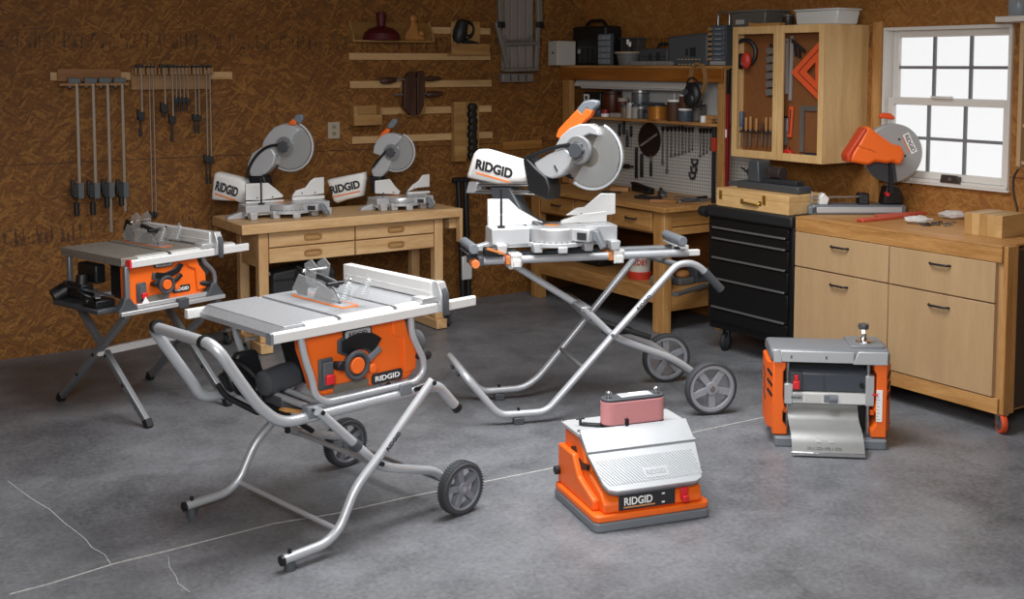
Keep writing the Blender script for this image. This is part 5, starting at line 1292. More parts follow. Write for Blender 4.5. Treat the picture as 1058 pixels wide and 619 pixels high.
# hand screw clamp on its board
BRD = [(at(u, v, y=YW-.03).x, at(u, v, y=YW-.03).z) for u, v in ((414, 88), (437, 85), (440, 115), (434, 120), (422, 121), (415, 114))]
t = thing('hand_screw_hanger', 'pale board with clipped lower corners behind the dark wooden hand screw', 'board', (0, 0, 0))
obj('panel', G().prism(BRD, 'y', YW-.035, YW-.0182), SHW, t, .002)
J = lambda pts, y: [(at(u, v, y=y).x, at(u, v, y=y).z) for u, v in pts]
t = thing('hand_screw', 'dark wooden hand screw clamp with two handles hanging in the middle of the battens', 'clamp', (0, 0, 0))
obj('jaw', G().prism(J([(418, 84), (422, 76), (427, 74), (430, 82), (430, 119), (424, 119), (417, 111)], YW-.08), 'y', YW-.085, YW-.036), DARKW, t, .004)
obj('jaw', G().prism(J([(431, 82), (432, 74), (438, 73), (439, 84), (438, 108), (434, 118), (431, 119)], YW-.08), 'y', YW-.085, YW-.036), DARKW, t, .004)
for y0, yv in ((-.065, 82.5), (-.055, 98)):
    p0, p1 = at(408, yv, y=YW+y0), at(448, yv-1.5, y=YW+y0)
    obj('screw', G().cyl(p0, p1, .008), STEEL, t)
    q0, q1 = (at(393, yv+1.2, y=YW+y0), at(409, yv, y=YW+y0)) if yv < 90 else (at(440, yv, y=YW+y0), at(457, yv-1.5, y=YW+y0))
    obj('handle', G().lathe([(.012, 0), (.024, .02), (.026, (q1-q0).length*.6), (.014, (q1-q0).length)], q0, q1-q0), DARKW, t)
p0, p1 = at(439, 81.5, y=YW-.065), at(455, 81, y=YW-.065); obj('screw_end', G().lathe([(.014, 0), (.022, .04), (.012, (p1-p0).length)], p0, p1-p0), DARKW, t)
# rack of router bits
a, b = at(467, 167, y=YW-.03), at(479, 105, y=YW-.03); c = at(495, 140, y=YW-.03)
t = thing('bit_rack', 'upright pine rack with a column of dark bits at the right end of the battens', 'rack', (0, 0, 0))
obj('side_board', G().box(a.x, b.x, YW-.07, YW-.0182, a.z, b.z), SHW, t, .003)
obj('back_board', G().box(b.x, c.x, YW-.032, YW-.0182, a.z+.02, b.z), SHW, t)
bits = t
for k in range(8):
    z = a.z+.045+(b.z-a.z-.09)*k/7
    bb = thing('router_bit', 'dark cutter bit, %s from the top in the upright bit rack' % nm[7-k], 'bit', (0, 0, 0), group='bits in the upright rack')
    obj('cutter', G().lathe([(.016, 0), (.034, .008), (.036, .045), (.022, .055)], (b.x+.055+.004*(k % 3), YW-.038-.055, z), (0, 1, 0), 14), mat('bit_dark', '#33302f', .4, .5), bb)
    obj('shank', G().cyl((b.x+.055+.004*(k % 3), YW-.038, z), (b.x+.055+.004*(k % 3), YW-.0325, z), .008), STEEL, bb)
o = obj('board_offcut', wbox(G(), (520, 155), (560, 144.5), .022, .0), wood_mat('offcut', '#875823', '#a87539', 'X', 8, False), None, .002)
tag(o, 'short brown board fixed to the wall above the big white dust bag', 'board')
# wall outlet
a, b = at(339, 143.5, y=YW-.01), at(351, 126, y=YW-.01)
t = thing('wall_outlet', 'beige double wall outlet on the back wall between the two mitre saws', 'outlet', (0, 0, 0))
obj('cover_plate', G().box(a.x, b.x, YW-.012, YW-.0005, a.z, b.z), mat('outlet_beige', '#a89c8a', .5), t, .003)
cx_ = (a.x+b.x)/2
for f in (.3, .7):
    z = a.z+(b.z-a.z)*f
    s = obj('socket', G().cyl((cx_, YW-.015, z), (cx_, YW-.011, z), .017), mat('outlet_socket', '#8f8372', .5), t)
    obj('slots', G().box(cx_-.009, cx_-.006, YW-.0155, YW-.0148, z-.006, z+.006).box(cx_+.006, cx_+.009, YW-.0155, YW-.0148, z-.006, z+.006), INK, s)
# folding work platform hanging on the wall
PL = mat('platform_alu', '#8b8680', .5, .45)
t = thing('work_platform', 'folded aluminium work platform hanging upside down on the back wall near the corner', 'platform', (0, 0, 0))
D = .14
a, b = at(519, 73, y=YW-.06), at(551, -14, y=YW-.06)
n = 4; w_ = (b.x-a.x)/n
obj('wall_hook', G().box(a.x+.05, b.x-.05, YW-.0302, YW, a.z+.3, a.z+.34), STEEL, t)
for k in range(n): obj('deck_plank', G().box(a.x+w_*k+.004, a.x+w_*(k+1)-.004, YW-.065, YW-.03, a.z, b.z), mat('plank_alu', '#989089', .5, .3), t, .003)
ft = at(518, 85, y=YW-.07); f1 = at(550, 85, y=YW-.07)
obj('end_step', G().box(ft.x, f1.x, YW-.09, YW-.03, ft.z, at(518, 76, y=YW-.07).z), PL, t, .006)
for k in range(3): x = ft.x+(f1.x-ft.x)*(k+1)/4; obj('step_rib', G().box(x-.006, x+.006, YW-.094, YW-.09, ft.z+.01, ft.z+.06), DGREY, t)
for pa, pb in (((513, 22), (525, 73)), ((556, 22), (554, 73))):
    p0, p1 = at(*pa, y=YW-.10), at(*pb, y=YW-.10); obj('leg', G().bar(p0, p1, .035, .03, (0, 1, 0)), PL, t, .004)
for pa, pb in (((516.5, -12), (517.5, 24)), ((556.5, -12), (557.5, 24))):
    p0, p1 = at(*pa, y=YW-.12), at(*pb, y=YW-.12); l = obj('folded_leg', G().bar(p0, p1, .045, .035, (0, 1, 0)), PL, t, .004)
    q = at(pb[0], pb[1], y=YW-.12); obj('rubber_foot', G().box(q.x-.028, q.x+.028, YW-.142, YW-.098, q.z-.035, q.z+.012), BLACK, l, .005)
for v in (45.5, 72.5): p0, p1 = at(521, v, y=YW-.11), at(554, v-1, y=YW-.11); obj('cross_rung', G().cyl(p0, p1, .016), PL, t)
q0 = [at(u, v, y=YW-.085) for u, v in ((521, 37), (524, 42), (545, 42), (550, 36))]; obj('strut', G().tube(q0, .009, .03), PL, t)
# black folding pole leaning beside the bench
t = thing('roller_stand', 'black folded roller stand leaning on the wall right of the back workbench', 'stand', (4.625, 7.60, 0))
zt_ = at(484, 184, y=7.6).z
obj('tube', G().cyl((-.028, 0, .0), (-.050, .03, zt_-.03), .021).cyl((.022, .0, .0), (.012, .03, zt_-.03), .021), mat('pole_black', '#131314', .5), t)
obj('roller', G().cyl((-.10, .03, zt_-.015), (.05, .03, zt_-.015), .022), BLACK, t, .003)
z0, z1 = at(485, 288, y=7.6).z, at(485, 264, y=7.6).z
obj('sleeve', G().box(-.048, .038, -.026, .024, z0, z1), ALUW, t, .006)
obj('foot', G().box(-.06, .05, -.05, .05, 0, .02), BLACK, t, .004)
# ------------------------------------------------------------------ on top of the hutch
ZT = HTOP+.0005
def ysp(u0, u1, x): a, b = at(u0, 66, x=x).y, at(u1, 66, x=x).y; return min(a, b), max(a, b)
def zat(u, v, x): return at(u, v, x=x).z
GBOX = mat('grey_box', '#4b4e52', .55)
t = thing('white_box', 'small white cabinet with a dark oval handle on the left end of the hutch top', 'box', (0, 0, 0))
bx_ = (5.465, 5.65, 7.57, 7.70); zt_ = ZT+.195
obj('shell', G().box(bx_[0], bx_[1], bx_[2], bx_[3], ZT, zt_), mat('putty_white', '#bdb8ae', .5), t, .006)
obj('handle_slot', G().lathe([(.010, -.002), (.010, .002)], (bx_[0], 7.63, ZT+.10), (1, 0, 0), 16), INK, t)
obj('base_lip', G().box(bx_[0]+.01, bx_[1]-.01, bx_[2]-.008, bx_[2], ZT, ZT+.02), mat('putty_white', '', .5), t, .003)
y0, y1 = ysp(591, 625, 5.66)
t = thing('tool_case', 'tall black plastic tool case with arched carry handle on the hutch top', 'case', (5.66, (y0+y1)/2, ZT)); h = zat(608, 27, 5.66)-ZT; w_ = (y1-y0)/2
obj('shell', G().box(0, .17, -w_, w_, 0, h), mat('case_near_black', '#151617', .5), t, .02)
obj('lid_seam', G().box(-.003, .0, -w_+.01, w_-.01, h*.45, h*.47), mat('case_seam', '#3a3c3e', .5), t)
g = G()
for k in range(5): g.box(-.006, .0, -w_*.8+.3*w_*k, -w_*.8+.3*w_*k+.015, .02, h*.42)
obj('ribs', g, mat('case_rib', '#26282a', .5), t)
obj('latch', G().box(-.01, .0, w_*.45, w_*.6, h*.30, h*.42), STEEL, t, .002)
obj('handle', G().tube([(.08, -w_*.6, h), (.08, -w_*.4, h+.045), (.08, w_*.4, h+.045), (.08, w_*.6, h)], .013, .05), mat('case_near_black', '', .5), t)
y0, y1 = ysp(618, 631, 5.63)
t = thing('parts_organizer', 'narrow grey organizer with small clear drawers against the black tool case', 'organizer', (5.63, (y0+y1)/2, ZT)); h = zat(620, 35, 5.63)-ZT; w_ = (y1-y0)/2
obj('frame', G().box(.0, .03, -w_, w_, 0, h), GBOX, t, .003)
for k in range(5):
    d = obj('drawer', G().box(-.008, .0, -w_+.006, w_-.006, h*.04+h*.19*k, h*.04+h*.17+h*.19*k), mat('clear_drawer', '#7d858c', .3), t, .003); obj('pull', G().box(-.014, -.008, -.012, .012, h*.1+h*.19*k, h*.12+h*.19*k), LGREY, d)
y0, y1 = ysp(637, 654, 5.75)
t = thing('storage_bin', 'dim grey storage bin behind the pale bowl on the hutch top', 'bin', (5.79, (y0+y1)/2, ZT)); w_ = (y1-y0)/2
obj('shell', G().prism([(-w_, 0), (w_, 0), (w_+.01, .20), (-w_-.01, .20)], 'x', -.0, .08), mat('dim_bin', '#4a4440', .6), t, .006)
obj('lid', G().box(-.01, .085, -w_-.015, w_+.015, .2005, .215), DGREY, t, .003)
y0, y1 = ysp(636, 655, 5.66); r = (y1-y0)/2*.95
t = thing('bowl', 'grey tub with pale rim and odds and ends on the hutch top', 'tub', (5.70, (y0+y1)/2, ZT)); h = .105
obj('tub', G().lathe([(r*.72, 0), (r*.9, h*.8), (r, h*.82), (r, h), (r*.92, h), (r*.85, h*.75)], n=28), mat('tub_grey', '#6b6c6c', .5), t)
obj('rim', G().loop((0, 0, h*.93), (0, 0, 1), r*.99, .008, 28, 6), mat('tub_rim', '#b59f8a', .5), t)
for k, (dx_, dy_, hh) in enumerate(((.01, .02, .19), (-.02, -.03, .17))):
    b_ = thing('spray_bottle', ('taller' if k == 0 else 'shorter') + ' little bottle with white cap standing in the pale-rimmed tub', 'bottle', (5.70+dx_, (y0+y1)/2+dy_*1.2, ZT+.008))
    obj('body', G().lathe([(.017, 0), (.018, hh*.6), (.008, hh*.7), (.008, hh*.8)], n=14), mat('bottle_dark', '#2c2d2f', .3), b_); obj('cap', G().cyl((0, 0, hh*.8), (0, 0, hh), .011), WPRINT, b_)
y0, y1 = ysp(660, 689, 5.70)
t = thing('drill_case', 'low dark grey power tool case with handle and latch on the hutch top', 'case', (5.70, (y0+y1)/2, ZT)); w_ = (y1-y0)/2; h = zat(668, 50, 5.70)-ZT
obj('shell', G().box(0, .15, -w_, w_, 0, h), GBOX, t, .012)
obj('seam', G().box(-.002, 0, -w_+.01, w_-.01, h*.5, h*.53), INK, t)
obj('latch', G().box(-.008, 0, -w_*.5, -w_*.3, h*.3, h*.75).box(-.008, 0, w_*.1, w_*.2, h*.3, h*.7), INK, t)
obj('handle', G().tube([(.07, -w_*.75, h), (.07, -w_*.65, h+.035), (.07, w_*.05, h+.035), (.07, w_*.15, h)], .010, .03), INK, t)
for k, (u0, u1, cap_) in enumerate(((650, 665, 'left'), (666, 676, 'middle'), (677, 692, 'right'))):
    y0, y1 = ysp(u0, u1, 5.62)
    o = thing('blister_pack', 'flat grey plastic parts tray, %s one of three along the hutch edge' % cap_, 'tray', (5.625, (y0+y1)/2, ZT), group='flat trays on the hutch edge')
    w_ = (y1-y0)/2*.97
    obj('tray', G().box(0, .05, -w_, w_, 0, .022), mat('tray_grey', '#8b8985', .4), o, .004); obj('lid', G().box(.004, .046, -w_+.005, w_-.005, .0222, .03), JAR, o)
y0, y1 = ysp(690, 730, 5.66)
t = thing('router_case', 'large dark grey power tool case with small white lettering on the hutch top', 'case', (5.66, (y0+y1)/2, ZT)); w_ = (y1-y0)/2; h = zat(700, 34.5, 5.66)-ZT
obj('shell', G().prism([(-w_, 0), (w_, 0), (w_, h*.9), (-w_*.8, h), (-w_, h*.94)], 'x', 0, .17), mat('case_slate', '#53575b', .5), t, .012)
obj('latch', G().box(-.01, 0, -w_*.45, -w_*.2, h*.28, h*.55).box(-.01, 0, -w_*.05, w_*.02, h*.3, h*.52), INK, t)
g = G()
for q in range(7): g.box(-.003, 0, -w_*.7+.045*q*.8, -w_*.7+.045*q*.8+.02, h*.18, h*.205)
for q in range(8): g.box(-.003, 0, -w_*.9+.045*q*.8, -w_*.9+.045*q*.8+.018, h*.02, h*.05)
obj('white_marks', g, mat('marks_tan', '#cdb694', .6), t)
y0, y1 = ysp(733.5, 750, 5.63)
t = thing('bolt_cabinet', 'tall wire-handled grey drawer tower with tan tabs at the right end of the hutch top', 'organizer', (5.63, (y0+y1)/2, ZT)); w_ = (y1-y0)/2; h = zat(741, 26, 5.63)-ZT
obj('frame', G().box(.0, .16, -w_, w_, 0, h), GBOX, t, .003)
for k in range(7):
    d = obj('drawer', G().box(-.01, .0, -w_+.012, w_-.03, h*.12+h*.125*k, h*.12+h*.115+h*.125*k), mat('clear_drawer_blue', '#59636e', .3), t, .003); obj('label', G().box(-.0115, -.01, -w_*.5, w_*.3, h*.145+h*.125*k, h*.165+h*.125*k), LGREY, d)
    obj('tan_tab', G().box(-.012, .0, w_-.022, w_+.014, h*.13+h*.125*k, h*.13+h*.06+h*.125*k), mat('tan_tab', '#a9865c', .6), t)
obj('base_drawer', G().box(-.01, 0, -w_+.006, w_-.01, .004, h*.11), mat('pale_grey_drawer', '#9c9d9e', .4), t)
obj('carry_handle', G().tube([(.05, -w_*.7, h), (.05, -w_*.7, h+.09), (.05, w_*.7, h+.09), (.05, w_*.7, h)], .008, .03), STEEL, t)

# ------------------------------------------------------------------ on the hutch shelf
SZ = sz+.0005
XS = 5.70
def spot(u0, u1, x=XS): a, b = at(u0, 120, x=x).y, at(u1, 120, x=x).y; return (a+b)/2, abs(a-b)/2
def hz(v0, v1, u, x=XS): return abs(at(u, v0, x=x).z-at(u, v1, x=x).z)
def jar(name, label, u0, u1, v0, x, m, capm=None, cap=.12, cat='jar', z=None, grp=None, neck=False):
    y, r = spot(u0, u1, x); zz = SZ if z is None else z
    h = at((u0+u1)/2, v0, x=x).z-zz
    t = thing(name, label, cat, (x, y, zz), group=grp)
    if neck: prof = [(r*.95, 0), (r, h*.05), (r, h*.6), (r*.75, h*.75), (r*.35, h*.85), (r*.35, h*(1-cap))]
    else: prof = [(r*.95, 0), (r, h*.04), (r, h*(1-cap)-.004), (r*.9, h*(1-cap))]
    obj('body', G().lathe(prof, n=22), m, t)
    obj('lid', G().lathe([((r*.4 if neck else r*.97), h*(1-cap)), ((r*.4 if neck else r*.97), h)], n=22), capm or STEEL, t, .002)
    return t, h
y, r = spot(602, 620); h_ = at(610, 95, x=XS).z-SZ
t = thing('battery_charger', 'black boxy radio with a small white square at the left end of the hutch shelf', 'radio', (XS, y, SZ))
obj('body', G().box(0, .12, -r, r, 0, h_), BLACK, t, .01); obj('white_square', G().box(-.003, 0, r*.25, r*.85, h_*.6, h_*.9), WPRINT, t); obj('dial', G().box(-.0045, -.003, r*.4, r*.7, h_*.67, h_*.83), DGREY, t)
jar('bottle', 'dark blue-grey squat bottle in front of the black radio on the hutch shelf', 615, 622, 110, 5.645, mat('slate_bottle', '#3a424c', .4), DGREY, .2, 'bottle', neck=True)
jar('glue_bottle', 'small bottle with a red cone top on the hutch shelf', 622.5, 628, 113, 5.645, WHITE, mat('dark_red_cap', '#8c1418', .5), .55, 'bottle')
BR = mat('amber_brown', '#4e2411', .35)
jar('jug', 'tall dark brown jug at the back of the hutch shelf under the lamp', 626, 639, 94, 5.76, BR, mat('jug_cap', '#3a1c0e', .5), .12, 'jug', neck=False)
jar('brown_jar', 'short brown jar with a pale lid beside the tall brown jug', 640, 647.5, 101, 5.74, mat('brown_jar', '#5a2d18', .4), mat('pale_lid', '#a7988a', .5), .2)
o = thing('tape_box', 'low white carton lying at the front of the hutch shelf', 'carton', (5.645, spot(630, 641, 5.645)[0], SZ)); w_ = spot(630, 641, 5.645)[1]
obj('carton', G().box(0, .05, -w_, w_, 0, .032), mat('carton_white', '#a8a39b', .7), o, .002); obj('flap', G().box(.0, .05, -w_*.2, w_*.2, .032, .0335), mat('carton_flap', '#8c857c', .7), o)
jar('paint_can', 'tall grey paint can at the back of the hutch shelf', 655.5, 667, 93, 5.76, mat('can_grey', '#75777a', .35, .5), mat('can_lid', '#a5a5a3', .3, .6), .1, 'can')
for k, (u0, u1, v0, c_, tx) in enumerate(((643, 648, 108, '#7a6a58', 'tan'), (648.5, 653.5, 106, '#b2aca2', 'white'), (654, 659.5, 107.5, '#99968f', 'pale grey'), (660, 664, 110, '#5a5652', 'dark grey'))):
    jar('small_jar', '%s small jar in the front row left of the copper wire spool' % tx, u0, u1, v0, 5.65, mat('jar_'+tx, c_, .4), LGREY if k % 2 else DGREY, .2, grp='small jars on the hutch shelf')
y, w_ = spot(665, 679, 5.74); hh = at(670, 106, x=5.74).z-SZ
for k in range(2):
    o = thing('plastic_box', 'blue-grey plastic box, %s one of two stacked behind the copper wire spool' % ('lower', 'upper')[k], 'box', (5.72, y, SZ+k*(hh/2+.001)), group='stacked boxes on the hutch shelf')
    obj('box', G().box(0, .09, -w_, w_, 0, hh/2-.018), mat('bluegrey_box', '#636b76', .45), o, .005); obj('lid', G().box(-.004, .094, -w_-.003, w_+.003, hh/2-.0175, hh/2), mat('bluegrey_lid', '#454c55', .45), o, .003)
y, r = spot(671, 685.5, 5.66); hh = at(678, 108.5, x=5.66).z-SZ
t = thing('wire_spool', 'copper wire spool with black flanges at the middle of the hutch shelf', 'spool', (5.67, y, SZ))
obj('winding', G().lathe([(r*.92, .008)]+[(r*(.92+.03*(k % 2)), .008+(hh-.016)*k/14) for k in range(15)]+[(r*.92, hh-.008)], n=28), mat('copper_wire', '#c07f35', .35, .5), t)
obj('flange', G().cyl((0, 0, 0), (0, 0, .008), r, None, 28), mat('flange_amber', '#8f5a22', .5), t); obj('flange', G().cyl((0, 0, hh-.008), (0, 0, hh), r*.95, None, 28).cyl((0, 0, hh), (0, 0, hh+.004), r*.5), INK, t)
t, h_ = jar('brush_jar', 'jar packed with dark brown brushes under a white lid on the hutch shelf', 691.5, 701.5, 103, 5.66, mat('brush_brown', '#4a2f1c', .6), WPRINT, .1)
obj('brush_pole', G().cyl((0, 0, h_), (0, 0, h_+.045), .006), LGREY, t)
t, h_ = jar('glass_jar', 'lower blue-grey jar with white lid of a stacked pair on the hutch shelf', 703, 713, 112, 5.66, mat('jar_bluegrey', '#4c5560', .35), WPRINT, .16)
jar('glass_jar', 'upper brown jar with white lid standing on the blue-grey jar', 703.5, 712.5, 98, 5.66, mat('jar_brownish', '#54392a', .35), WPRINT, .1, z=SZ+h_+.001)
jar('cup', 'tiny white cup near the right end of the hutch shelf', 724.5, 728.5, 119.5, 5.65, WHITE, WHITE, .1, 'cup')
jar('tin', 'grey-brown tin behind the hanging dust mask on the hutch shelf', 714, 727, 108, 5.79, mat('tin_dim', '#6b655e', .5), DGREY, .1, 'tin')
for k, (u0, u1, v, tilt) in enumerate(((730, 739, 122, 8), (732, 741, 118, -6))):
    y, w_ = spot(u0, u1, 5.70)
    o = obj('wood_scrap', G().obox((0, 0, 0), (.05, w_*2, .026), Matrix.Rotation(math.radians(tilt), 3, 'Z')), PINEY, None, .002); o.location = (5.68, y, SZ+.0135+.027*k); tag(o, ('lower' if k == 0 else 'upper')+' brown wood scrap at the right end of the hutch shelf', 'wood scrap')
# hoop and dust mask hanging from the header
hx_ = HX-.03; c = at(722, 82, x=hx_)
t = thing('wooden_hoop', 'pale oval wooden hoop hanging from the right end of the hutch header', 'hoop', (hx_-.008, c.y, c.z-.0))
g = G(); rs = []
for i in range(36):
    a = 2*PI*i/36; ry_, rz_ = .082, .118
    rs.append([g._v((xx, (ry_-q)*math.cos(a), (rz_-q)*math.sin(a))) for xx, q in ((-.014, 0), (.014, 0), (.014, .014), (-.014, .014))])
rs.append(rs[0]); g.skin(rs, False); obj('rim', g, wood_mat('hoop_wood', '#8a6640', '#a98458', 'Z', 8, False), t); obj('nail', G().cyl((-.02, 0, .10), (.0285, 0, .10), .004), STEEL, t)
c = at(719, 98, x=hx_-.03)
t = thing('face_mask', 'black respirator mask with dangling strap hanging below the wooden hoop', 'mask', (hx_-.066, c.y, c.z))
obj('shell', G().ball((0, 0, 0), .092, (.45, .85, 1)).ball((-.02, 0, -.03), .055, (.6, 1, 1)), BLACK, t); obj('strap', G().loop((0, .0, .065), (1, 0, 0), .055, .006).tube([(0, -.05, -.03), (-.01, -.085, -.055), (0, -.11, -.03), (0, -.08, -.08), (.0, -.10, -.10)], .004, .02), BLACK, t)
obj('valve', G().cyl((-.055, .02, .02), (-.03, .02, .02), .022), DGREY, t)

# ------------------------------------------------------------------ hanging on the pegboard
XP = WR-.014
def pz(u, v): return at(u, v, x=XP)
TS = mat('tool_steel', '#8f8d89', .35, .7); TD = mat('tool_dark', '#2b2a2b', .45, .3)
c = pz(672, 144.5); rr_ = .135
t = thing('circular_blade', 'large dark circular saw blade with a pale diagonal stripe on the pegboard', 'saw blade', (XP-.012, c.y, c.z))
prf = []
for i in range(48):
    a = 2*PI*i/48; prf += [(rr_*.95*math.cos(a), rr_*.95*math.sin(a)), (rr_*math.cos(a+.045), rr_*math.sin(a+.045))]
obj('disc', G().prism(prf, 'x', -.0015, .0015), mat('blade_dark', '#2c211b', .5, .2), t)
obj('stripe', G().bar((-.002, rr_*.75, -rr_*.38), (-.002, -rr_*.70, rr_*.38), .016, .001, (1, 0, 0)), mat('stripe_grey', '#aaa69f', .4, .3), t)
obj('arbor', G().cyl((-.006, 0, 0), (.012, 0, 0), .014), STEEL, t)
def hang(name, label, cat, u, v0, v1, kind, w=.010, grp=None):
    a, b = pz(u, v0), pz(u, v1); L_ = a.z-b.z
    t = thing(name, label, cat, (XP-.010, (a.y+b.y)/2, a.z), group=grp)
    if kind == 'wrench':
        obj('shank', G().box(-.003, .003, -w*.55, w*.55, -L_+.01, -.02), TS, t, .001)
        obj('ring_end', G().lathe([(w*.7, -.004), (w*1.25, -.004), (w*1.25, .004), (w*.7, .004)], (0, 0, -L_), (1, 0, 0), 16, True), TS, t)
        obj('open_end', G().prism([(-w*.5, -.03), (w*.5, -.03), (w*1.4, -.01), (w*1.2, .012), (w*.5, .012), (w*.5, -.006), (-w*.5, -.006), (-w*.5, .012), (-w*1.2, .012), (-w*1.4, -.01)], 'x', -.004, .004), TD, t)
        obj('hook', G().cyl((.0, 0, -.004), (.0098, 0, -.004), .003), TD, t)
    elif kind == 'driver':
        obj('handle', G().lathe([(.006, 0), (.012, -.01), (.012, -L_*.45), (.006, -L_*.5)], axis=(0, 0, 1), n=14), TD, t); obj('shaft', G().cyl((0, 0, -L_*.5), (0, 0, -L_), .004), TS, t)
    elif kind == 'pliers':
        obj('handles', G().tube([(0, -.006, -.05), (0, -w*1.6, -.09), (0, -w*1.2, -L_)], .006, .03).tube([(0, .006, -.05), (0, w*1.6, -.09), (0, w*1.2, -L_)], .006, .03), TD, t)
        obj('jaws', G().prism([(-.012, -.06), (.012, -.06), (.006, .0), (-.006, .0)], 'x', -.005, .005), TS, t)
    elif kind == 'bar':
        obj('blade', G().box(-.005, .005, -w, w, -L_, -L_*.35), TD, t, .002); obj('handle', G().box(-.009, .009, -w*.7, w*.7, -L_*.4, 0), TD, t, .003)
    return t
wr = [(685.8, 132, 168, .013), (690.5, 132, 177, .013), (694.5, 132, 161, .010), (698.5, 132, 160, .010), (702.5, 132, 159.5, .009), (706, 132, 158, .009), (709.5, 133, 157, .008), (713, 133, 156, .008), (716.5, 133, 154.5, .007), (724.5, 134, 161, .009), (728, 134, 159, .009), (731.5, 134, 157, .008), (735, 134, 154, .007)]
for k, (u, v0, v1, w_) in enumerate(wr): hang('wrench', 'hanging steel wrench, %s from the left in the pegboard row right of the dark blade' % nm[k], 'wrench', u, v0, v1, 'wrench', w_, 'wrenches on the pegboard')
for k, (u, v0, v1) in enumerate(((641, 128, 153), (645.5, 125, 154), (653, 130, 153))): hang('screwdriver', ('thin screwdriver, %s of three hanging left of the dark saw blade' % ('leftmost', 'middle', 'rightmost')[k]), 'screwdriver', u, v0, v1, 'driver', grp='screwdrivers on the pegboard')
o = hang('tool_holder', 'pliers with rusty brown grips between the screwdrivers on the pegboard', 'pliers', 649, 134, 152, 'pliers', .008)
for k, (u, v0, v1) in enumerate(((658.5, 152, 184), (664, 159, 183))): hang('flat_file', ('longer' if k == 0 else 'shorter')+' black flat file hanging under the dark saw blade', 'file', u, v0, v1, 'bar', .016, 'files on the pegboard')
hang('pliers', 'brown-handled pliers hanging right below the dark saw blade', 'pliers', 673.5, 160, 182, 'pliers', .006)
a, b = pz(641, 171), pz(656, 170)
t = thing('hand_drill', 'dark pistol-shaped tool lying on pegboard hooks left of the black files', 'drill', (XP-.02, a.y, a.z))
d = b.y-a.y; obj('body', G().cyl((0, 0, 0), (0, d*.7, .005), .018).cyl((0, d*.7, .005), (0, d, .006), .009), TD, t); obj('grip', G().bar((0, d*.15, 0), (0, d*.08, -.05), .025, .02, (0, 1, 0)), TD, t, .004); obj('hook', G().cyl((0, d*.3, .0), (.018, d*.3, .0), .004), TS, t)
for k, (u, v) in enumerate(((719, 167), (718, 175), (716.5, 181))):
    c = pz(u, v); o = thing('shackle', 'small dark shackle, %s of three in the cluster low on the pegboard' % ('top', 'middle', 'bottom')[k], 'shackle', (XP-.012, c.y, c.z), group='shackles on the pegboard')
    obj('bow', G().tube([(0, -.03, .02), (0, -.028, -.015), (0, .0, -.028), (0, .028, -.015), (0, .03, .02)], .008, .02), TD, o); obj('pin', G().cyl((0, -.036, .018), (0, .036, .018), .006).cyl((0, 0, .018), (.012, 0, .018), .004), TS, o)
p0, p1 = at(743, 131, x=HX+.06), at(745.5, 191, x=HX+.04)
t = thing('pry_bar', 'black pry bar with a red-orange band standing before the right end of the pegboard', 'pry bar', (5.64, 5.945, tz+.0005)); L_ = p0.z-tz
obj('bar', G().box(-.010, .010, -.013, .013, 0, L_), TD, t, .003); obj('red_band', G().box(-.013, .013, -.017, .017, L_*.68, L_*.86), mat('band_red', '#b03a22', .5), t, .003); obj('claw', G().prism([(-.013, L_), (.013, L_), (.02, L_+.03), (-.025, L_+.03)], 'x', -.008, .008), TD, t)
yl = at(751.6, 100, x=HX+.03).y; zt_ = at(752, 72, x=HX+.03).z
t = thing('spirit_level', 'long dark red spirit level with black end standing between hutch and wall cabinet', 'level', (HX+.03, yl, tz+.0005)); L_ = zt_-tz
obj('beam', G().box(-.012, .012, -.018, .018, 0, L_*.82), mat('level_red', '#7c161c', .45), t, .002); obj('end', G().box(-.012, .012, -.018, .018, L_*.82, L_), BLACK, t, .002); obj('vial', G().box(-.0135, -.012, -.010, .010, L_*.50, L_*.56), WPRINT, t); obj('hang_nail', G().cyl((0, .017, L_*.93), (0, hy0-yl, L_*.93), .004), STEEL, t)

# ------------------------------------------------------------------ loose things on the corner bench
BZ = tz+.0005
c = at(664, 199, z=BZ)
t = thing('bench_brush', 'black bench brush lying on the corner bench below the hanging files', 'brush', (c.x, c.y, BZ), 75); 
obj('bristles', G().prism([(-.15, 0), (.15, 0), (.16, .045), (-.16, .03)], 'y', -.025, .025), BLACK, t, .006); obj('back', G().prism([(-.17, .032), (.18, .047), (.18, .066), (-.17, .048)], 'y', -.022, .022), mat('brush_black', '#0e0e0f', .6), t, .006)
def strip(name, label, cat, u0, v0, u1, v1, w, h, m, z=BZ, bend=0.0):
    a, b = at(u0, v0, z=z), at(u1, v1, z=z); mid = (a+b)/2
    t = thing(name, label, cat, (mid.x, mid.y, z), math.degrees(math.atan2(b.y-a.y, b.x-a.x))); L_ = (b-a).length/2; n = 8
    pts = [(-L_+2*L_*k/n, bend*(1-((k/n)*2-1)**2)) for k in range(n+1)]
    obj('blade', G().prism([(x, y-w/2) for x, y in pts]+[(x, y+w/2) for x, y in reversed(pts)], 'z', 0, h), m, t, min(.003, h*.3))
    return t, L_
strip('wood_strip', 'curved brown offcut at the front edge of the corner bench', 'offcut', 672, 209, 699, 210.5, .035, .02, mat('offcut_brown', '#9a6a3c', .6), bend=.03)
strip('steel_ruler', 'grey steel rule lying across the right side of the corner bench', 'ruler', 698, 206, 727, 209, .04, .006, TS)
t, L_ = strip('hand_saw', 'hand saw blade lying near the pegboard on the right of the bench', 'saw', 700, 203, 724, 206, .07, .004, mat('saw_steel', '#77736c', .4, .5)); obj('handle', G().prism([(L_*.98, -.045), (L_*1.2, -.05), (L_*1.2, .05), (L_*.98, .045)], 'z', 0, .025), TD, t, .006)
t, L_ = strip('scraper', 'dark steel bar tool in the middle of the corner bench clutter', 'bar', 656, 205, 680, 207, .025, .02, TD)
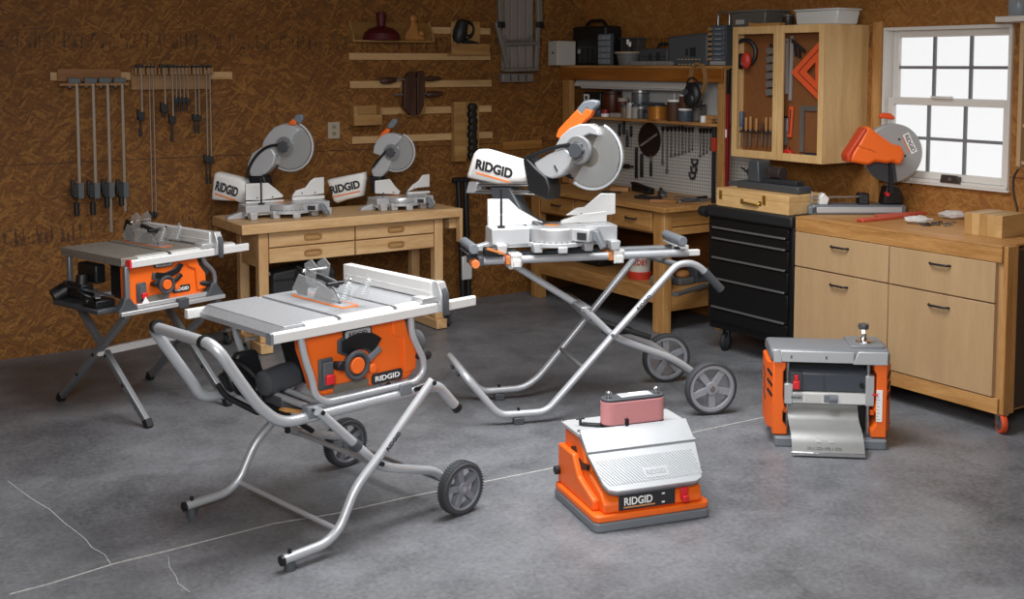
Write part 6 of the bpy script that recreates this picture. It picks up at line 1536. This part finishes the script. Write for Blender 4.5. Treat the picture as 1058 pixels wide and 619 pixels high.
t, L_ = strip('chisel', 'thin dark chisel lying by the steel rule on the corner bench', 'chisel', 684, 208.5, 704, 210, .018, .014, TS); obj('handle', G().cyl((-L_*1.0, 0, .012), (-L_*1.7, 0, .012), .012), TD, t)
strip('wood_offcut', 'long pale offcut on the left of the corner bench behind the big saw', 'offcut', 631, 197, 650, 197.5, .09, .03, PINEX)
strip('flat_bar', 'dark flat bar lying on the left of the corner bench', 'bar', 622, 199, 642, 199.5, .03, .012, TD)
c = at(684, 203, z=BZ); t = thing('small_block_plane', 'small grey block plane among the tools on the corner bench', 'plane', (c.x, c.y, BZ), 60); obj('body', G().prism([(-.07, 0), (.07, 0), (.07, .02), (.02, .045), (-.05, .04), (-.07, .02)], 'y', -.022, .022), mat('plane_grey', '#5b5c5d', .4, .5), t, .004); obj('knob', G().ball((.045, 0, .05), .013), TD, t)
c = at(672, 204.5, z=BZ); t = thing('c_clamp', 'dark screw clamp lying beside the black bench brush', 'clamp', (c.x, c.y, BZ), 100); obj('frame', G().tube([(-.08, -.02, .012), (-.08, .06, .012), (.06, .06, .012), (.06, -.02, .012)], .011, .02), TD, t); obj('screw', G().cyl((.05, -.015, .012), (.14, -.015, .012), .007).cyl((.14, -.04, .012), (.14, .01, .012), .005), TS, t)
c = at(722, 208, z=BZ); t = thing('tin_snips', 'grey tin snips at the right end of the corner bench', 'snips', (c.x, c.y, BZ), -15); obj('blades', G().prism([(.0, -.012), (.10, -.004), (.10, .004), (0, .012)], 'z', .004, .016), TS, t); obj('grips', G().tube([(0, .004, .010), (-.05, .03, .010), (-.13, .02, .010)], .009, .03).tube([(0, -.004, .010), (-.05, -.03, .010), (-.13, -.02, .010)], .009, .03), DGREY, t)
# lower shelf
LZ = .2905
c = at(661, 287, x=5.42)
t = thing('paint_bucket', 'white bucket with red lettering and red base on the lower shelf of the corner bench', 'bucket', (5.42, c.y, LZ)); h = .20; r = .085
obj('pail', G().lathe([(r*.86, .0), (r*.9, .05), (r*.9, .051), (r, h), (r*.96, h)], n=28), mat('bucket_white', '#d9d3c8', .5), t); obj('red_base', G().lathe([(r*1.02, 0), (r*1.05, .045), (r*.92, .055)], n=28), mat('bucket_red', '#c23a26', .5), t); obj('rim', G().loop((0, 0, h), (0, 0, 1), r, .006, 28, 6), mat('bucket_grey', '#77706a', .5), t)
va = Vector((-.60, -.80, 0)); text('lettering', 'ROBY', mat('bucket_red', '', .5), t, Vector((0, 0, .13))+va*(r*1.0), (.80, -.60, 0), (0, 0, 1), h=.04, w=.10, depth=.003)
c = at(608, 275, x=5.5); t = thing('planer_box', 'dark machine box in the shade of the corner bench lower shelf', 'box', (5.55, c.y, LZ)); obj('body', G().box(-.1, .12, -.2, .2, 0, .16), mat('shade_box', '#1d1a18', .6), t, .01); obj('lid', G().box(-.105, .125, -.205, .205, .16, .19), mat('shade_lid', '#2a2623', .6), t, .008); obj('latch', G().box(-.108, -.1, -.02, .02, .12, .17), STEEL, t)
ye = 6.16
for k, (x, y, z, nmx, lab) in enumerate(((5.33, 6.13, LZ, 'jig', 'grey cylindrical jug lying at the right end of the bench lower shelf'), (5.52, 6.12, LZ, 'sander', 'tan and grey hand sander at the right end of the bench lower shelf'), (5.68, 6.14, LZ, 'drill_press_vise', 'dark grey machine vise at the back right of the bench lower shelf'))):
    t = thing(nmx, lab, ('jug', 'sander', 'vise')[k], (x, y, z))
    if k == 0: obj('body', G().lathe([(.03, -.08), (.05, -.07), (.05, .06), (.02, .085), (.02, .11)], (0, 0, .05), (.9, .3, .0)), mat('jug_grey', '#77797b', .45), t); obj('cap', G().cyl((.10, .033, .05), (.125, .04, .05), .022), LGREY, t)
    if k == 1: obj('body', G().box(-.07, .07, -.05, .05, 0, .05), mat('sander_grey', '#5c5d5f', .5), t, .012); obj('grip', G().ball((0, 0, .07), .045, (1.3, .9, .7)), mat('sander_tan', '#a8703c', .5), t)
    if k == 2: obj('base', G().box(-.06, .08, -.05, .05, 0, .03).box(-.06, -.03, -.05, .05, .03, .10).box(.04, .07, -.05, .05, .03, .10), DGREY, t, .004); obj('screw', G().cyl((.07, 0, .06), (.12, 0, .06), .009), TS, t)
o, _ = strip('steel_bar', 'grey flat bar along the right end of the bench lower shelf', 'bar', 697, 306, 731, 296, .05, .02, mat('bar_grey', '#6f7172', .45, .4), z=LZ)

# ------------------------------------------------------------------ wooden case with vise on the tool chest
CZ = .9455
fy1, fy0 = at(740, 205, x=5.19).y, at(816, 222, x=5.19).y+.01
zt_ = at(741, 193, x=5.19).z
t = thing('wooden_case', 'shallow pine tool case with brass handle lying on the black tool chest', 'case', (5.19, (fy0+fy1)/2, CZ)); w_ = (fy1-fy0)/2; h = .115; dp = .32
obj('body', G().box(0, dp, -w_, w_, 0, h*.62), CABY, t, .003); obj('lid', G().box(0, dp, -w_, w_, h*.625, h), CABY, t, .003)
hy_ = at(776, 207, x=5.19).y-(fy0+fy1)/2
obj('handle', G().tube([(-.001, hy_+.075, h*.42), (-.016, hy_+.06, h*.40), (-.016, hy_-.06, h*.34), (-.001, hy_-.075, h*.42)], .007, .02), BRASS, t); obj('handle_plate', G().box(-.003, 0, hy_+.065, hy_+.09, h*.3, h*.55), BRASS, t); obj('handle_plate', G().box(-.003, 0, hy_-.09, hy_-.065, h*.3, h*.55), BRASS, t)
for f in (.86, -.36): obj('latch', G().box(-.006, 0, w_*f-.012, w_*f+.012, h*.40, h*.88), BRASS, t, .001)
t = thing('bench_vise', 'dark grey machine vise with long base standing on the pine tool case', 'vise', (5.36, (fy0+fy1)/2+.02, CZ+h+.0005)); VG = mat('vise_grey', '#4e5257', .45, .4)
obj('base', G().box(-.06, .06, -.30, .22, 0, .045), VG, t, .006); obj('fixed_jaw', G().prism([(.03, .045), (.13, .045), (.125, .17), (.10, .185), (.04, .18)], 'x', -.055, .055), VG, t, .008)
obj('slide', G().box(-.035, .035, -.26, .03, .045, .075), mat('vise_slide', '#3a3d41', .4, .5), t, .004); obj('moving_jaw', G().cyl((0, -.12, .11), (0, -.02, .11), .04).box(-.035, .035, -.04, .0, .075, .14), mat('vise_dark', '#2c2526', .5), t, .004)
obj('screw_handle', G().cyl((0, .13, .10), (0, .185, .10), .012).cyl((-.06, .18, .13), (.06, .18, .06), .006).ball((0, .15, .10), .03), mat('vise_dark', '', .5), t)
o, _ = strip('sharpening_stone', 'dark flat bar on the left end of the pine tool case beside the vise', 'stone', 756, 190.5, 770, 192.5, .06, .022, mat('stone_dark', '#4a4c4f', .6), z=CZ+h+.0005)

# ------------------------------------------------------------------ wall cabinet: on top and inside
QT = qz1+.0005
def ct(u, x): return at(u, 27, x=x).y
y1, y0 = ct(758.5, 5.56), ct(801, 5.56)
t = thing('wire_crate', 'grey translucent plastic crate on the left of the wall cabinet top', 'crate', (5.56, (y0+y1)/2+.06, QT)); w_ = (y1-y0)/2*.85
obj('crate', G().prism([(-w_*.95, 0), (w_*.95, 0), (w_, .10), (-w_, .10)], 'x', 0, .22), mat('crate_grey', '#5b5955', .4), t, .008); obj('rim', G().box(-.006, .226, -w_-.006, w_+.006, .10, .112), mat('crate_rim', '#6e6b66', .4), t, .004); obj('contents_print', G().box(-.002, .0, w_*.2, w_*.7, .02, .05), LGREY, t)
t = thing('cedar_board', 'thin brown board lying on the front of the wall cabinet top', 'board', (5.49, ct(790, 5.5), QT)); obj('plank', G().box(0, .06, -.13, .12, 0, .018), PINEY, t, .002); obj('end_cleat', G().box(0, .06, .12, .135, 0, .026), PINEX, t, .002)
jar('small_bottle', 'small dark jar between the grey crate and the white bin on the wall cabinet', 808, 817, 15, 5.62, mat('dark_jar', '#332d2a', .35), mat('dark_jar_lid', '#5c5650', .4), .2, z=QT)
y1, y0 = ct(821, 5.55), ct(866, 5.55)
t = thing('white_bin', 'white plastic bin with slanted end on the right of the wall cabinet top', 'bin', (5.55, (y0+y1)/2, QT)); w_ = (y1-y0)/2; hh = .085
obj('bin', G().prism([(-w_*.88, 0), (w_*.92, 0), (w_, hh), (-w_, hh)], 'x', 0, .2), mat('bin_white', '#c8c8c4', .45), t, .008); obj('rim', G().box(-.008, .208, -w_-.006, w_+.006, hh, hh+.012), mat('bin_white', '', .45), t, .004)
XI = QX+.088
def ci(u, v, d=.02): return at(u, v, x=XI-d)
c = ci(771, 57)
t = thing('ear_muffs', 'black and red ear muffs hanging in the left door of the wall cabinet', 'ear muffs', (XI-.035, c.y, c.z))
obj('headband', G().loop((0, 0, .015), (1, .25, 0), .084, .014, 28, 8), BLACK, t); obj('cup', G().ball((-.015, -.03, -.035), .05, (.55, .8, 1.1)), mat('muff_red', '#b83226', .45), t); obj('pad', G().ball((.0, .035, -.04), .05, (.5, .8, 1.1)), BLACK, t); obj('highlight_band', G().box(-.038, -.03, -.04, -.01, -.062, -.045), mat('muff_grey', '#a89a90', .4), t)
c0 = ci(796, 45); c1 = ci(794, 100)
t = thing('cutter_strip', 'hanging strip of dark grey spade bits on the right inside the left cabinet door', 'bit set', (XI-.012, (c0.y+c1.y)/2, c1.z)); L_ = c0.z-c1.z
obj('strip', G().box(.002, .010, -.010, .012, 0, L_), mat('strip_dark', '#2e2a26', .5), t)
for k in range(6): obj('bit', G().prism([(-.04, L_*(.04+.155*k)), (.03, L_*(.02+.155*k)), (.038, L_*(.13+.155*k)), (-.018, L_*(.15+.155*k))], 'x', -.006, .002), mat('bit_grey', '#84807a' if k % 2 else '#84807a', .4, .4), t)
hn = ('big blue-handled screwdriver', 'wood-handled chisel')
for k, (u, v0, v1) in enumerate(((765, 115, 152), (770.5, 121, 151), (775, 120, 151), (781, 122, 151), (786.5, 127, 150), (790.5, 121, 152), (795, 121, 151))):
    a, b = ci(u, v0), ci(u+2 if k in (0, 4, 5, 6) else u+.6, v1); L_ = a.z-b.z
    if k == 0: lab, hm = 'large screwdriver with blue-grey handle at the far left of the chisel row', mat('blue_handle', '#4d5e74', .45)
    else: lab, hm = 'wood-handled chisel, %s from the left in the row inside the left cabinet door' % nm[k-1], (DARKW if k == 4 else wood_mat('chisel_wood', '#8a5a2b', '#b5834a', 'Z', 8, False))
    t = thing('screwdriver' if k == 0 else 'chisel', lab, 'screwdriver' if k == 0 else 'chisel', (XI-.02, (a.y+b.y)/2, a.z), group=None if k == 0 else 'chisels in the wall cabinet')
    r = .015 if k == 0 else .011
    obj('handle', G().lathe([(r*.6, 0), (r, -.01), (r, -L_*.4), (r*.6, -L_*.45)], n=14), hm, t); obj('blade', G().box(-.002, .002, -.006, .006, -L_, -L_*.44), TS, t); obj('ferrule', G().cyl((0, 0, -L_*.44), (0, 0, -L_*.49), r*.7), TS, t)
t = thing('chisel_rack', 'thin dark wooden rail holding the chisel row inside the left cabinet door', 'rack', (0, 0, 0)); a, b = ci(760, 134), ci(798, 135); obj('rail', G().box(XI-.007, XI+.001, b.y, a.y, a.z-.012, a.z+.006), DARKW, t); obj('lip', G().box(XI-.034, XI-.0325, b.y, a.y, a.z-.012, a.z-.002), DARKW, t)
q = [ci(u, v, .03) for u, v in ((817.5, 75), (851, 38), (851, 109))]
t = thing('framing_square', 'large red-orange triangular set square inside the right cabinet door', 'square', (0, 0, 0)); cen = sum(q, Vector())/3; RO = mat('square_red', '#d9572c', .5)
def tri(g, s0, s1, x0, x1):
    rs = [[(x, cen.y+(p.y-cen.y)*s, cen.z+(p.z-cen.z)*s) for p in q] for x, s in ((x0, s0), (x1, s0), (x1, s1), (x0, s1))]
    v = [[g._v(p) for p in r] for r in rs]
    for i in range(4):
        A, B = v[i], v[(i+1) % 4]
        for k in range(3): g.bm.faces.new((A[k], A[(k+1) % 3], B[(k+1) % 3], B[k]))
    return g
obj('outer_frame', tri(G(), 1.0, .70, XI-.034, XI-.026), RO, t); obj('inner_frame', tri(G(), .62, .28, XI-.033, XI-.027), RO, t); obj('bridge', tri(G(), .71, .61, XI-.031, XI-.029), mat('square_dark', '#8e3215', .6), t)
for k, (u0, v0, u1, v1, lab) in enumerate(((811.5, 40, 811.5, 97, 'shorter aluminium straightedge hanging at the left in the right cabinet door'), (817, 37, 815, 104, 'longer aluminium straightedge next to the red triangular square'))):
    a, b = ci(u0, v0), ci(u1, v1); t = thing('straightedge', lab, 'straightedge', (0, 0, 0)); obj('rule', G().bar((XI-.008, a.y, a.z), (XI-.008, b.y, b.z), .024, .006, (1, 0, 0)), ALU, t); obj('end_hole', G().cyl((XI-.0115, a.y, a.z-.02), (XI-.0105, a.y, a.z-.02), .005), INK, t)
c = ci(824, 50); t = thing('caliper', 'dark clamp-like gauge hanging behind the triangular square', 'gauge', (XI-.018, c.y, c.z)); obj('beam', G().bar((0, .05, .05), (0, -.06, -.02), .02, .008, (1, 0, 0)), TD, t); obj('jaws', G().bar((0, .03, .04), (0, .01, -.05), .014, .01, (1, 0, 0)).bar((0, -.01, .02), (0, -.02, -.06), .014, .01, (1, 0, 0)), TD, t)
a, b = ci(833, 109.5), ci(826, 157); c = ci(851, 108)
t = thing('carpenter_square', 'grey steel carpenter square hanging upside down in the right cabinet door', 'square', (0, 0, 0)); obj('long_arm', G().box(XI-.012, XI-.006, ci(828, 110).y-.016, ci(828, 110).y+.02, b.z, a.z), STEEL, t); obj('short_arm', G().box(XI-.012, XI-.006, c.y, ci(828, 110).y-.0165, a.z-.03, a.z), STEEL, t)
a, b = ci(817, 110), ci(815, 142); t = thing('torpedo_level', 'short red-orange level standing in the right cabinet door', 'level', (0, 0, 0)); obj('body', G().bar((XI-.012, a.y, a.z), (XI-.012, b.y, b.z), .030, .016, (1, 0, 0)), RO, t, .003); obj('slot', G().bar((XI-.021, a.y, a.z-.02), (XI-.021, b.y, b.z+.02), .008, .002, (1, 0, 0)), INK, t)
a, b = ci(811, 122), ci(811, 150); t = thing('bevel_gauge', 'small grey metal gauge at the lower left of the right cabinet door', 'gauge', (0, 0, 0)); obj('stock', G().box(XI-.012, XI-.004, a.y-.012, a.y+.014, b.z, a.z), STEEL, t, .002); obj('head', G().box(XI-.014, XI-.003, a.y-.025, a.y+.018, a.z, a.z+.012), TD, t)
zf = qz0+.0185
c = ci(814, 155); t = thing('chalk_line', 'bright red squeeze-shaped chalk box at the bottom of the right cabinet door', 'chalk box', (XI-.03, c.y, zf)); obj('case', G().prism([(-.055, 0), (.04, 0), (.05, .03), (.02, .045), (-.01, .055), (-.05, .04)], 'x', -.02, .02), mat('chalk_red', '#c02a1e', .45), t, .008); obj('cap', G().cyl((0, -.01, .05), (0, -.01, .068), .012), mat('chalk_dark', '#7a1812', .5), t)
a, b = ci(847, 119), ci(845, 151); t = thing('steel_rule', 'narrow grey steel rule at the right edge inside the right cabinet door', 'rule', (0, 0, 0)); obj('rule', G().box(XI-.010, XI-.004, a.y-.008, a.y+.014, b.z, a.z), ALU, t); obj('end_cap', G().box(XI-.012, XI-.002, a.y-.010, a.y+.016, a.z, a.z+.008), TD, t)
c = ci(839, 156); t = thing('black_plane', 'dark low block at the bottom right of the right cabinet door', 'block', (XI-.03, c.y, zf)); obj('body', G().box(-.02, .02, -.07, .06, 0, .035), mat('block_dark', '#3a3d42', .5), t, .006); obj('ridge', G().box(-.012, .012, -.05, .04, .035, .042), TD, t)

# ------------------------------------------------------------------ on the drawer cabinet
KZ = kz+.0005
for k, (u0, v0, u1, v1, z) in enumerate(((888, 229.5, 938, 224.5, KZ), (917, 227, 971, 222.5, KZ))):
    a, b = at(u0, v0, z=z), at(u1, v1, z=z); mid = (a+b)/2; L_ = (b-a).length/2
    t = thing('red_strip', ('left' if k == 0 else 'right')+' one of two flat red wooden strips lying before the chop saw', 'strip', (mid.x, mid.y, z+(.0 if k == 0 else .0)), math.degrees(math.atan2(b.y-a.y, b.x-a.x)), group='red strips on the drawer cabinet')
    obj('strip', G().box(-L_, L_, -.026+.08*k, .026+.08*k, 0, .018), mat('strip_red', '#c4573f', .5), t, .003); obj('end_cap', G().box(-L_-.004, -L_, -.016+.08*k, .016+.08*k, .001, .013), mat('strip_dark_red', '#8e3023', .6), t)
PW = mat('clear_bag', '#dcdad4', .25)
random.seed(3)
for k, (u, v, s) in enumerate(((948, 231, .055), (985, 226, .06))):
    c = at(u, v, z=KZ); g = G(); rs = []
    for j in range(7):
        f = j/6; rr_ = s*math.sin(.25+f*2.4)*.95
        rs.append([g._v((math.cos(a)*rr_*(1+random.uniform(-.25, .25))*1.5, math.sin(a)*rr_*(1+random.uniform(-.25, .25)), max(.0, f*s*.75+random.uniform(-.006, .006) if j else 0))) for a in [2*PI*i/14 for i in range(14)]])
    g.skin(rs)
    t = thing('plastic_bag', ('crumpled clear bag of hardware at the left' if k == 0 else 'crumpled clear bag leaning against the wood block')+' end of the scattered screws' if k == 0 else 'crumpled clear plastic bag leaning against the laminated wood block', 'bag', (c.x, c.y, KZ), -55)
    obj('film', g, clear_mat('bag_film', '#f0efec', .55, .2), t, 0, .2); obj('folded_end', G().obox((.05, .0, s*.45), (.05, .04, .004), Matrix.Rotation(.6, 3, 'Y')), clear_mat('bag_film', '', .5), t)
for k in range(34):
    u = 952+random.random()*34; v = 231.5+random.uniform(-2.2, 2.5)+(u-952)*.02
    c = at(u, v, z=KZ); a = random.random()*360
    t = thing('screw', 'loose dark screw in the scatter between the clear bags and wood block', 'screw', (c.x, c.y, KZ+.0045), a, group='scattered screws on the drawer cabinet')
    obj('screw', G().cyl((-.016, 0, 0), (.014, 0, 0), .0028, .002, 6).cyl((-.019, 0, 0), (-.016, 0, 0), .0044, .0044, 8), TD if k % 3 else TS, t)
a = at(996, 241.5, z=KZ); b = at(1035, 246.5, z=KZ); c2 = at(1060, 238, z=KZ)
rot_ = math.degrees(math.atan2(b.y-a.y, b.x-a.x)); W_ = (b-a).length; hh = at(997, 218.5, x=a.x, ).z-KZ
t = thing('wood_block', 'laminated pine block with visible end grain on the right end of the drawer cabinet', 'block', tuple(a), rot_)
cl = ('#b08a56', '#c7a26c', '#a47c47', '#bb9560', '#ad8650')
for k in range(5): obj('lamination', G().box(W_*k/5, W_*(k+1)/5, 0, .24, 0, .115), wood_mat('lam%d' % k, cl[k], cl[(k+2) % 5], 'Y', 7, False), t, .0015)
c = at(1047, 20, x=5.74)
t = thing('canning_jar', 'clear glass jar on the white board shelf above the right end of the window', 'jar', (5.77, c.y-.01, 2.1055)); obj('glass', G().lathe([(.05, 0), (.054, .01), (.054, .10), (.045, .125), (.045, .14)], n=26), JAR, t); obj('contents', G().lathe([(.046, .004), (.05, .012), (.05, .07)], n=22), mat('jar_fill', '#8d9197', .5, .4), t); obj('lid', G().cyl((0, 0, .1405), (0, 0, .155), .048), STEEL, t)
cp = [at(u, v, x=5.66) for u, v in ((1052, 175), (1047, 183), (1047, 200), (1051, 215), (1053, 232))]
t = thing('hanging_cord', 'thin dark cord hanging in a loop at the right edge below the board shelf', 'cord', (0, 0, 0)); obj('cord', G().tube(list(cp), .006, .05), mat('cord_brown', '#2a211c', .6), t); obj('cord_hook', G().cyl((cp[0].x, cp[0].y, cp[0].z), (5.70, cp[0].y-.0, cp[0].z+.02), .004), STEEL, t)
